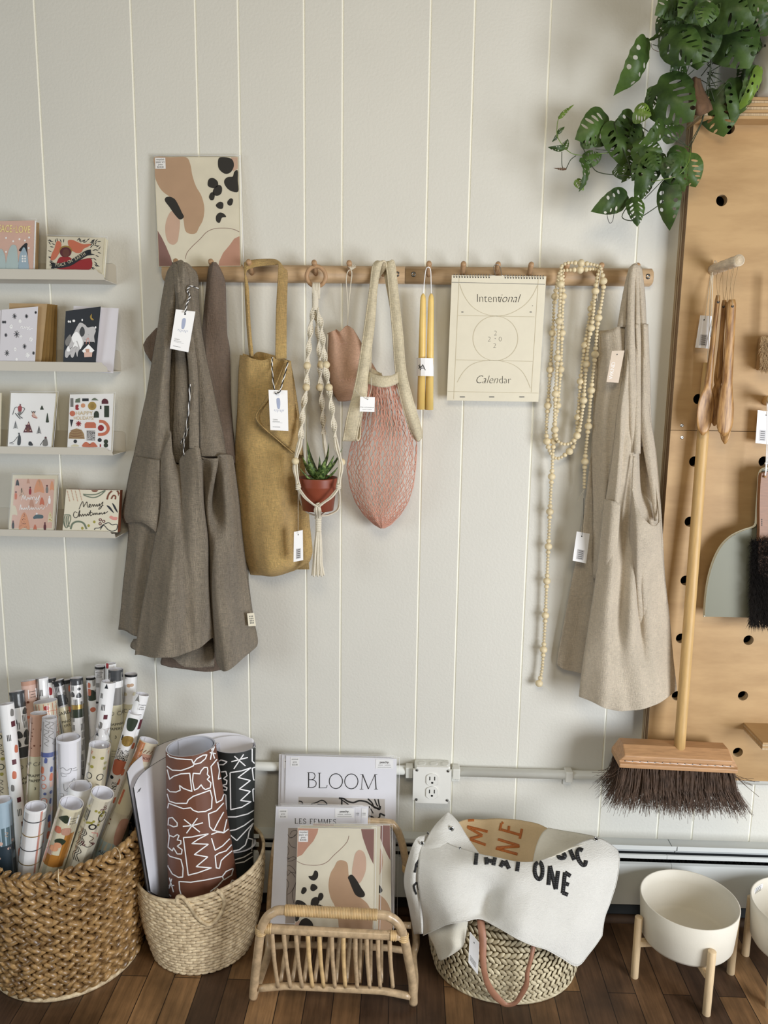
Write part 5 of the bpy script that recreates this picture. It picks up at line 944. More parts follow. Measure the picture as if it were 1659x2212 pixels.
# ------------------------------------------------------------------ plywood peg wall on the right
X0 = .592; YF = -.046; XE = 2.2; ztop = P(1560, 270, 4.6).z; zseam = P(1500, 930, 4.6).z; zbot = P(1520, 1684, 4.6).z
e = thing('plywood_pegboard', (1.0, 0, zbot), 'honey coloured plywood peg wall with round holes at right', 'pegboard')
HP = [(1575, 277), (1559, 433), (1509, 862), (1500, 997), (1490, 1127), (1481, 1254), (1471, 1379), (1462, 1503), (1617, 1383), (1605, 1503), (1594, 1625), (1650, 997), (1536, 716), (1668, 862), (1640, 1130)]
HR = 12*mpp(P(1559, 433, 4.6))
holes = [P(x, y, 4.6) for x, y in HP]
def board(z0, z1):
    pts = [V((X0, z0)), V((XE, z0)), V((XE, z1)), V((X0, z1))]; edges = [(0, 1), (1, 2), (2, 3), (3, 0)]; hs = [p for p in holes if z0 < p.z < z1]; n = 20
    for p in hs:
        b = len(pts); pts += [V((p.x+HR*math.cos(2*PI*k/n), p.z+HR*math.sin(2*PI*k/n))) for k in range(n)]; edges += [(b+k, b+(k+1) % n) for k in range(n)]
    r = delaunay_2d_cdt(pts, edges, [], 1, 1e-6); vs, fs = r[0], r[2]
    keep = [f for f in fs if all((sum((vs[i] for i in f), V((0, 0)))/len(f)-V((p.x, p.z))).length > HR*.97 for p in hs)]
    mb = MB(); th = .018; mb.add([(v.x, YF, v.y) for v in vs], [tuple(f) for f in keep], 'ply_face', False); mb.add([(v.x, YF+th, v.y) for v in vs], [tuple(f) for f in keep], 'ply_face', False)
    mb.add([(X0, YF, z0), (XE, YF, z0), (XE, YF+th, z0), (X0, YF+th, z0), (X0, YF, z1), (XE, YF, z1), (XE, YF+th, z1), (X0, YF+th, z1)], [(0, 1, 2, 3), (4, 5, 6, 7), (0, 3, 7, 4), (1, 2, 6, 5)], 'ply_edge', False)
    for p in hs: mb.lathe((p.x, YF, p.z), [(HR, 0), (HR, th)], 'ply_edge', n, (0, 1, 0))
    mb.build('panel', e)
board(zbot, zseam-.0006); board(zseam+.0006, ztop)
mb = MB(); mb.box((X0, YF+.018, zbot), (X0+.018, 0, ztop), 'ply_edge'); mb.box((X0+.018, YF+.018, zbot), (XE, YF+.03, zbot+.03), 'ply_edge')
for y in (YF+.004, YF+.009, YF+.014, YF+.0185, YF+.030): mb.box((X0-.0006, y-.0009, zbot), (X0, y+.0009, ztop), 'ply_layer')
mb.build('side_frame', e)
mb = MB(); mb.box((X0+.02, -.003, zbot+.03), (XE, -.001, ztop), 'black'); mb.build('hole_shade_sheet', e)  # black sheet standing in for the shade behind the holes
for x, y in ((1473, 919), (1473, 945)): p = P(x, y, 4.6); mb = MB(); mb.lathe(p, [(.0042, 0), (.0038, .0008), (.0018, .0008), (.0001, 0)], 'silver', 14, (0, -1, 0)); mb.build('screw', e)
# deep shelf on top, seen as stacked ply edges
s = thing('plywood_shelf', (1.0, -.05, ztop), 'thick plywood shelf capping the peg wall, under the speckled pot', 'shelf')
z2 = P(1630, 208, 9).z; mb = MB(); lay = 7
for i in range(lay): a, b = ztop+(z2-ztop)*i/lay, ztop+(z2-ztop)*(i+1)/lay; mb.box((X0, -.088+(.003 if i % 2 else 0), a), (XE, 0, b-.0006), 'ply_edge' if i % 2 else 'ply_face')
mb.build('shelf_board', s)
s = thing('plywood_ledge', P(1659, 1620, 12), 'corner of a plywood ledge at the right edge, low on the peg wall', 'shelf')
a = P(1648, 1604, 15); mb = MB()
for i in range(4): mb.box((a.x, -.15, a.z-.0045*(i+1)+.0004), (XE, YF, a.z-.0045*i), 'ply_edge' if i % 2 else 'ply_face')
mb.build('shelf_board', s)

# birch dowel and what hangs on it
def peg(label, a, b, r, m, me, bark=True):
    e = thing('birch_peg' if bark else 'wooden_peg', a, label, 'peg'); mb = MB(); n = 10; pts = [a.lerp(b, i/n) for i in range(n+1)]; mb.tube(pts, [r*(1+.03*math.sin(i*2)) for i in range(n+1)], m, 18); mb.build('branch' if bark else 'dowel', e)
    d = (b-a).normalized(); mb = MB(); mb.lathe(b, [(r*.97, 0), (r*.97, .0006), (.0001, .0008)], me, 18, d); 
    if bark:
        for k in (.8, .6, .4, .2): mb.lathe(b+d*.0009, [(r*k, 0), (r*k-.0004, .0003)], 'kraft_light', 18, d)
    mb.build('cut_end', e)
DA = P(1540, 583, 4.6); DB = P(1597, 562, 15)
peg('pale birch twig peg holding the wooden spoons', DA, DB, 12.2*mpp(DB), 'birch', 'birch_end')
def onD(t): return DA.lerp(DB, t)
def spoon(label, top, neck, tip, hw, bw, d, t, kind, rot=0.):
    "top, neck, tip: photograph positions; hw handle half width, bw bowl half width in photograph pixels"
    A, B, C2 = P(*top, d), P(*neck, d-.6), P(*tip, d-1); e = thing('wooden_spoon' if kind == 's' else 'wooden_spatula', C2, label, 'spoon' if kind == 's' else 'spatula', 'olive wood utensils'); k = mpp(A)
    ax = (C2-A).normalized(); side = V((math.cos(rot), -math.sin(rot), 0)); side = (side-ax*side.dot(ax)).normalized(); nn = side.cross(ax); nn = -nn if nn.y > 0 else nn
    L1 = (B-A).length; L = (C2-A).length; N = 30; vs = []; mb = MB(); M = 14
    for i in range(N+1):
        l = L*i/N
        if l < L1: q = l/L1; w = hw*(.72+.5*q-.28*math.sin(PI*q)) if kind == 's' else hw*(1+.25*q); th = .0055
        else:
            q = (l-L1)/(L-L1); w = max(hw*1.2*(1-min(1, q*4)), bw*math.sqrt(max(0, 1-((q-.52)/.485)**2))) if kind == 's' else hw*1.25+(bw-hw*1.25)*min(1, q*2); th = .0042*(1 if q < .97 else .6)
            if kind != 's' and q > .7: w *= math.sqrt(max(0.02, 1-((q-.7)/.305)**2))
        if i == 0: w *= .7
        c = A.lerp(C2, i/N)
        for j in range(M):
            a = 2*PI*j/M; x = math.cos(a)*max(w, .6)*k; yy = math.sin(a)*th
            dish = .004*math.sin(PI*min(1, max(0, (l-L1)/(L-L1))))*(1-(math.cos(a))**2) if (l > L1 and kind == 's' and math.sin(a) > 0) else 0
            vs.append(c+side*x+nn*(yy-dish*1.6))
    mb.add(vs, [(i*M+j, i*M+(j+1) % M, (i+1)*M+(j+1) % M, (i+1)*M+j) for i in range(N) for j in range(M)]+[tuple(range(M))[::-1], tuple(range(N*M, N*M+M))], 'olive_wood')
    mb.build('handle_and_bowl', e)
    hole = A+ax*.014+nn*.0058; mb = MB(); mb.lathe(hole, [(.0028, 0), (.0001, .0004)], 'black', 10, nn); mb.build('hanging_hole', e)
    o = onD(t); R = .0118; mb = MB(); mb.tube(crs([hole, P(top[0]-3, top[1]-35, d+.6), o+V((-.004, 0, -R*.9)), o+V((0, 0, R*1.05)), o+V((.006, -.001, -R*.6)), P(top[0]+5, top[1]-30, d+.4), hole], 6), .0007, 'kraft_light', 5); mb.build('hanging_string', e)
spoon('olive wood spoon with its hollow bowl facing out, leftmost of the hanging utensils', (1551, 638), (1533, 830), (1518, 940), 7.5, 19, 11, .28, 's')
spoon('olive wood utensil half hidden between two others, under the birch peg', (1565, 648), (1552, 820), (1543, 920), 8, 13, 9.8, .5, 's', .5)
spoon('broad olive wood spatula in front, rightmost of the hanging utensils', (1581, 647), (1567, 830), (1564, 942), 9.5, 18.5, 12.9, .86, 'p')
spoon('olive wood spoon showing only its tip, behind the broad spatula', (1573, 652), (1563, 850), (1566, 959), 7, 13, 11, .7, 's', .3)
t_ = P(1525, 682, 7)
e = thing('paper_tag', P(1517, 750, 6.4), 'white paper price tag hanging from the birch peg left of the spoons', 'tag')
o = hangtag(e, [P(1513, 681, 7), P(1538, 683, 6.4), P(1532, 753, 6), P(1502, 751, 7)], [[P(1523, 690, 7.2), P(1529, 640, 7), P(1536, 590, 5.6)]], None, (.36, .13), 'tag_card', price_tag, sm='cotton_cord')
# broom
bt, bb = P(1530, 784, 6.4), P(1467, 1626, 11.5)
e = thing('broom', P(1460, 1765, 11.5), 'long handled wooden broom with dark bristles hanging in front of the peg wall', 'broom')
mb = MB(); n = 16; mb.tube([bt.lerp(bb, i/n) for i in range(n+1)], [.0125*(1 if i > 0 else .85) for i in range(n+1)], 'broom_wood', 20); mb.build('handle', e)
mb = MB(); h0 = P(1533, 815, 8); mb.lathe(h0, [(.0035, 0), (.0001, .0004)], 'black', 12, (0, -1, 0)); mb.tube(crs([h0, P(1529, 780, 8.4), P(1532, 700, 8.2), P(1537, 600, 6.4), onD(.12)+V((0, 0, .012)), P(1540, 590, 5), h0+V((.001, -.001, 0))], 6), .0009, 'cotton_cord', 5); mb.build('hanging_cord', e)
hl, hr = P(1338, 1655, 14.5), P(1594, 1668, 14.5); zt_, zb_ = P(1465, 1612, 9).z, P(1465, 1660, 14.5).z
xl, xr_ = hl.x, hr.x; tilt = (hr.z-hl.z)/(xr_-xl)
mb = MB(); prof = [(-.085, 0), (-.118+.0, 0), (-.145, -.016), (-.145, -.026), (-.139, -.029), (-.139, -.034), (-.146, -.036), (-.146, -.046), (-.070, -.046), (-.070, -.036), (-.075, -.030), (-.070, -.016)]
zh = zb_+.046; n = len(prof)
def hx(x, y, z): return V((x, y, z+(x-xl)*tilt-.002))
vs = []
for x in (xl+.008, xl+.003, xl, xr_-.003, xr_-.008) if False else (xl, xr_): vs += [hx(x+(.012 if pz > -.020 and x == xl else (-.014 if pz > -.030 and x == xr_ else 0)), py, zh+pz) for py, pz in prof]
mb.add(vs, [(i, (i+1) % n, (i+1) % n+n, i+n) for i in range(n)]+[tuple(range(n))[::-1], tuple(range(n, 2*n))], 'head_wood', False); mb.build('head', e, bevel=.0018)
mb = MB()
for i in range(15):
    x = xl+.014+(xr_-xl-.03)*i/14; mb.ball(hx(x, -.1385, zh-.0315), .0016, 'black', 8); 
    if i < 14: mb.tube([hx(x, -.1405, zh-.0305), hx(x+.009, -.1412, zh-.0315), hx(x+(xr_-xl-.03)/14, -.1400, zh-.0325)], .0006, 'white', 4)
mb.build('stitching', e)
mb = MB(); rnd = random.Random(4); NT = 15
for row in range(5):
    for i in range(NT):
        x = xl+.012+(xr_-xl-.024)*i/(NT-1); y = -.137+row*.015
        for k in range(52 if row < 3 else 34):
            u = (i/(NT-1)-.5)*2; a0 = hx(x+rnd.gauss(0, .0042), y+rnd.gauss(0, .003), zh-.045); L = rnd.gauss(.093, .006)*(1-.06*abs(u))
            dx = u*.30*(1 if abs(u) > .7 else .35)+rnd.gauss(0, .13); dy = (row-2)*.14+rnd.gauss(0, .12); b_ = a0+V((dx*L, dy*L, -L)); c_ = a0+V((dx*L*.25, dy*L*.3, -L*.5))
            p = [a0, c_, b_]; r0 = .00062; side = V((1, 0, 0)); vs = []
            for q, w_ in zip(p, (1, 1, .5)): vs += [q-side*r0*w_, q+V((0, -r0*w_, 0)), q+side*r0*w_]
            mb.add(vs, [(0, 1, 4, 3), (1, 2, 5, 4), (3, 4, 7, 6), (4, 5, 8, 7)], 'bristle')
for k in range(14):
    a0 = hx(xl+.014 if k % 2 else xr_-.014, -.12+rnd.uniform(-.02, .02), zh-.045); s = -1 if k % 2 else 1; p = [a0, a0+V((s*.025, 0, -.025)), a0+V((s*rnd.uniform(.045, .075), rnd.uniform(-.02, .02), -rnd.uniform(.02, .06)))]; mb.tube(crs(p, 4), .0005, 'bristle', 4)
mb.build('bristles', e, kind='stuff')
# dust pan, hand brush and other things at the right edge
e = thing('dustpan', P(1600, 1333, 7), 'sage green enamel dustpan with a pale rim, behind the dark hand brush', 'dustpan')
out = [(1521, 1332), (1521, 1318), (1523, 1290), (1527, 1260), (1534, 1230), (1545, 1200), (1560, 1175), (1580, 1157), (1605, 1145), (1624, 1139), (1632, 1130), (1634, 1100), (1637, 1060), (1639, 1028), (1644, 1015), (1655, 1011)]
DPD = 8.4; pts = [P(x, y, DPD) for x, y in crs(out, 3)]; xc = P(1672, 1100, DPD).x; mir = [V((2*xc-p.x, p.y, p.z)) for p in reversed(pts)]
mb = MB(); ring = pts+mir; mb.prism(ring, .0012, 'sage'); mb.build('pan', e)
mb = MB(); mb.tube(ring, .0024, 'sage_rim', 8); mb.grid([[p for p in ring[1:-1]], [p+V((0, -.006, 0)) for p in ring[1:-1]]], 'sage_rim'); mb.build('rim', e)
e = thing('hand_brush', P(1650, 1365, 10), 'dustpan brush with a red brown handle and thick dark hair, at right edge', 'brush')
mb = MB(); hp = [P(x, y, 10.4) for x, y in crs([(1641, 1145), (1641, 1090), (1644, 1030), (1650, 1022), (1664, 1020), (1672, 1030), (1672, 1090), (1668, 1140), (1676, 1165), (1676, 1240), (1640, 1240), (1640, 1165)], 3, True)]; mb.prism(hp, .014, 'brush_wood'); mp = mb.mapper()
for i in range(4): mb.rect(mp, 1644.5, 1121+i*4, 1646.5, 1123.5+i*4, 'ink', .0004, 1)
mb.build('handle', e, bevel=.002)
mb = MB(); mb.prism([P(1630, 1172, 10), P(1692, 1172, 10), P(1692, 1338, 10), P(1626, 1338, 10)], .010, 'bristle_dark'); mb.build('bristle_base', e, bevel=.004)
mb = MB(); n = 9000
for k in range(n):
    x = rnd.uniform(1621, 1690); y = rnd.uniform(1166, 1345); a0 = P(x, y, 10.0); ex = (x-1655)/35; ey = (y-1255)/90; L = rnd.uniform(.018, .032)
    d = V((ex*.55+rnd.gauss(0, .28), -1, -ey*.5-.15+rnd.gauss(0, .3))).normalized(); b_ = a0+d*L; r0 = .00042; vs = [a0+V((-r0, 0, 0)), a0+V((r0, 0, 0)), a0.lerp(b_, .55)+V((r0, 0, .001)), a0.lerp(b_, .55)+V((-r0, 0, .001)), b_]; mb.add(vs, [(0, 1, 2, 3), (3, 2, 4)], 'bristle_dark')
mb.build('bristles', e, kind='stuff')
mb = MB(); o_ = P(1653, 1030, 10.8); mb.tube(crs([o_, P(1655, 990, 10.8), P(1657, 930, 10.4), P(1657, 866, 10)], 5), .0010, 'white', 5); mb.tube(crs([o_, P(1658, 990, 10.8), P(1660, 930, 10.4), P(1661, 866, 10)], 5), .0010, 'white', 5); mb.ball(P(1655, 1001, 11), .0035, 'white', 8); mb.ball(o_, .0028, 'head_wood', 8); mb.build('hanging_cord', e)
a = P(1656, 866, 4.6); b_ = P(1668, 862, 11); peg('smooth round wooden peg at the right edge, holding brush and dustpan', a, b_, .0105, 'broom_wood', 'pale_wood', False)
e = thing('hanging_brush', P(1655, 800, 8), 'soft beige brush cut off by the right edge of the picture', 'brush')
mb = MB(); 
for k in range(1500):
    x = rnd.uniform(1643, 1675); y = rnd.uniform(726, 800); a0 = P(x, y, 7+rnd.uniform(0, 2)); b_ = a0+V((rnd.gauss(0, .004), rnd.gauss(-.006, .004), -rnd.uniform(.006, .014))); r0 = .0006; mb.add([a0+V((-r0, 0, 0)), a0+V((r0, 0, 0)), b_], [(0, 1, 2)], 'kraft_light')
mb.build('bristles', e, kind='stuff'); mb = MB(); mb.box(P(1641, 800, 7.4), P(1676, 728, 5), 'kraft_light'); mb.build('core', e, bevel=.004); mb = MB(); mb.tube([P(1668, 730, 8), P(1672, 640, 8), P(1674, 600, 8)], .004, 'broom_wood', 10); mb.build('handle', e)
e = thing('paper_tag', P(1645, 958, 5.4), 'white paper price tag under the smooth peg at the right edge', 'tag')
hangtag(e, [P(1637, 886, 7), P(1663, 889, 6.4), P(1660, 960, 6), P(1632, 957, 7)], [[P(1655, 896, 7.2), P(1659, 870, 8)]], None, (.7, .12), 'tag_card', price_tag)

# ------------------------------------------------------------------ trailing monstera and its pot
s = thing('plant_pot', (P(1680, 150, 3).x, -.07, z2), 'white terrazzo pot with black specks on the plywood shelf', 'pot')
mb = MB(); mb.lathe((P(1680, 150, 3).x, -.002, z2), [(.0001, 0), (.060, 0), (.066, .01), (.075, .15), (.070, .15), (.062, .13), (.0001, .13)], 'terrazzo', 40)
for i, v in enumerate(mb.v): mb.v[i] = V((v.x, -.08+v.y, v.z))
mb.build('pot', s)
e = thing('trailing_monstera', (P(1560, 100, 12).x, -.12, z2), 'dark green trailing plant with holes in its leaves, hanging from the top right', 'plant')
def leaf2d(kind):
    "outline with oval windows in a unit leaf: base at 0,0, tip at 1,0"
    if kind == 0: out = [(0, 0), (-.05, .10), (.0, .24), (.12, .36), (.32, .40), (.55, .34), (.76, .22), (.9, .10), (1, 0)]
    elif kind == 1: out = [(0, 0), (-.02, .08), (.08, .18), (.28, .24), (.5, .22), (.72, .15), (.88, .07), (1, 0)]
    else: out = [(0, 0), (-.06, .14), (.0, .30), (.14, .44), (.36, .48), (.58, .42), (.78, .28), (.92, .11), (1, 0)]
    top = crs(out, 4); pts = top+[(x, -y) for x, y in reversed(top[1:-1])]; wmax = max(y for _, y in top); holes = []
    for sg in (1, -1):
        for i, x in enumerate((.18, .34, .5, .65, .78)):
            y0 = .085; yy = wmax*(.9-.0*i)*max(.15, 1-((x-.3)/.72)**2)*.86
            if yy-y0 < .03: continue
            rr_ = random.Random(kind*31+i*7+(sg > 0)*3)
            if rr_.random() < .1: continue
            f_ = rr_.uniform(.8, 1.05); cx, cy = x+.05, y0+(yy-y0)/2*rr_.uniform(.75, 1.15); a = (yy-y0)/2*f_; an = math.radians(rr_.uniform(52, 66)); th_ = rr_.uniform(.024, .042)
            holes.append([(cx+math.cos(t)*a*math.cos(an)-math.sin(t)*th_*math.sin(an), sg*(cy+math.cos(t)*a*math.sin(an)+math.sin(t)*th_*math.cos(an))) for t in [2*PI*k/9 for k in range(9)]])
    return pts, holes, wmax
def tri_leaf(kind):
    pts, holes, wm = leaf2d(kind); vv = [V(p) for p in pts]; ed = [(i, (i+1) % len(pts)) for i in range(len(pts))]
    for h in holes: b = len(vv); vv += [V(p) for p in h]; ed += [(b+i, b+(i+1) % len(h)) for i in range(len(h))]
    for i in range(1, 12): vv.append(V((i/12, 0)))
    for i in range(1, 9):
        for y in (-.16, -.3, .16, .3):
            if abs(y) < wm*.8: vv.append(V((i/9., y*(1-(i/9.)**2*.6))))
    r = delaunay_2d_cdt(vv, ed, [], 1, 1e-6); vs, fs = r[0], r[2]
    def inside(c, h):
        k = False; j = len(h)-1
        for i in range(len(h)):
            if (h[i][1] > c.y) != (h[j][1] > c.y) and c.x < (h[j][0]-h[i][0])*(c.y-h[i][1])/(h[j][1]-h[i][1])+h[i][0]: k = not k
            j = i
        return k
    return vs, [f for f in fs if inside(sum((vs[i] for i in f), V((0, 0)))/len(f), pts) and not any(inside(sum((vs[i] for i in f), V((0, 0)))/len(f), h) for h in holes)]
LF = [tri_leaf(k) for k in range(3)]
def leaf(mb, b, t, kind, wid=1., roll=0., bend=.12, fold=.2, m='leaf'):
    B, T_ = P(*b), P(*t); ax = T_-B; L = ax.length; ax = ax/L; vw = (CAM-B).normalized(); side = ax.cross(vw).normalized(); nn = side.cross(ax); c, s_ = math.cos(roll), math.sin(roll); side, nn = side*c+nn*s_, nn*c-side*s_
    if nn.dot(vw) < 0: nn = -nn
    vs, fs = LF[kind]; out = []
    for v in vs: out.append(B+ax*(v.x*L)+side*(v.y*L*wid)+nn*(L*(bend*1.3*math.sin(PI*max(0, min(1, v.x)))-fold*1.3*abs(v.y)*wid-.45*v.y*v.y+.018*math.sin(v.x*34)*min(1, abs(v.y)*5)+.03*math.sin(v.x*7+v.y*9+L*40))))
    mb.add(out, [tuple(f) for f in fs], m)
fo = MB(); g = lambda x, y, d: (1160+x*.3008, y*.3008, d)
def lf(b, t, kind, wid=1, roll=0, bend=.12, fold=.2, m='leaf'): leaf(fo, g(*b), g(*t), kind, wid, roll, bend, fold, m)
lf((1010, -20, 18), (845, 110, 20), 0, 1.1, .2); lf((1045, 60, 14), (960, 190, 14), 0, 1.3, .3); lf((790, 270, 14), (553, 690, 12), 1, .95, .55, .16); lf((980, 165, 16), (790, 290, 14), 1, .9, .9)
lf((1170, 190, 18), (1150, 505, 16), 2, 1.15, -.2, .1); lf((940, 250, 18), (1180, 440, 20), 2, .9, .2); lf((860, 600, 12), (1120, 870, 15), 2, .95, .1, .1); lf((850, 630, 11), (800, 800, 10), 0, .9, .5); lf((1330, 150, 14), (1530, 490, 16), 2, .95, .2)
lf((1530, 380, 9), (1600, 250, 9), 0, 1, .3); lf((1430, 170, 20), (1250, 60, 22), 2, 1, 0); lf((1300, -30, 22), (1560, 160, 24), 2, 1.2, .1); lf((1190, -30, 20), (1010, 120, 22), 2, 1, .2); lf((1240, 20, 24), (1180, 200, 24), 0, 1.3, .1); lf((1560, 20, 22), (1400, 170, 22), 2, .9, .1)
lf((1600, 80, 18), (1650, 260, 14), 0, 1.1, .3); lf((1480, -40, 24), (1680, 60, 26), 2, 1, .1); lf((1120, 60, 16), (960, 30, 18), 0, 1.2, .2); lf((1340, 180, 10), (1240, 300, 9), 0, .9, .4)
lf((1560, 470, 12), (1400, 870, 9), 1, .8, .7, .15); lf((1600, 480, 12), (1420, 820, 10), 1, .6, .4, .2, .2, 'leaf_young'); lf((1420, 560, 11), (1400, 880, 10), 1, 1.1, .5); lf((1290, 640, 10), (1340, 985, 8), 2, 1.0, -.1, .1); lf((1500, 470, 9), (1440, 620, 8), 0, 1, .6)
lf((520, 870, 8), (275, 1000, 10), 0, 1.15, .1); lf((560, 870, 10), (620, 1200, 9), 0, .95, .4, .14); lf((690, 810, 9), (500, 1060, 8), 1, 1.3, .6); lf((640, 860, 7), (680, 1060, 7), 0, .9, .4); lf((700, 800, 11), (822, 830, 12), 0, 1.5, .3, .1, .2, 'leaf_young')
lf((910, 880, 14), (735, 1040, 15), 1, 1.2, .5, .2); lf((690, 1060, 12), (905, 1090, 14), 2, .85, .2); lf((740, 890, 9), (640, 1080, 9), 1, 1.3, .7); lf((900, 950, 8), (1060, 920, 7), 0, 1.3, .5)
lf((830, 1090, 12), (680, 1300, 12), 2, .75, .3); lf((860, 1100, 13), (700, 1420, 12), 1, 1.2, .3); lf((800, 1100, 15), (870, 1230, 16), 0, 1.2, .4); lf((800, 1260, 11), (740, 1440, 10), 0, .8, .4)
lf((1080, 1090, 13), (930, 1260, 15), 2, .9, .3); lf((940, 1130, 15), (1060, 1380, 13), 0, .8, .3); lf((1060, 1130, 11), (1140, 1345, 10), 2, .95, .1); lf((950, 1290, 14), (950, 1660, 11), 1, 1.0, -.2, .1)
lf((650, 1400, 11), (388, 1520, 12), 1, 1.25, .2); lf((700, 1420, 12), (720, 1630, 13), 0, .8, .3); lf((330, 1140, 11), (300, 1380, 12), 1, .75, .8, .2); lf((285, 1290, 12), (335, 1370, 12), 0, .9, .3, .1, .2, 'leaf_young')
lf((320, 990, 9), (460, 1010, 8), 0, 1.2, .5); lf((350, 1150, 11), (465, 1110, 9), 0, 1, .4); lf((155, 850, 11), (268, 752, 12), 1, .5, .4, .1, .2, 'leaf_young'); lf((145, 960, 11), (200, 910, 11), 1, .9, .3); lf((200, 1065, 12), (75, 1055, 13), 1, .7, .3); lf((150, 970, 10), (105, 1020, 10), 1, .9, .5); lf((190, 1070, 11), (222, 1000, 10), 0, .8, .5); lf((400, 1160, 11), (330, 1180, 11), 1, .9, .4)
lf((210, 1215, 12), (115, 1205, 13), 1, .35, .2, .1, .1, 'dead_leaf'); lf((1010, 430, 12), (940, 600, 11), 1, 1, .5); lf((1060, 470, 12), (1030, 610, 12), 1, .8, .5)
rl = random.Random(12)
for i in range(26):
    x, y = rl.uniform(860, 1640), rl.uniform(-60, 330); y = y if x > 1000 else min(y, 160); a = rl.uniform(.4, 2.6); L_ = rl.uniform(130, 230); lf((x, y, rl.uniform(6, 13)), (x+L_*math.cos(a), y+L_*math.sin(a), rl.uniform(6, 13)), rl.choice((0, 0, 2, 1)), rl.uniform(.8, 1.05), rl.uniform(-.4, .8), rl.uniform(.05, .2))
for i in range(12):
    x, y = rl.uniform(560, 1000), rl.uniform(900, 1200); a = rl.uniform(.9, 2.4); L_ = rl.uniform(100, 190); lf((x, y, rl.uniform(5, 11)), (x+L_*math.cos(a), y+L_*math.sin(a), rl.uniform(5, 11)), rl.choice((0, 1, 1)), rl.uniform(.8, 1.0), rl.uniform(-.3, .9), rl.uniform(.05, .2))
fo.build('foliage', e)
vn = MB()
for pth, r, m in (([(1250, 200, 16), (1255, 420, 14), (1220, 620, 12), (1190, 850, 11), (1080, 1060, 11)], 3.2, 'vine'), ([(1250, 420, 12), (1240, 600, 10), (1190, 860, 9), (1100, 1060, 9), (1070, 1190, 11), (920, 1410, 12), (905, 1450, 12), (770, 1545, 12), (690, 1585, 12), (610, 1555, 12), (680, 1440, 12)], 3.4, 'vine'), ([(900, 1450, 12), (898, 1310, 13)], 3, 'vine'), ([(920, 1275, 14), (830, 1370, 13), (770, 1430, 13)], 3, 'vine'),
                  ([(1080, 1050, 10), (915, 970, 11), (900, 965, 11)], 3.4, 'vine'), ([(1070, 1040, 12), (1010, 990, 13), (910, 890, 14)], 2.8, 'vine'), ([(640, 830, 10), (720, 890, 10), (800, 945, 11)], 3.4, 'vine'), ([(900, 1240, 12), (780, 1250, 11), (680, 1262, 11), (450, 1240, 11), (380, 1165, 11), (330, 1060, 10), (305, 1000, 9)], 3.4, 'vine'), ([(680, 1262, 11), (650, 1150, 11), (590, 1000, 11), (555, 880, 10)], 3.4, 'vine'),
                  ([(610, 1080, 9), (480, 1078, 9), (420, 1070, 9)], 2.6, 'vine'), ([(560, 1090, 9), (440, 1105, 10), (320, 1115, 10), (230, 1090, 11), (150, 990, 11), (145, 900, 11), (155, 850, 11)], 2.8, 'leaf_young'), ([(280, 1118, 10), (240, 1150, 11), (205, 1215, 12), (180, 1190, 12), (178, 1090, 12)], 2.8, 'vine'),
                  ([(1060, 1050, 13), (1100, 1070, 14), (1085, 1170, 15), (1010, 1260, 15), (900, 1290, 15), (820, 1305, 14)], 2.6, 'leaf_young'), ([(1330, 160, 12), (1290, 300, 12), (1245, 420, 12)], 3, 'vine'), ([(1290, 690, 12), (1370, 590, 12), (1400, 620, 12)], 2.4, 'vine'), ([(830, 320, 14), (905, 330, 14), (960, 260, 15), (1010, 80, 16), (995, 0, 17)], 2.4, 'vine'), ([(1030, 610, 12), (1090, 480, 12), (1130, 300, 14)], 3, 'vine'), ([(1000, 600, 12), (1050, 570, 12), (1130, 500, 13)], 3, 'vine'), ([(1560, 10, 20), (1450, -40, 22)], 3, 'vine'),
                  ([(650, 1480, 12), (700, 1585, 12)], 3, 'vine'), ([(560, 1470, 12), (545, 1580, 12), (520, 1600, 12), (505, 1540, 12), (540, 1530, 12)], 2, 'black'), ([(820, 310, 14), (830, 350, 13), (880, 372, 13), (910, 365, 13)], 1.6, 'dead_leaf'), ([(1250, 380, 10), (1300, 388, 8), (1370, 390, 8)], 1.6, 'vine')):
    vn.tube(crs([P(*g(*a)) for a in pth], 6), r*.3008*mpp(P(1450, 300, 11)), m, 7)
vn.build('vines', e)
mb = MB(); G = net([([168, 165, 170], [1496, 1503, 1512], [12, 14, 12]), (200, [1490, 1504, 1522], [12, 15, 12]), ([228, 230, 225], [1487, 1508, 1536], [12, 15.5, 12]), ([246, 250, 236], [1486, 1512, 1541], [12, 14, 11])], 4, 5); mb.grid(crinkle(G, .006, 3, 2, 71), 'dead_leaf'); mb.build('dried_leaf', e, solid=.001)
mb = MB(); rn = random.Random(9)
for k in range(26): a = P(1533+rn.uniform(-6, 6), 170+rn.uniform(-40, 30), 10); mb.tube([a, a+V((rn.gauss(.01, .02), rn.gauss(0, .01), rn.gauss(.0, .02)))], .0009, 'vine', 4)
mb.build('root_tangle', e, kind='stuff')
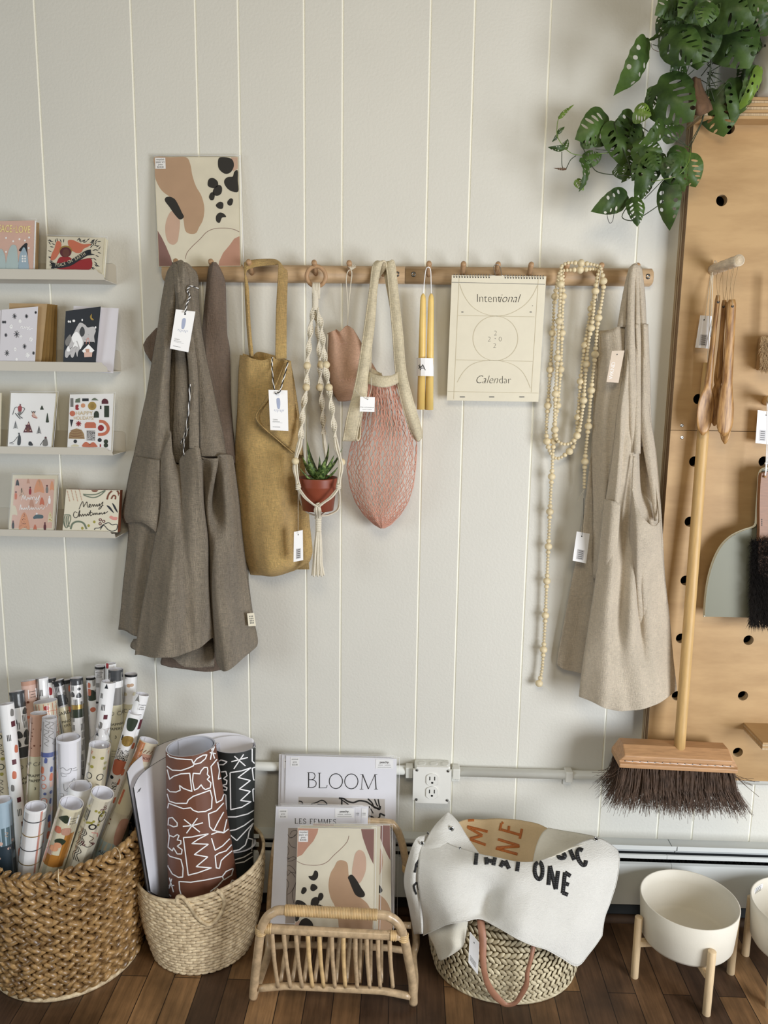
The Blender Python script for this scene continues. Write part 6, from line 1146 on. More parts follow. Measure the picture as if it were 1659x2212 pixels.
# ------------------------------------------------------------------ planters on wooden stands
def planter(label, cx, cy, R, H, zb, legs, group, sticker_=None):
    e = thing('plant_pot', (cx, cy, 0), label, 'planter', group); mb = MB()
    k = .93; mb.lathe((cx, cy, 0), [(.0001, zb), (R*k-.014, zb), (R*k-.005, zb+.003), (R*k, zb+.011), (R*(k+.03), zb+(H-zb)*.5), (R-.0006, H-.0012), (R-.0022, H), (R-.0042, H-.001), (R*.945, H-.03), (R*k-.006, zb+.016), (R*k-.014, zb+.008), (.0001, zb+.008)], 'ceramic', 72); mb.build('bowl', e)
    s = thing('plant_stand', (cx, cy, 0), label.replace('round off-white planter bowl', 'pale wooden four-legged stand').replace('planter bowl', 'wooden stand'), 'plant stand', group+' (stands)'); C0 = V((cx, cy, 0))
    for i, (x, y) in enumerate(legs):
        d = (V((x, y, 0))-C0); rl = .0088; p = C0+d.normalized()*(R+rl*.75); mb = MB(); mb.lathe((p.x, p.y, 0), [(.0001, 0), (rl-.0006, 0), (rl, .001), (rl, zb+.058), (rl-.0006, zb+.059), (.0001, zb+.059)], 'pale_wood', 24); mb.build('leg', s)
    for i in (0, 1):
        a, b = legs[i], legs[i+2]; mb = MB(); A = V((a[0], a[1], 0)); B = V((b[0], b[1], 0)); d = (B-A).normalized(); sd = V((-d.y, d.x, 0))*.0075; A = A+d*.006; B = B-d*.006; z0, z1 = (zb-.014, zb-.0008)
        z0 -= .0*i; vs = [A-sd, A+sd, B+sd, B-sd]; mb.add([v+V((0, 0, z0)) for v in vs]+[v+V((0, 0, z1)) for v in vs], [(3, 2, 1, 0), (4, 5, 6, 7), (0, 1, 5, 4), (1, 2, 6, 5), (2, 3, 7, 6), (3, 0, 4, 7)], 'pale_wood', False); mb.build('crossbar', s, bevel=.001)
    return e
c1 = (.6645, -.1985); planter('round off-white planter bowl right of the straw basket', c1[0], c1[1], .109, .2, .097, [(.548, -.210), (.677, -.312), (.781, -.187), (.652, -.085)], 'round planters on wooden stands')
c2 = (.914, -.213); e = planter('round off-white planter bowl cut off by the right edge, with a price sticker inside', c2[0], c2[1], .109, .2, .097, [(.837, -.121), (.821, -.290), (.992, -.305), (1.006, -.135)], 'round planters on wooden stands')
mb = MB(); q = [FL(*p, .18) for p in ((1645, 1911), (1672, 1915), (1669, 1931), (1643, 1930))]
def inner(a, z): return V((c2[0]+(.1035)*math.cos(a), c2[1]+.1035*math.sin(a), z))
a0, a1 = math.radians(139), math.radians(118); mb.grid([[inner(a0+(a1-a0)*i/5, z) for i in range(6)] for z in (.190, .172)], 'white')
for j in range(4): mb.grid([[inner(a0+(a1-a0)*(.15+.7*i/5), z)*1.0+V((0, -.0004, 0)) for i in range(6)] for z in (.1872-j*.0038, .1856-j*.0038)], 'ink_soft')
mb.build('price_sticker', e)

# ------------------------------------------------------------------ weaving
def weave(mb, cx, cy, rf, z0, z1, rows, n, m, kind, ph=0, a0=0, a1=2*PI, zf=None, ctr=None):
    "stitches laid around a basket whose radius is rf(t)"
    rnd = random.Random(rows*7+n)
    dz = (z1-z0)/rows
    for i in range(rows):
        t = (i+.5)/rows
        for k in range(n):
            a = a0+(a1-a0)*(k+(i % 2)*.5*(kind != 'braid'))/n; r = rf(t, a); z = z0+(z1-z0)*t+(zf(t, a) if zf else 0)
            o = V((math.cos(a), math.sin(a), 0)); u = V((-math.sin(a), math.cos(a), 0)); up = V((0, 0, 1)); c = V((cx, cy, z))+o*r; w = 2*PI*r/n
            if kind == 'braid':
                for s in (1, -1):
                    j = rnd.uniform(.8, 1.2); mb.pad(c+up*(dz*.20*s)+u*(w*.25*s)+o*rnd.uniform(-.0015, .0015), (u*1.0+up*(-.50*s)+V((0, 0, rnd.uniform(-.15, .15)))).normalized(), (up+u*.62*s).normalized(), o, w*.66*j, dz*.30, .0125*j, m)
            elif kind == 'flat': mb.pad(c, (u+up*rnd.uniform(-.05, .05)).normalized(), up, o, w*.62, dz*.56, .0042*rnd.uniform(.8, 1.25), m)
            else:
                s = 1 if i % 2 else -1; mb.pad(c, (u*.75+up*.62*s).normalized(), (up-u*.62*s).normalized(), o, dz*.80, w*.40*rnd.uniform(.9, 1.1), .0026, m)
# basket 1
B1 = (-.794, -.181); B1H = .318
def r1(t, a): return .160+.022*t+.006*math.sin(PI*t)+.003*math.sin(3*a+1)
def z1f(t, a): return (.030*math.sin(a*1.0+.3)**2*max(0, math.cos(a-.25))*t**2)+.006*t*t*math.sin(2*a+.6)
e = thing('woven_basket', (B1[0], B1[1], 0), 'large braided water hyacinth basket full of wrapping paper rolls at lower left', 'basket')
mb = MB(); weave(mb, B1[0], B1[1], r1, .008, B1H-.022, 12, 40, 'hyacinth', 'braid', zf=z1f); mb.build('braided_wall', e)
mb = MB()
for k, (rr_, dz_) in enumerate(((.0, 0), (.004, .013))):
    for j in range(54):
        a = 2*PI*(j+.5*k)/54; r = r1(1, a)-rr_+.003; o = V((math.cos(a), math.sin(a), 0)); u = V((-math.sin(a), math.cos(a), 0)); c = V((B1[0], B1[1], B1H-.012+dz_+z1f(1, a)))+o*r
        mb.pad(c, (u+V((0, 0, .55 if k else -.55))).normalized(), V((0, 0, 1)), o, .0150, .0080, .0085, 'hyacinth')
for j in range(9): a = 2*PI*j/9+.2; o = V((math.cos(a), math.sin(a), 0)); c = V((B1[0], B1[1], B1H-.006+z1f(1, a)))+o*(r1(1, a)+.002); mb.tube([c+V((math.cos(b)*o.x*.013, math.cos(b)*o.y*.013, math.sin(b)*.018)) for b in [2*PI*i/10 for i in range(10)]], .0011, 'seagrass', 5, closed=True)
mb.build('braided_rim', e)
mb = MB()
for j in range(32): a = 2*PI*(j+.5)/32; mb.tube([V((B1[0]+math.cos(a)*(r1(t, a)-.0015), B1[1]+math.sin(a)*(r1(t, a)-.0015), .004+(B1H-.03)*t+z1f(t, a))) for t in (0, .2, .4, .6, .8, 1)], .0021, 'cane', 6)
mb.build('stakes', e)
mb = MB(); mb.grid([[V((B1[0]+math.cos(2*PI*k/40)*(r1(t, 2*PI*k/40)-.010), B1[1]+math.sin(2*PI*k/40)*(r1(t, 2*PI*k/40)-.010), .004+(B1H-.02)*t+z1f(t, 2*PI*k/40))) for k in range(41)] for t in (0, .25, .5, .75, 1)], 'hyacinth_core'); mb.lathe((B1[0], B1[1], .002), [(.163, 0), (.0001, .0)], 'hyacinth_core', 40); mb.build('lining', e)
mb = MB(); mb.tube([V((B1[0]+.166*math.cos(2*PI*i/60), B1[1]+.166*math.sin(2*PI*i/60), .0055)) for i in range(60)], .0055, 'seagrass', 8, closed=True); mb.build('base_ring', e)
# basket 2
B2 = (-.480, -.136)
def r2(t, a): return .119+.024*t+.010*math.sin(PI*t*.9)+.004*t*math.cos(2*(a-.5))
def z2f(t, a): return .020*math.cos(a-.55)*t*t-.004*t
H2 = .226; t2 = .0
e = thing('woven_basket', (B2[0], B2[1], 0), 'pale seagrass basket with a rope handle holding large poster rolls', 'basket')
mb = MB(); weave(mb, B2[0], B2[1], r2, .003, H2, 25, 44, 'seagrass', 'flat', zf=z2f); mb.build('woven_wall', e)
mb = MB(); mb.tube([V((B2[0]+r2(1, a)*math.cos(a), B2[1]+r2(1, a)*math.sin(a), H2+z2f(1, a))) for a in [2*PI*i/64 for i in range(64)]], .0042, 'seagrass', 8, closed=True); mb.build('rim', e)
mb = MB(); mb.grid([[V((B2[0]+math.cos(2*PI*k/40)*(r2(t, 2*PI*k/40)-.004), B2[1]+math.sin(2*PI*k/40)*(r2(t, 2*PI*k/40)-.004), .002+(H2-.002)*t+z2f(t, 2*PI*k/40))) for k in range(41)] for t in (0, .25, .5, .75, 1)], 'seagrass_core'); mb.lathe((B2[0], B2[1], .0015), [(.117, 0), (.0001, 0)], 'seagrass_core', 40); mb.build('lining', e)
def onB2(x, y, out=.006):
    "front wall point of basket 2 seen at a photograph position"
    r = FW + RT*((x-829.5)/FPX) - UP*((y-1106)/FPX); a = r.x*r.x+r.y*r.y; ox, oy = CAM.x-B2[0], CAM.y-B2[1]; R = .140+out; b = ox*r.x+oy*r.y; c = ox*ox+oy*oy-R*R; s = (-b-math.sqrt(max(0, b*b-a*c)))/a; return CAM+r*s
hp = [(383, 1947), (384, 1938), (392, 1937), (402, 1946), (413, 1962), (425, 1980), (438, 1992), (452, 1997), (465, 1988), (477, 1972), (484, 1955), (483, 1940), (475, 1928), (466, 1922)]
hp = crs([onB2(x, y, .007) for x, y in hp], 6); mb = MB(); mb.tube(hp, .0030, 'seagrass_core', 8)
for i in range(0, len(hp)-1): 
    for q_ in (0, .5): d = (hp[i+1]-hp[i]).normalized(); mb.lathe(hp[i].lerp(hp[i+1], q_), [(.0040, -.0007), (.0049, 0), (.0040, .0007)], 'seagrass', 10, (d+V((.25, 0, .25))).normalized())
mb.build('rope_handle', e)

# ------------------------------------------------------------------ rolls of paper
def roll(label, name, top, yt, low, yl, w, paper, deco=None, w2=None, group=None, sleeve=False, rim='paper', foot=None, z0=.03, puff=False, cat='paper roll'):
    A = P(*top, yt); ray = FW + RT*((low[0]-829.5)/FPX) - UP*((low[1]-1106)/FPX); nrm = (A-CAM).cross(ray)
    bc = V((B2[0], B2[1], 0)) if cat == 'poster roll' else V((B1[0]+.01, B1[1], 0)); des = V((bc.x, bc.y+(-.01 if cat == 'poster roll' else 0)-(yl-16)/100*.55, 0))
    # foot of the roll: on the basket floor, in the plane through the eye that holds the roll's axis
    n2 = V((nrm.x, nrm.y, 0)); cst = nrm.dot(CAM)-nrm.z*z0; B = des-n2*((n2.dot(des)-cst)/n2.dot(n2)); B.z = z0
    d = (B-A).normalized(); s = (B-A).length; r0 = w/2*mpp(A)
    l_low = min(((A+d*s*i/60-CAM).normalized()-ray.normalized()).length_squared*1e6+i*1e-9 for i in range(61)); l_low = [s*i/60 for i in range(61) if ((A+d*s*i/60-CAM).normalized()-ray.normalized()).length_squared*1e6+i*1e-9 == l_low][0]
    rl = (w2 or w)*mpp(A+d*l_low)/2; k = (rl-r0)/max(l_low, .05)
    e = thing(name, B, label, cat, group); ax = (A-B).normalized(); fr = (CAM-A); fr = (fr-ax*fr.dot(ax)).normalized(); sd = fr.cross(ax); sd = -sd if sd.dot(RT) < 0 else sd; L = (A-B).length; N = 36; mb = MB()
    def pt(an, l, rr=0): r = r0+k*max(0, min(l, l_low))+rr; return A-ax*l+fr*(r*math.cos(an))+sd*(r*math.sin(an))
    mb.grid([[pt(2*PI*i/N, L*j/8) for i in range(N+1)] for j in range(9)], paper)
    th = max(.0012, r0*.05); mb.grid([[pt(2*PI*i/N, 0) for i in range(N+1)], [pt(2*PI*i/N, .0002, -th) for i in range(N+1)], [pt(2*PI*i/N, min(L, .25), -th) for i in range(N+1)]], rim)
    mb.grid([[pt(1+9.*i/40, .001, -th-.0008-.0012*i/40*(r0/.01)**.5) for i in range(41)], [pt(1+9.*i/40, .10, -th-.0008-.0012*i/40*(r0/.01)**.5) for i in range(41)]], rim)
    mb.lathe(A-ax*min(L, .25), [(r0-th, 0), (.0001, 0)], 'paper_in', N, ax)
    sc = mpp(A); hw = w/2.
    def mp(x, y, h=0): return pt(x/hw*1.15, y*sc, h+.0003)
    if deco: deco(mb, mp, hw, L/sc)
    mb.build('paper_tube', e)
    if sleeve or puff:
        mb = MB(); top_ = [(-.006, .001), (.010, -.0005), (.018, -.006)] if not puff else [(-.006, .001), (.006, .001), (.014, -.003), (.024, -.009), (.032, -.011), (.045, -.006)]
        rows = [[pt(2*PI*i/18, L*.8, .0012) for i in range(19)]]; rn = random.Random(int(top[0]))
        for dz_, rr in top_:
            if dz_ > .008 and not puff: continue
            off = [0]+[rn.uniform(-.0018, .0018) for _ in range(17)]; off.append(0); rows.append([pt(2*PI*i/18, -dz_, max(-r0*.85, rr)+(off[i] if dz_ > 0 else 0)) for i in range(19)])
        mb.grid(rows, 'sleeve'); mb.build('plastic_sleeve', e)
    return e
def motifs(seed, items, n, y0=12, y1=430, sz=6):
    def f(mb, mp, hw, L):
        rn = random.Random(seed); y = y0
        while y < min(y1, L-5):
            for x in ((rn.uniform(-.8, -.2), rn.uniform(.2, .9)) if n > 1 else (rn.uniform(-.7, .7),)):
                k, m = rn.choice(items); X = x*hw; s = sz*rn.uniform(.8, 1.25); Y = y+rn.uniform(-3, 3)
                if k == 'dot': mb.blob(mp, circ(X, Y, s*.5, n=7), m, .0002)
                elif k == 'bean': mb.blob(mp, [(X-s*.3, Y-s), (X+s*.4, Y-s*.8), (X+s*.5, Y), (X+s*.3, Y+s), (X-s*.5, Y+s*.8)], m, .0002)
                elif k == 'sq': mb.rect(mp, X-s*.5, Y-s*.7, X+s*.5, Y+s*.7, m, .0002, 2)
                elif k == 'bar':
                    for i in range(3): mb.rect(mp, X-s*.5+i*s*.4, Y-s, X-s*.5+i*s*.4+s*.18, Y+s, m, .0002, 1)
                elif k == 'arch': mb.blob(mp, [(X-s*.8, Y+s), (X-s*.8, Y-s*.3), (X, Y-s*1.2), (X+s*.8, Y-s*.3), (X+s*.8, Y+s)], m, .0002)
                elif k == 'curl': mb.line(mp, [(X-s*.5, Y-s), (X+s*.5, Y-s*.4), (X-s*.4, Y+s*.3), (X+s*.4, Y+s)], 1, m, .0003)
                elif k == 'ring': mb.line(mp, circ(X, Y, s*.7, s*.8, n=8), 1.5, m, .0003, closed=True)
                elif k == 'tree': mb.blob(mp, [(X, Y-s*1.4), (X+s*.6, Y+s*.6), (X-s*.6, Y+s*.6)], m, .0002, sm=False)
                elif k == 'speck':
                    for i in range(26): a, b = X+rn.uniform(-s, s), Y+rn.uniform(-s, s); mb.rect(mp, a, b, a+1.3, b+1, m, .0002, 1)
            y += sz*(2.6 if n > 1 else 3.4)
    return f
def with_(*fs): return lambda mb, mp, hw, L: [f(mb, mp, hw, L) for f in fs]
def band_(y0, y1, m, x0=-1.6, x1=1.6, h=.0002): return lambda mb, mp, hw, L: mb.rect(mp, x0*hw, y0, x1*hw, min(y1, L-1), m, h, 8)
def lab_(y0, rows, m='labelcream', y1=400, h=.0005):
    def f(mb, mp, hw, L):
        mb.rect(mp, -1.0*hw, y0, 1.25*hw, min(y1, L-2), m, h, 6)
        for t, y, s in rows: mb.text(mp, t, 0, y0+y, s, 'ink' if s < 12 else 'ink_soft', h+.0004, off=-.012 if s > 10 else 0, sx=.9)
        for i in range(3): mb.line(mp, [(-.5*hw, y0+100+i*6), (.6*hw, y0+100+i*6)], .7, 'ink_soft', h+.0004, sm=False)
    return f
WR = [('RED CAP', 22, 13), ('WRAPPING', 44, 8), ('PAPERS', 54, 8), ('3', 72, 9)]
def stick_(x, y, w=14, hh=18): return lambda mb, mp, hw, L: sticker(mb, mp, x, y, w, hh, ['wrapping', 'paper', '$12.00'], .0009, 3.6)
GR = 'rolls of gift wrap in the braided basket'
sil = [('bar', 'darkgrey'), ('sq', 'greyprint'), ('dot', 'ink'), ('arch', 'darkgrey')]
S_ = 'wrapping_paper_roll'
roll('dark grey striped wrap roll at the back left, with a cream paper label', S_, (36, 1493), 9, (52, 1640), 16, 30, 'white', with_(band_(0, 34, 'darkgrey'), motifs(1, sil, 2, 44, 120), band_(118, 140, 'darkgrey'), lab_(142, WR)), sleeve=True)
roll('pink wrap roll with a white price sticker, among the back left rolls', S_, (61, 1470), 6, (68, 1560), 10, 29, 'pinkpaper', with_(band_(0, 9, 'art_rose'), stick_(-2, 18, 17, 20), motifs(2, [('dot', 'rust'), ('dot', 'coral')], 2, 45)))
roll('grey and white wrap roll with three black bars near its top', S_, (91, 1464), 4.5, (98, 1560), 8, 25, 'white', with_(band_(0, 90, 'greyprint', -1.6, -.5), motifs(3, [('bar', 'ink')], 1, 30, 60, 7), band_(44, 60, 'ink', -1.6, .2)), sleeve=True)
roll('white wrap roll with a red blob, against the wall behind the others', S_, (110, 1465), 3.2, (121, 1570), 7, 20, 'white', with_(band_(0, 8, 'darkgrey'), motifs(4, [('bean', 'red')], 1, 26, 50, 7)), sleeve=True)
roll('dark patterned wrap roll with cream label, leaning left at the back', S_, (125, 1469), 4, (147, 1575), 9, 24, 'lightgrey', with_(band_(0, 12, 'ink'), motifs(5, sil, 2, 16, 54), band_(30, 54, 'darkgrey'), lab_(58, [('CARDS', 16, 10), ('PING', 34, 7.5), ('ERS', 43, 7.5)], 'cream')), sleeve=True)
roll('slim dark grey wrap roll squeezed between two cream labelled rolls', S_, (144, 1468), 3.2, (160, 1580), 7, 18, 'greyprint', with_(band_(0, 8, 'ink'), motifs(6, [('bean', 'coral'), ('sq', 'darkgrey')], 1, 20)), sleeve=True)
roll('black and yellow striped wrap roll in a shiny sleeve at the back', S_, (165, 1464), 5, (170, 1600), 11, 26, 'white', with_(band_(0, 14, 'darkgrey'), motifs(7, sil, 2, 20, 60), band_(56, 66, 'gold'), band_(66, 84, 'darkgreen'), motifs(8, [('bar', 'darkgrey')], 2, 90, 240), lab_(72, [('', 1, 5)], 'labelcream') if False else band_(100, 106, 'white')), sleeve=True)
roll('narrow wrap roll with a dark green arch at the back of the basket', S_, (197, 1462), 4, (204, 1580), 8, 21, 'white', with_(band_(0, 5, 'ink'), motifs(9, [('arch', 'darkgreen')], 1, 40, 60, 11), motifs(10, [('bean', 'coral'), ('bar', 'ink')], 2, 14, 36), motifs(12, [('dot', 'coral')], 1, 72, 90, 12)), sleeve=True)
roll('pale wrap roll with a price sticker, standing tallest at the back', S_, (216, 1437), 3, (214, 1560), 6, 21, 'lightgrey', with_(band_(2, 7, 'ink'), stick_(-8, 10, 14, 16), motifs(13, sil, 1, 40)), sleeve=True)
roll('clear sleeved white wrap roll touching the wall, behind the grey one', S_, (239, 1433), 2.6, (240, 1560), 5, 23, 'white', with_(motifs(14, [('bean', 'red')], 1, 4, 20)), sleeve=True)
roll('charcoal topped wrap roll with cream label, tall at the back centre', S_, (250, 1445), 6, (250, 1620), 12, 30, 'white', with_(band_(0, 24, 'darkgrey'), band_(38, 76, 'greyprint', -.9, 1.6), lab_(76, WR)), sleeve=True)
roll('clear sleeved wrap roll with black specks at its top, furthest right at the back', S_, (283, 1455), 4, (275, 1600), 9, 26, 'white', with_(band_(0, 5, 'ink'), motifs(15, [('dot', 'art_tan'), ('dot', 'cream')], 2, 20, 50, 9), lab_(64, [('CAP', 18, 12)])), sleeve=True)
roll('white wrap roll with little cabins and a tree, in front of the charcoal one', S_, (235, 1472), 9, (219, 1600), 13, 30, 'white', with_(motifs(16, [('sq', 'burgundy'), ('bean', 'greyprint'), ('bar', 'ink'), ('tree', 'navy')], 1, 10, 300, 6)), rim='paper')
roll('wide cream wrap roll with a red grid pattern', S_, (98, 1514), 9, (110, 1640), 13, 48, 'creampaper', with_(lambda mb, mp, hw, L: [mb.line(mp, [(x, 2), (x, 150)], 1, 'coral', .0004, sm=False) for x in range(-20, 24, 8)]+[mb.line(mp, [(-24, y), (24, y+4)], 1, 'coral', .0004) for y in range(16, 150, 16)], motifs(17, [('dot', 'red')], 1, 12, 20, 8)), sleeve=True)
roll('white wrap roll with a burgundy tag at its top right, leaning to the right', S_, (308, 1499), 9, (258, 1680), 18, 28, 'white', with_(motifs(18, [('tree', 'greyprint')], 1, 12, 20, 8), stick_(-1, 16, 13, 16), band_(52, 74, 'burgundy', 0, 1.6), motifs(19, [('bean', 'coral')], 1, 90)))
roll('tall white wrap roll with red mugs and socks, second from the left edge', S_, (14, 1520), 17, (40, 1760), 25, 30, 'white', with_(motifs(20, [('bar', 'ink'), ('bean', 'greyprint'), ('sq', 'burgundy'), ('bean', 'coral'), ('sq', 'rust')], 1, 18, 330, 8)), w2=27)
roll('salmon wrap roll with a cream label, left of the blue bow roll', S_, (84, 1540), 17, (76, 1700), 23, 34, 'salmonpaper', with_(motifs(21, [('dot', 'rust')], 2, 20, 80, 3), lab_(90, [('CAP CARDS', 20, 12), ('WRAPPING', 44, 8.5), ('PAPERS', 55, 8.5), ('3', 72, 9)])), sleeve=True)
roll('wrap roll with blue bows and ornaments in a shiny sleeve', S_, (107, 1549), 20, (99, 1760), 27, 30, 'lightgrey', with_(motifs(22, [('curl', 'greyprint')], 2, 12, 60, 8), band_(74, 84, 'blueprint'), motifs(23, [('bean', 'blueprint'), ('bean', 'coral'), ('sq', 'pinkpaper'), ('dot', 'blueprint'), ('curl', 'navy'), ('ring', 'coral')], 2, 92, 300, 7)), w2=27, sleeve=True)
roll('cream wrap roll with green holly doodles, behind the red mug roll at left', S_, (6, 1580), 14, (14, 1700), 20, 34, 'creampaper', motifs(24, [('ring', 'darkgreen'), ('dot', 'olive'), ('curl', 'ink')], 2, 10, 300, 6), sleeve=True)
def sketch(mb, mp, hw, L):
    for p in ([(-18, 62), (-10, 58), (-4, 64), (4, 60), (2, 70), (-6, 72), (-14, 70), (-12, 78), (-4, 76)], [(-10, 94), (-8, 110), (0, 100), (6, 88), (10, 86), (8, 100), (2, 108), (-6, 112)], [(-18, 118), (-12, 116), (-10, 122), (-16, 124)], [(-14, 130), (-4, 126), (2, 132), (-6, 136), (-12, 134)], [(6, 62), (14, 62)], [(6, 67), (16, 68)]): mb.line(mp, p, .6, 'ink_soft', .0004)
roll('wide white wrap roll with thin pencil line sketches, mid basket', S_, (148, 1592), 20, (150, 1730), 25, 50, 'paper', sketch, sleeve=True)
roll('cream wrap roll with black rings, its clear sleeve twisted up at the top', S_, (216, 1608), 19, (199, 1730), 25, 45, 'creampaper', with_(motifs(25, [('curl', 'coral')], 2, 8, 14, 4), motifs(26, [('dot', 'olive')], 2, 20, 40, 6), motifs(27, [('ring', 'ink'), ('ring', 'ink'), ('dot', 'olive'), ('curl', 'ink')], 2, 44, 260, 8)), puff=True)
def r20(mb, mp, hw, L):
    mb.blob(mp, [(-9, 10), (9, 10), (9, 26), (5, 36), (-4, 36), (-9, 26)], 'darkgreen', .0003, sm=True); mb.blob(mp, circ(2, 60, 12, n=12), 'gold', .0003)
    for i in range(14): a = i*PI/7; mb.line(mp, [(2, 60), (2+11*math.cos(a), 60+11*math.sin(a))], .5, 'kraft', .0005, sm=False)
    rn = random.Random(5)
    for cx, cy, rx, ry in ((-1, 92, 12, 13), (3, 168, 8, 14)):
        for i in range(110): a, b = rn.uniform(-rx, rx), rn.uniform(-ry, ry); mb.rect(mp, cx+a, cy+b, cx+a+1.5, cy+b+1.1, 'ink', .0004, 1)
    mb.blob(mp, [(-13, 108), (0, 104), (13, 110), (12, 128), (3, 138), (-8, 136), (-13, 124)], 'coral', .0003); mb.blob(mp, circ(-8, 146, 4, n=7), 'navy', .0003); mb.blob(mp, circ(8, 195, 8, 10), 'coral', .0003); mb.rect(mp, -12, 50, -9, 62, 'navy', .0003, 1)
roll('white wrap roll with dark arch, yellow circle and orange blob, leaning right', S_, (292, 1539), 11, (247, 1690), 14, 29, 'white', r20, w2=28)
def r21(mb, mp, hw, L):
    mb.rect(mp, -20, 2, -4, 40, 'orange', .0003, 4); mb.rect(mp, -18, 24, 16, 40, 'art_rose', .0004, 4); mb.rect(mp, -20, 40, -8, 64, 'mustard', .0003, 3)
    for i in range(4): mb.line(mp, [(-8+i*6, 22), (-4+i*6, 15)], 1.2, 'rust', .0006, sm=False)
    for i in range(3): mb.line(mp, circ(0+i*6, 33, 2.2, n=8), .8, 'burgundy', .0006, closed=True)
    mb.line(mp, [(-10, 108), (-10, 140)], 4, 'coral', .0004, sm=False); mb.rect(mp, -14, 96, 14, 158, 'cream', .0002, 4); motifs(28, [('dot', 'rust')], 2, 176, 196, 4)(mb, mp, hw, L)
    mb.blob(mp, [(4, 168), (20, 172), (20, 215), (8, 224), (2, 200)], 'art_rose', .0003); mb.rect(mp, -26, 222, 26, 276, 'mist', .00025, 6)
    mb.blob(mp, circ(-3, 251, 12, n=12), 'iceblue', .0005); mb.text(mp, 'Abbie', -3, 248, 9, 'ink', .0008); mb.text(mp, 'Ren', -3, 257, 9, 'ink', .0008); mb.blob(mp, circ(-3, 264, 4, n=8), 'ink', .0008); mb.blob(mp, circ(-2.6, 264.4, 2.4, n=8), 'art_rose', .001)
roll('orange and pink wrap roll with a round blue maker sticker, far right of the basket', S_, (322, 1599), 12, (240, 1815), 27, 41, 'creampaper', r21, w2=46, sleeve=True)
roll('plain white open wrap roll between the mustard and doodle rolls', S_, (174, 1697), 24, (160, 1800), 27, 48, 'white', None, w2=47)
def r25(mb, mp, hw, L):
    mb.line(mp, [(12, 2), (12, 150)], 4, 'pinkline', .0004, sm=False)
    for y, m in ((26, 'darkgrey'), (60, 'gold'), (94, 'darkgrey'), (128, 'gold')): mb.line(mp, [(-40, y-2), (-24, y-1), (0, y), (24, y-1), (40, y-2)], 2, m, .0006)
roll('white wrap roll with grey and pink check lines, at the front of the basket', S_, (78, 1741), 29, (63, 1866), 30.5, 45, 'white', r25, w2=43, sleeve=True)
def r26(mb, mp, hw, L):
    mb.blob(mp, [(-16, 26), (-2, 14), (4, 22), (2, 34), (-8, 30)], 'darkgreen', .0004); sticker(mb, mp, 4, 16, 19, 22, ['wrapping', 'paper', '$12.00'], .0009, 4.2)
    mb.blob(mp, [(-16, 48), (-6, 46), (-4, 60), (-16, 60)], 'coral', .0004); mb.blob(mp, [(-2, 48), (12, 46), (14, 62), (0, 62)], 'art_rose', .0004)
    mb.rect(mp, 6, 60, 24, 128, 'mustard', .0003, 4); mb.rect(mp, -26, 116, 20, 146, 'mustard', .0003, 5); mb.blob(mp, [(-10, 80), (0, 72), (10, 78), (6, 88), (-4, 90)], 'darkgreen', .0006); mb.blob(mp, circ(-2, 90, 7), 'peachprint', .0007); mb.blob(mp, circ(-8, 100, 9, 7), 'peachprint', .0006)
    mb.rect(mp, -24, 104, -8, 118, 'pinkpaper', .0006, 2); mb.rect(mp, -24, 90, -20, 126, 'coral', .0004, 1)
roll('mustard and cream wrap roll with a price sticker, leaning right at the front', S_, (155, 1734), 29, (116, 1862), 30.5, 50, 'cream', r26, w2=49, sleeve=True)
def r27(mb, mp, hw, L):
    rn = random.Random(6)
    for x, y in ((14, 18), (16, 24), (10, 26)): mb.line(mp, circ(x, y, 2.4, n=7), 1, 'burgundy', .0004, closed=True)
    for i in range(16): x, y = rn.uniform(-20, 22), rn.uniform(14, 76); mb.blob(mp, circ(x, y, 2.4, 3, 7), 'olive', .0003)
    mb.line(mp, circ(16, 44, 7, 12, 10), 1.5, 'ink', .0005, closed=True); mb.line(mp, circ(4, 70, 6, 6, 10), 2.6, 'ink', .0005, closed=True)
    for i in range(4): mb.rect(mp, -22+i*3.4, 34, -20+i*3.4, 60, 'darkgrey', .0004, 1)
    for i in range(4): mb.line(mp, [(-20+i*4, 80), (-14+i*4, 90), (-20+i*4, 100), (-13+i*4, 110), (-18+i*4, 122)], 1.3, 'ink', .0004)
    mb.line(mp, [(4, 92), (14, 100), (8, 108), (18, 116), (8, 122), (0, 118)], 1.2, 'ink', .0004); mb.line(mp, [(6, 84), (18, 88), (22, 100)], 2.4, 'pinkline', .0004)
    for x, y in ((-4, 112), (0, 117), (14, 112), (18, 116)): mb.line(mp, circ(x, y, 2.2, n=7), 1, 'burgundy', .0006, closed=True)
    for i in range(3): mb.line(mp, [(-18+i*5, 126), (-10+i*5, 136), (-16+i*5, 146), (-8+i*5, 160)], 1.3, 'ink', .0004)
roll('white wrap roll covered in leafy line doodles, front right of the basket', S_, (222, 1712), 27, (172, 1850), 29, 48, 'cream_light', r27, w2=47, sleeve=True)
roll('icy blue wrap roll with a snowy scene at the far left edge', S_, (2, 1727), 27, (10, 1850), 29, 44, 'iceblue', with_(band_(56, 400, 'teal'), band_(96, 400, 'tealdark', h=.0004), motifs(30, [('curl', 'art_tan'), ('bean', 'iceblue'), ('dot', 'pinkpaper')], 2, 50, 140, 7)), sleeve=True)

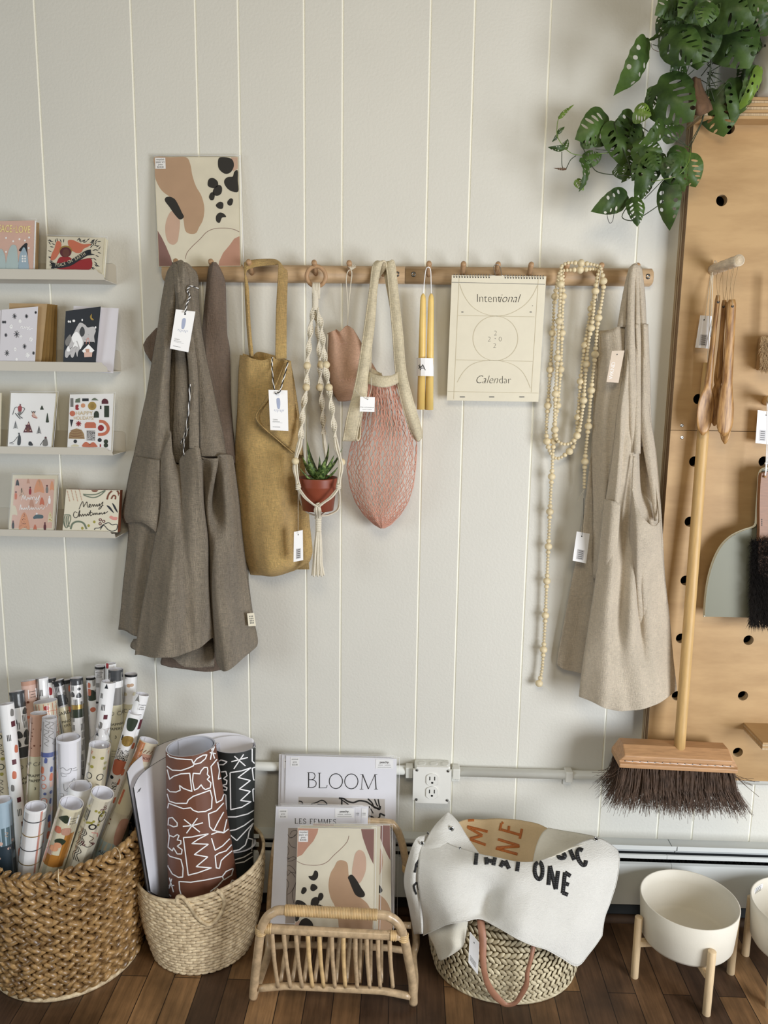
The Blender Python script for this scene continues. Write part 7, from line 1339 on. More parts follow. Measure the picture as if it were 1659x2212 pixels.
# posters in the seagrass basket
s2 = .2621; gz = Z(260, 1560, s2)
def lines_(strokes, w, m): return lambda mb: [mb.line(mb._mp, gz(p), w, m, .0006, sm=len(p) > 40) for p in strokes]
BR = [[(388, 262), (410, 285), (470, 300), (540, 306), (588, 308), (600, 338), (608, 345), (600, 360), (560, 378), (500, 398), (430, 395), (385, 362)], [(604, 335), (630, 300), (680, 272), (712, 268), (700, 300), (660, 335), (615, 345), (604, 335)], [(388, 390), (408, 470), (440, 445), (500, 425), (572, 420), (590, 570), (560, 560), (520, 545), (488, 520), (495, 560), (460, 575), (410, 572), (388, 550)],
      [(600, 420), (595, 480), (610, 560), (640, 545), (665, 515), (680, 540), (700, 555), (740, 540), (745, 500), (715, 470), (735, 450), (715, 430), (720, 400), (715, 372), (690, 372), (665, 400), (655, 425), (600, 420)], [(760, 205), (740, 310)], [(735, 250), (785, 260)], [(745, 205), (775, 300)], [(775, 200), (750, 260)], [(795, 305), (745, 365), (765, 520), (790, 665), (835, 640), (852, 590)], [(800, 330), (815, 400), (805, 470), (830, 460)],
      [(388, 590), (405, 650), (460, 668), (548, 668), (560, 640), (600, 610), (740, 560), (755, 620), (750, 710), (700, 735), (640, 740), (600, 725), (580, 705), (520, 712), (460, 690), (400, 668), (392, 710)], [(850, 665), (790, 730), (725, 755), (735, 860), (760, 890), (850, 910), (875, 800)], [(850, 740), (800, 830), (770, 890)],
      [(525, 800), (655, 905)], [(635, 790), (545, 915)], [(515, 858), (600, 850), (680, 828)], [(395, 850), (400, 790), (430, 785), (470, 830), (470, 855), (440, 862), (405, 845)], [(395, 880), (405, 940), (395, 1030), (430, 1060), (440, 1035), (470, 1085), (505, 1085), (510, 1050), (470, 1020), (500, 1000), (500, 975), (470, 970), (485, 935), (470, 925), (440, 945), (400, 930)],
      [(520, 950), (560, 1260), (640, 1240), (750, 1200), (690, 1195), (625, 1190), (720, 1110), (610, 1090), (725, 1005), (590, 1000), (640, 965), (725, 920), (660, 930), (590, 945), (520, 950)], [(390, 1080), (410, 1105), (500, 1130), (518, 1200), (515, 1275), (480, 1278), (430, 1250), (395, 1190), (390, 1120)], [(748, 925), (800, 905), (850, 912), (890, 880)], [(750, 955), (780, 1055), (840, 1020), (900, 960)], [(915, 1010), (870, 1060), (810, 1080), (780, 1100), (790, 1200), (815, 1205), (830, 1140), (860, 1110), (920, 1060)],
      [(405, 1280), (440, 1400)], [(395, 1345), (445, 1345)], [(425, 1290), (395, 1400)], [(930, 1205), (915, 1260), (850, 1300), (840, 1270), (870, 1230), (925, 1205)], [(840, 1270), (700, 1300), (580, 1318), (485, 1312), (490, 1380), (505, 1430)], [(845, 1300), (800, 1350), (740, 1395)], [(395, 1410), (420, 1435)], [(905, 1330), (920, 1300), (945, 1310)]]
BK = [[(810, 325), (830, 310), (880, 325), (850, 350), (812, 350)], [(940, 280), (1030, 360)], [(1015, 265), (935, 385)], [(915, 325), (1050, 290)], [(830, 410), (870, 405), (880, 440), (850, 465), (880, 480), (875, 510), (840, 520), (880, 540), (875, 560), (820, 555)], [(905, 415), (910, 720), (1000, 700), (1075, 655), (990, 645), (1070, 570), (980, 550), (1070, 480), (970, 455), (1075, 375), (1000, 400), (905, 415)],
      [(850, 590), (870, 600), (875, 720)], [(1115, 200), (1085, 215), (1085, 320), (1105, 340)], [(1110, 370), (1085, 380), (1095, 470), (1110, 490)], [(1112, 540), (1090, 555), (1095, 650), (1112, 655)], [(880, 780), (950, 780), (1050, 755), (1100, 725), (1100, 790), (1020, 850), (950, 885), (890, 895)], [(895, 920), (960, 975), (1010, 920), (1095, 830)], [(1095, 830), (1060, 900), (1050, 955), (1090, 965), (1085, 1010), (1080, 1060)], [(1045, 960), (1030, 1010), (980, 1050), (930, 1062)], [(1085, 1070), (1020, 1110), (940, 1135)], [(940, 1165), (1020, 1150), (1090, 1105)]]
def strokes(st, w, m):
    def f(mb, mp, hw, L):
        mm = mb.mapper()
        for p in st: mb.line(mm, gz(p), w, m, .0006, sm=len(p) > 60)
    return f
roll('black poster roll with white line drawings, behind the brown roll', 'poster_roll', (508, 1610), 5.5, (512, 1850), 10, 88, 'blackpaper', strokes(BK, 2.5, 'white'), w2=70, rim='paper_in', z0=.02, cat='poster roll')
roll('rust brown poster roll with white line drawings, at the front of the seagrass basket', 'poster_roll', (412, 1611), 15, (438, 1900), 20.5, 105, 'brownpaper', strokes(BR, 2.5, 'white'), w2=146, rim='paper_in', z0=.02, cat='poster roll')
e = thing('poster_roll', P(340, 1940, 14), 'loosely curled white poster sheets with black outer edge, at the left of the seagrass basket', 'poster roll')
for k, (dy, dd, nm) in enumerate(((0, 0, 'inner_sheet'), (-26, -.8, 'outer_sheet'))):
    mb = MB(); o_ = [(288, 1702), (300, 1678), (322, 1658), (350, 1640), (380, 1626), (430, 1606), (480, 1592), (520, 1590), (548, 1598)] if k == 0 else [(280, 1668), (292, 1650), (318, 1628), (345, 1612), (380, 1598), (430, 1587), (480, 1582), (520, 1585), (552, 1596)]
    ds = [25, 21, 15, 11, 8, 5, 3.4, 2.6, 3.4] if k == 0 else [24.4, 20, 14, 10, 7, 4.2, 2.4, 2.0, 2.6]; R_ = []
    bx = [(324, 1925), (332, 1930), (345, 1936), (360, 1938), (380, 1938), (420, 1920), (470, 1890), (510, 1870), (540, 1850)]; bd = [24, 22, 18, 14, 12, 9, 8, 7, 7]
    for t in (0, .33, .66, 1.0): R_.append(crs([P(a[0]+(b[0]-a[0])*t-(6 if k else 0), a[1]+(b[1]-a[1])*t, d0+(d1-d0)*t) for a, b, d0, d1 in zip(o_, bx, ds, bd)], 5))
    mb.grid(R_, 'paper'); mb.tube([R_[0][0], R_[1][0], R_[2][0], R_[3][0]], .0012, 'ink', 6); mb.tube(R_[0][:22], .0004, 'ink_soft', 4)
    if k == 0:
        mm = mb.mapper()
        for i in range(3): mb.line(mm, gz([(138+i*8, 580-i*4), (156+i*6, 550-i*5)]), .5, 'ink_soft', .0006, sm=False)
    mb.build(nm, e, solid=.0006)

# ------------------------------------------------------------------ rattan magazine rack
e = thing('magazine_rack', (-.14, -.25, 0), 'light rattan magazine rack holding art prints in front of the heater', 'magazine rack')
R1 = .0098; yf = -.322; fl, fr_ = FL(548, 2150, R1), FL(893, 2166, R1); fl.y = fr_.y = yf
tf = 34.5
def Q(x, y, d): return P(x, y, d)
front = [fl, Q(551, 2110, 33), Q(557, 2060, 34), Q(564, 2010, 35), Q(574, 1985, 35.3), Q(590, 1971, 35.5), Q(612, 1966, 35.5), Q(700, 1969, 35.5), Q(820, 1976, 35.5), Q(842, 1981, 35.4), Q(861, 1996, 35.2), Q(872, 2022, 34.6), Q(882, 2070, 33.6), Q(891, 2120, 32.8), fr_]
backL, backR = V((fl.x+.012, -.205, R1)), V((fr_.x-.004, -.205, R1))
path = [P(604, 1800, 10), P(592, 1850, 11.5), P(585, 1930, 14), P(580, 2010, 17), V((backL.x, -.19, .03)), V((fl.x+.008, -.225, .010)), V((fl.x+.002, -.29, .009))]
mb = MB(); mb.tube(crs(front, 8), R1, 'rattan', 14); mb.build('front_frame', e)
bt = [V((fl.x, yf+.01, R1)), V((fl.x+.006, -.25, R1)), V((backL.x, -.195, .022)), P(581, 2010, 17), P(585, 1930, 14.4), P(592, 1850, 12.6), P(604, 1800, 11.8), P(626, 1778, 11.6), P(720, 1773, 11.6), P(828, 1776, 11.6), P(852, 1785, 11.7), P(868, 1820, 12.2), P(880, 1885, 13.4), P(890, 1950, 15), P(899, 2030, 17.4), V((backR.x+.004, -.195, .022)), V((fr_.x+.003, -.25, R1)), V((fr_.x, yf+.01, R1))]
mb = MB(); mb.tube(crs(bt, 8), R1*.92, 'rattan', 14); mb.build('back_frame', e)
for a, b, sag, r, nm, dl in ((Q(573, 2006, 34.6), Q(868, 2022, 34.6), 0, .0098, 'upper_rail', 0), (Q(560, 2135, 32.6), Q(886, 2152, 32.6), .010, .0080, 'lower_rail', 0), (V((fl.x+.020, -.214, .050)), V((fr_.x-.010, -.214, .050)), .008, .0075, 'back_lower_rail', 0), (P(590, 1990, 18), P(888, 1999, 18), 0, .0075, 'back_upper_rail', 0)):
    mb = MB(); pts = [a.lerp(b, t)+V((0, 0, sag*min(1, math.sin(PI*t)*1.8))) for t in [i/12 for i in range(13)]]; mb.tube(crs(pts, 2), r, 'rattan', 12); mb.build(nm, e)
xs0 = [266, 364, 468, 570, 668, 776, 876, 978, 1072, 1170, 1268]; xs1 = [318, 424, 524, 612, 708, 804, 892, 994, 1100, 1190, 1298]
for a, b in zip(xs0, xs1):
    p0 = P(520+a*.2532, 1900+440*.2532, 34.6); p1 = P(520+b*.2532, 1900+915*.2532, 33.2); mb = MB(); mb.tube(crs([p0, p0.lerp(p1, .5)+V((-.0015, -.001, 0)), p1], 5), [.0048]*5+[.0044]*6, 'rattan_wrap' if a in (570, 668, 876) else 'rattan', 10); mb.build('slat', e)
for a, b in zip((410, 510, 600, 695, 768, 850, 940, 1025, 1110, 1200), (340, 440, 540, 630, 722, 812, 902, 1010, 1106, 1198)):
    p0 = P(520+a*.2532, 2004, 19); p1 = P(520+b*.2532, 2122, 31.6); mb = MB(); mb.tube([p0, p0.lerp(p1, .5), p1], .0046, 'rattan', 8); mb.build('slat', e)
mb = MB(); a, b = Q(616, 1966, 35.5), Q(815, 1976, 35.5); n = 58
for i in range(n): mb.lathe(a.lerp(b, (i+.5)/n), [(.0104, -.0022), (.0124, 0), (.0100, .0022)], 'cane' if (i*7) % 5 < 2 else 'rattan_wrap', 14, (b-a))
mb.build('wrapped_grip', e)
for (x, y, d) in ((563, 2010, 34.9), (871, 2023, 34.6), (879, 1875, 13.2)):
    c = P(x, y, d)
    for k in range(4): mb = MB() if k == 0 else mb; mb.lathe(c+V((0, 0, (k-1.5)*.0044)), [(.0105, -.0022), (.0122, 0), (.0105, .0022)], 'rattan_wrap', 14, (.1, 0, 1))
    mb.build('joint_binding', e)
for (x, y, d, ax) in ((580, 2006, 34.7, 1), (850, 2021, 34.7, 1)):
    c = P(x, y, d); mb = MB()
    for k in range(3): mb.lathe(c+V(((k-1)*.0046, 0, 0)), [(.0100, -.0023), (.0116, 0), (.0100, .0023)], 'rattan_wrap', 14, (1, 0, 0))
    mb.build('rail_binding', e)

# ------------------------------------------------------------------ prints in the rack
def pr(q, label, name='art_print', deco=None, paper='paper', group=None, t=.002, sl=True):
    c = [P(*a) for a in q]; e = thing(name, c[3].lerp(c[2], .5), label, 'art print', group); mb = MB(); mb.slab(c, t, paper, 'white'); mp = mb.mapper()
    if deco: deco(mb, mp, c)
    mb.build('print', e)
    if sl: clear(e, c, .012)
    return e
g3 = Z(520, 1600, .2532)
def serif(mb, mp, ch, x, y, hgt, wid, th=.5, tk=1.6, m='ink'):
    L = lambda p, w, **k: mb.line(mp, [(x+a*wid, y-b*hgt) for a, b in p], w, m, .0007, **k)
    se = lambda a, b, l=.16: L([(a-l, b), (a+l, b)], th*1.1, sm=False)
    if ch == 'B': L([(.14, 0), (.14, 1)], tk, sm=False); se(.14, 0, .14); se(.14, 1, .14); L([(.14, 1), (.6, .98), (.78, .84), (.72, .62), (.5, .53), (.14, .52)], th*1.6); L([(.14, .52), (.62, .5), (.9, .34), (.84, .1), (.55, 0), (.14, 0)], th*1.7)
    if ch == 'L': L([(.2, 0), (.2, 1)], tk, sm=False); se(.2, 1); se(.2, 0, .1); L([(.2, 0), (.9, 0.01), (.97, .18)], th*1.3, sm=False)
    if ch == 'O': mb.line(mp, [(x+(.5+.47*math.cos(2*PI*k/20))*wid, y-(.5+.5*math.sin(2*PI*k/20))*hgt) for k in range(20)], th*1.9, m, .0007, closed=True, seg=2)
    if ch == 'M': L([(.12, 0), (.18, 1)], th*1.2, sm=False); L([(.18, 1), (.5, .02)], tk, sm=False); L([(.5, .02), (.86, 1)], th*1.2, sm=False); L([(.86, 1), (.92, 0)], tk, sm=False); se(.12, 0, .1); se(.92, 0, .1); se(.14, 1, .08); se(.9, 1, .08)
    if ch == 'E': L([(.2, 0), (.2, 1)], tk, sm=False); L([(.05, 1), (.85, 1), (.88, .86)], th*1.2, sm=False); L([(.2, .52), (.7, .52)], th, sm=False); L([(.05, 0), (.88, 0), (.92, .16)], th*1.2, sm=False)
    if ch == 'F': L([(.2, 0), (.2, 1)], tk, sm=False); L([(.05, 1), (.85, 1), (.88, .86)], th*1.2, sm=False); L([(.2, .52), (.7, .52)], th, sm=False); se(.2, 0)
    if ch == 'S': L([(.85, .8), (.75, .96), (.45, 1), (.2, .88), (.22, .66), (.5, .52), (.8, .38), (.86, .16), (.6, .01), (.3, .02), (.15, .2)], th*1.6)
def brandsticker(mb, mp, x, y, w, hh):
    mb.rect(mp, x, y, x+w, y+hh, 'white', .0009, 1); mb.text(mp, 'peechy.', x+w*.5, y+hh*.42, hh*.34, 'ink', .0013, off=.01)
    mb.line(mp, [(x+w*.12, y+hh*.86), (x+w*.88, y+hh*.86)], .6, 'ink_soft', .0012, sm=False); mb.line(mp, [(x+w*.14, y+hh*.62), (x+w*.42, y+hh*.62)], .8, 'ink_soft', .0012, sm=False); mb.line(mp, [(x+w*.5, y+hh*.62), (x+w*.84, y+hh*.62)], .8, 'ink_soft', .0012, sm=False)
def d_bloom(mb, mp, c):
    for ch, a, w in (('B', 568, 84), ('L', 655, 86), ('O', 752, 120), ('O', 884, 120), ('M', 1012, 156)): serif(mb, mp, ch, *g3([(a, {568: 398, 655: 402, 752: 408, 884: 410, 1012: 414}[a])])[0], 32, w*.2532, .85, 2.0)
    mb.add([mp(*p, .0003) for p in g3([(493, 478), (1230, 498), (1225, 1280), (480, 1260)])], [(0, 3, 2, 1)], 'art_print_grey', False)
    for p, w in (([(495, 515), (520, 520), (528, 540), (500, 545)], 3), ([(600, 540), (650, 525), (690, 508), (720, 520), (735, 545), (690, 545), (655, 540)], 3), ([(838, 488), (860, 500), (862, 550)], 4), ([(838, 490), (880, 495), (910, 515), (960, 528), (1010, 512), (1070, 520), (1110, 545), (1150, 570), (1185, 585), (1190, 555)], 4.5), ([(862, 505), (900, 530), (920, 545)], 3), ([(1085, 495), (1120, 530), (1140, 570), (1180, 575)], 4), ([(1142, 498), (1160, 545), (1172, 560)], 3.4), ([(1172, 498), (1180, 540), (1186, 570)], 3.4), ([(1230, 640), (1190, 622), (1185, 650), (1165, 670), (1185, 700), (1205, 712)], 4.5), ([(1095, 640), (1130, 655), (1160, 690), (1200, 720)], 4.5), ([(1086, 705), (1100, 702), (1120, 712)], 3), ([(1095, 560), (1120, 600), (1130, 620)], 3)): mb.line(mp, g3(p), w*.8, 'ink', .0006)
    sticker(mb, mp, *g3([(425, 140)])[0], 19, 20, ['minimal', 'print', '$22.00'], .0009, 4.4); brandsticker(mb, mp, *g3([(1152, 158)])[0], 38, 20)
mat('art_print_grey', (206, 200, 196), .6, 0)
mat('art_print_taupe', (176, 164, 156), .6, 0)
GP = 'sleeved prints in the rattan rack'
pr([(618, 1632, 3.4), (857, 1639, 3.4), (852, 1990, 12), (610, 1985, 12)], 'tall white print with the word BLOOM at the back of the rack', deco=d_bloom)
def d_b2(mb, mp, c): mb.rect(mp, 612, 1639, 619, 1659, 'white', .0009, 1); mb.line(mp, [(615, 1645), (618, 1645)], 1, 'ink', .0011, sm=False)
pr([(609, 1631, 3.0), (850, 1637, 3.0), (845, 1985, 11.6), (602, 1980, 11.6)], 'white print peeking out directly behind the BLOOM print on its left', deco=d_b2)
pr([(603, 1629, 2.6), (845, 1635, 2.6), (840, 1980, 11.2), (597, 1975, 11.2)], 'rearmost white print in the rack, nearest the wall')
def d_fem(mb, mp, c):
    x = 460
    for ch in 'LES FEMMES':
        w = {'L': 34, 'E': 32, 'S': 32, ' ': 22, 'F': 32, 'M': 46}[ch]
        if ch != ' ': serif(mb, mp, ch, *g3([(x, 706+(x-460)*.015)])[0], 10.4, w*.2532*.9, .65, 1.1)
        x += w+2
    mb.add([mp(*p, .0003) for p in g3([(405, 745), (490, 745), (480, 1560), (380, 1560)])], [(0, 3, 2, 1)], 'art_print_taupe', False)
    for p in ([(420, 800), (440, 770), (475, 765), (480, 790), (450, 820), (415, 830)], [(408, 860), (430, 900), (470, 915)], [(400, 900), (412, 940), (400, 980)], [(395, 1020), (440, 990), (475, 1000), (440, 1022), (400, 1030)], circ(404, 998, 8, n=7), [(395, 1070), (420, 1065), (450, 1090), (470, 1130), (430, 1120), (400, 1150), (395, 1110)], [(405, 1100), (440, 1130), (465, 1165)], [(390, 1180), (410, 1220), (395, 1290), (398, 1400)], [(465, 1230), (430, 1290), (400, 1310)], [(475, 1200), (440, 1300), (455, 1390)], [(400, 800), (430, 830), (470, 800)]): mb.line(mp, g3(p), .8, 'ink', .0006)
    sticker(mb, mp, *g3([(322, 583)])[0], 20, 20, ['minimal', 'print', '$15.00'], .0009, 4.4); brandsticker(mb, mp, *g3([(805, 578)])[0], 41, 20)
def d_f2(x0, w): return lambda mb, mp, c: (mb.rect(mp, *g3([(x0, 578)])[0], g3([(x0+w, 578)])[0][0], g3([(0, 655)])[0][1], 'white', .0009, 1), mb.line(mp, g3([(x0+4, 618), (x0+w-12, 618)]), 1, 'ink_soft', .0011, sm=False), mb.line(mp, g3([(x0+4, 632), (x0+w-12, 632)]), .8, 'ink_soft', .0011, sm=False))
pr([(596, 1742, 13.5), (767, 1745, 13.5), (758, 2000, 20), (584, 1995, 20)], 'white LES FEMMES print with thin line drawing, in front of BLOOM', deco=d_fem)
pr([(607, 1739, 12.7), (780, 1743, 12.7), (770, 1998, 19.2), (596, 1992, 19.2)], 'white print directly behind LES FEMMES', deco=d_f2(978, 46), group=None)
pr([(626, 1737, 11.9), (796, 1742, 11.9), (786, 1996, 18.4), (612, 1990, 18.4)], 'white print third behind LES FEMMES, touching the BLOOM print', deco=d_f2(1030, 48), group=None)
def d_art(mb, mp, c):
    q = quad(c, 100, 130); rot = lambda x, y, h=0: q(100-x, 130-y, h)
    art(mb, rot); sticker(mb, q, 1.5, 3, 12.5, 14, ['recycled', 'paper art', 'print', '$24.00'])
def d_art0(mb, mp, c): q = quad(c, 100, 130); art(mb, lambda x, y, h=0: q(100-x, 130-y, h))
pr([(643, 1788, 21.5), (809, 1790, 21.5), (805, 2024, 27), (636, 2018, 27)], 'abstract tan and black print with price sticker, foremost in the rack', deco=d_art, group='recycled paper art prints', paper='art_cream')
pr([(648, 1783, 20.6), (822, 1785, 20.6), (816, 2022, 26.2), (640, 2016, 26.2)], 'cream print in clear sleeve just behind the foremost abstract print', deco=None, paper='cream_light')
pr([(676, 1779, 19.4), (843, 1782, 19.4), (846, 2014, 24.6), (668, 2010, 24.6)], 'abstract tan print sticking out to the right behind the foremost one', deco=d_art0, group='recycled paper art prints', paper='art_cream')

# ------------------------------------------------------------------ straw basket with banners over it
TC = V((.250, -.175, 0))
def rt_(t, a): return (.152+.030*math.sin(PI*min(1, t*1.05+.12))-.010*t)*(1/math.sqrt((math.cos(a)/1.0)**2+(math.sin(a)/.80)**2))
TH = .235
e = thing('straw_basket', (TC.x, TC.y, 0), 'wide straw market basket with leather handles, covered by white canvas banners', 'basket')
mb = MB()
weave(mb, TC.x, TC.y, rt_, .004, TH, 18, 66, 'palm_leaf', 'herring'); mb.build('woven_wall', e)
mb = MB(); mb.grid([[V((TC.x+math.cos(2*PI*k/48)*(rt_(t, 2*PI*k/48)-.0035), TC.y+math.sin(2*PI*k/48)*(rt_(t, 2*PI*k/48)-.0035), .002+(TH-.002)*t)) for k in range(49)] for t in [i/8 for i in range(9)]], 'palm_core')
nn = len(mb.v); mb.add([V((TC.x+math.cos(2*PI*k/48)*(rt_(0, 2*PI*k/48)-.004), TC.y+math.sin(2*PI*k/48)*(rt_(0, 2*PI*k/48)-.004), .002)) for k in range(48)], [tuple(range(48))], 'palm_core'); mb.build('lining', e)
mb = MB(); mb.tube([V((TC.x+rt_(1, a)*math.cos(a), TC.y+rt_(1, a)*math.sin(a), TH)) for a in [2*PI*i/48 for i in range(48)]], .0045, 'palm_leaf', 8, closed=True); mb.build('rim', e); mb = MB(); mb.tube([V((TC.x+rt_(0, a)*math.cos(a), TC.y+rt_(0, a)*math.sin(a), .005)) for a in [2*PI*i/48 for i in range(48)]], .0045, 'palm_leaf', 8, closed=True); mb.build('base_ring', e)
gt = lambda x, y: (860+x*.3014, 1740+y*.3014)
def strap_on(rows):
    mb = MB(); R_ = []
    for (x0, y0), (x1, y1), d in rows: R_.append(crs([P(*gt(x0, y0), d), P(*gt((x0+x1)/2, (y0+y1)/2), d+.25), P(*gt(x1, y1), d)], 2))
    cols = [crs([r[k] for r in R_], 6) for k in range(len(R_[0]))]; mb.grid([[c[i] for c in cols] for i in range(len(cols[0]))], 'leather'); return mb.build('handle', e, solid=.0028, bevel=.0006)
strap_on([((565, 820), (615, 820), 31.4), ((580, 960), (632, 955), 33.6), ((585, 1100), (630, 1100), 35), ((600, 1200), (638, 1190), 35.4), ((625, 1290), (660, 1265), 34.8), ((665, 1360), (700, 1330), 34.2), ((715, 1410), (745, 1380), 33.8), ((770, 1440), (785, 1415), 33.6), ((840, 1430), (830, 1400), 33.8), ((890, 1375), (862, 1355), 34.2), ((935, 1290), (905, 1265), 34.8), ((940, 1200), (912, 1195), 34.9), ((965, 1100), (940, 1095), 34.4), ((985, 1005), (955, 1000), 33.2)])
o = hangtag(e, [P(*gt(514, 905), 34), P(*gt(580, 985), 35.4), P(*gt(570, 1212), 36), P(*gt(503, 1125), 35)], None, None, (.5, .17), 'paper_tag', lambda mb, mp: [mb.line(mp, [(1.5, 14+i*.9), (8, 14.6+i*.9)], .25, 'ink_soft', .0004, sm=False) for i in range(4)])

# ---- banners: each is a piece of heavy canvas
def cloth(label, rows, m, seed, am=.002, nu=6, nv=6, group=None, name='canvas_banner', back=None):
    e = thing(name, P(*rows[-1][0][:2], 20) if False else P(rows[-1][1][0], rows[-1][0][0] if isinstance(rows[-1][0], list) else rows[-1][0], rows[-1][2][0]), label, 'banner', group); mb = MB(); G = crinkle(net(rows, nu, nv), am, 1.2, 1.2, seed); mb.grid(G, m); return e, mb, G
def row(pts): return ([gt(a, b)[1] for a, b, _ in pts], [gt(a, b)[0] for a, b, _ in pts], [d for _, _, d in pts])
def letters(mb, L, w, m, h=.0012):
    mp = mb.mapper()
    for p in L: mb.line(mp, [gt(a, b) for a, b in p], w*.3014, m, h, sm=len(p) > 5, seg=3)
def grommet(mb_parent, x, y, d, r=16, tilt=(0, -1, 0)):
    mb = MB(); c = P(*gt(x, y), d); rr = r*.3014*mpp(c); mb.lathe(c, [(rr*.45, -.001), (rr*.55, .0012), (rr*.8, .0018), (rr, 0)], 'silver', 20, tilt); mb.lathe(c, [(rr*.5, .0004), (.0001, .0004)], 'ink', 16, tilt); mb.build('grommet', mb_parent)
# tan banner rolled inside
e, mb, G = cloth('tan canvas banner with orange letters, rolled inside the white ones', [row([(400, 130, 9), (500, 98, 6), (600, 100, 5), (700, 92, 5), (800, 98, 5), (900, 110, 6), (1000, 130, 8), (1075, 165, 11)]), row([(420, 200, 11), (505, 190, 9), (600, 200, 9), (690, 190, 9), (790, 200, 9), (880, 210, 10), (980, 220, 12), (1040, 240, 14)]), row([(470, 300, 17), (540, 300, 16), (620, 310, 16), (700, 300, 16), (790, 310, 16), (870, 320, 16), (950, 330, 18), (1000, 330, 20)]), row([(520, 350, 22), (580, 370, 22), (650, 385, 22), (710, 400, 22), (790, 415, 22), (860, 420, 22), (930, 425, 23), (980, 420, 24)])], 'tan_canvas', 61)
letters(mb, [[(500, 108), (655, 100)], [(494, 152), (642, 190)], [(515, 245), (628, 285)], [(500, 160), (604, 218)], [(604, 218), (516, 240)], [(740, 128), (728, 182)], [(740, 175), (880, 215)], [(795, 150), (790, 195)], [(888, 170), (872, 240)], [(745, 128), (752, 122)], [(715, 245), (865, 290)], [(868, 295), (708, 305)], [(700, 310), (855, 352)]], 17, 'rust_ink')
letters(mb, [[(870, 292), (706, 308)]], 18, 'rust_ink'); mb.build('cloth', e, solid=.0012)
# underlying white layers, left
e, mb, G = cloth('hanging corner of white canvas under the banners, against the straw', [row([(215, 830, 29), (330, 830, 31), (420, 830, 33), (500, 830, 32)]), row([(215, 920, 29.4), (310, 925, 31.6), (400, 940, 33.4), (480, 950, 32.4)]), row([(255, 1010, 30), (330, 1010, 32), (400, 1025, 34), (462, 1010, 33)]), row([(292, 1105, 30.4), (310, 1112, 31), (350, 1090, 33), (400, 1060, 33)])], 'canvas_in', 62); mb.build('cloth', e, solid=.0012)
e, mb, G = cloth('white canvas banner with two black letters, leftmost layer', [row([(205, 215, 18), (225, 190, 17), (250, 200, 15), (300, 260, 14)]), row([(130, 235, 22), (170, 260, 22), (220, 280, 20), (300, 300, 16)]), row([(75, 370, 24), (110, 380, 25.5), (160, 390, 25), (300, 400, 18)]), row([(42, 540, 25), (90, 540, 27.5), (150, 545, 27), (300, 560, 20)]), row([(75, 720, 25.6), (120, 725, 28.4), (180, 730, 28), (300, 730, 22)]), row([(115, 925, 26), (140, 918, 28), (180, 915, 29), (300, 880, 24)])], 'canvas', 63)
letters(mb, [[(146, 390), (126, 425), (118, 480)], [(150, 425), (132, 440)], [(130, 550), (112, 575), (120, 610), (130, 635)], [(130, 550), (140, 570), (146, 605)]], 12, 'ink'); mb.build('cloth', e, solid=.0012)
grommet(e, 172, 270, 23.2, 15, (-.3, -1, .2)); grommet(e, 215, 200, 18.4, 13, (-.8, -1, .3))
# peaked corner
e, mb, G = cloth('white canvas banner with a raised pointed corner and metal eyelet', [row([(345, 60, 14), (358, 50, 13.6), (375, 60, 13), (395, 80, 12.6)]), row([(270, 135, 17), (330, 120, 17), (390, 120, 16), (435, 125, 14)]), row([(215, 215, 20), (300, 210, 20), (390, 210, 18.6), (480, 200, 16.4)]), row([(180, 300, 23), (290, 280, 22.6), (400, 300, 21), (525, 270, 18)]), row([(160, 380, 25.6), (300, 380, 25), (430, 380, 24), (580, 345, 21)])], 'canvas', 64); mb.build('cloth', e, solid=.0012); grommet(e, 381, 168, 18.0, 21, (.1, -1, .1))
# cream folded flap, right
e, mb, G = cloth('plain cream flap of canvas folded over at the right of the basket', [row([(1075, 160, 11), (1180, 180, 11.5), (1290, 198, 13), (1400, 218, 15), (1440, 245, 17)]), row([(1030, 200, 14), (1130, 230, 15), (1240, 255, 16.5), (1330, 262, 18), (1400, 265, 19)]), row([(990, 290, 19), (1080, 310, 20), (1160, 310, 21), (1240, 300, 21.4), (1300, 290, 21)]), row([(965, 405, 24), (1010, 402, 25), (1070, 380, 25), (1130, 360, 24), (1180, 340, 23)])], 'canvas_in', 65); mb.build('cloth', e, solid=.0012)
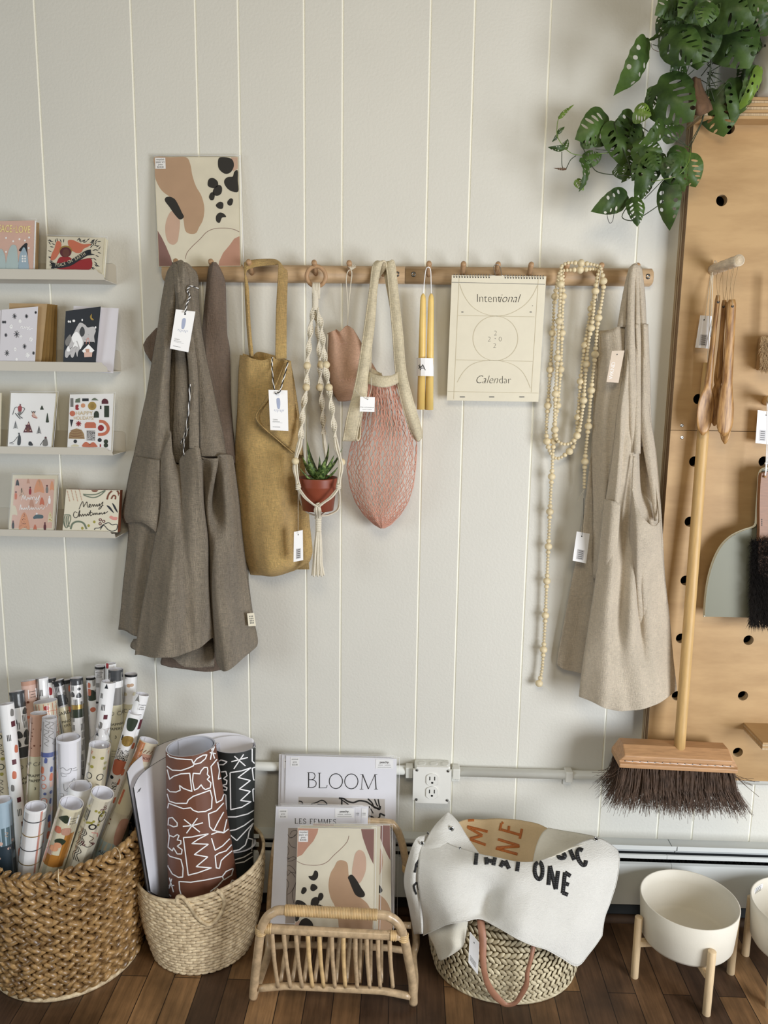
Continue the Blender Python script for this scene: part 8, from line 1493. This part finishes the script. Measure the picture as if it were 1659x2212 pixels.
# big front banner
rowsF = [row([(165, 270, 22), (280, 235, 20.5), (400, 290, 21.5), (540, 333, 23.5), (700, 372, 25), (860, 402, 25.6), (970, 402, 25.6), (1080, 370, 24.6), (1200, 318, 22), (1320, 258, 19.6), (1430, 232, 18), (1500, 262, 18.4), (1572, 318, 19)]),
         row([(145, 400, 26), (270, 400, 27), (400, 410, 27.6), (540, 420, 27.8), (700, 440, 27.6), (850, 450, 27.6), (970, 460, 27.4), (1090, 450, 27), (1210, 430, 26), (1320, 410, 24.6), (1420, 390, 23.4), (1500, 390, 22.6), (1586, 390, 21.6)]),
         row([(140, 540, 28), (270, 540, 30), (400, 545, 30.6), (540, 545, 29.4), (680, 530, 28.8), (840, 550, 30.4), (970, 570, 30), (1090, 590, 29.4), (1210, 600, 28.6), (1310, 590, 27.6), (1400, 580, 26.6), (1480, 580, 25.6), (1565, 540, 24.4)]),
         row([(160, 680, 29), (280, 680, 32), (400, 690, 33), (530, 680, 31.4), (640, 650, 28.8), (760, 690, 32), (900, 710, 33), (1040, 740, 32.4), (1170, 760, 31.4), (1280, 760, 30.4), (1370, 760, 29.4), (1450, 740, 28), (1520, 690, 26.4)]),
         row([(180, 830, 29.6), (280, 800, 32.8), (390, 790, 34.8), (500, 780, 34), (600, 760, 30.4), (740, 800, 33.8), (880, 850, 35.6), (1010, 900, 35), (1130, 930, 34), (1240, 940, 33), (1330, 920, 31.6), (1410, 880, 30), (1480, 800, 27.6)]),
         row([(180, 930, 29.8), (270, 885, 33), (370, 845, 35.4), (490, 825, 35.4), (590, 810, 32.4), (690, 860, 34), (830, 940, 36.4), (960, 998, 36.2), (1060, 1030, 35.4), (1160, 1085, 34.4), (1280, 1145, 33.4), (1370, 1060, 31.4), (1460, 930, 28.8)])]
e, mb, G = cloth('large white canvas banner with the words THAT ONE and MAGIC, draped over the front', rowsF, 'canvas', 66, .0015, 6, 7)
LT = [[(536, 342), (578, 346)], [(562, 345), (554, 425)], [(628, 358), (634, 424)], [(694, 376), (682, 430)], [(632, 395), (688, 405)], [(762, 385), (733, 442)], [(762, 385), (795, 455)], [(743, 418), (785, 425)], [(820, 398), (870, 406)], [(860, 408), (852, 474)],
      [(1010, 408), (985, 425), (978, 470), (988, 510), (1010, 530), (1030, 505), (1034, 450), (1022, 415), (1010, 408)], [(1088, 436), (1076, 570)], [(1088, 436), (1128, 600)], [(1145, 470), (1128, 600)], [(1195, 478), (1178, 630)], [(1195, 480), (1234, 505)], [(1188, 555), (1222, 568)], [(1178, 625), (1215, 640)],
      [(1048, 375), (1062, 360), (1094, 378)], [(1150, 335), (1150, 370), (1170, 380), (1194, 372), (1190, 352), (1175, 352)], [(1228, 312), (1262, 392)], [(1322, 325), (1298, 316), (1282, 340), (1292, 390), (1318, 425), (1338, 425), (1345, 395)]]
letters(mb, LT, 28, 'ink'); mb.build('cloth', e, solid=.0012); grommet(e, 1418, 240, 18.8, 17, (.2, -.6, 1)); grommet(e, 443, 305, 25, 10, (0, -.5, 1))
mbh = MB(); n_ = len(G[0]); mbh.tube([p+V((0, -.0008, 0)) for p in G[-1]], .0011, 'canvas', 5); mbh.tube([r[-1]+V((0, -.0008, 0)) for r in G], .0011, 'canvas', 5); mbh.build('hem', e)
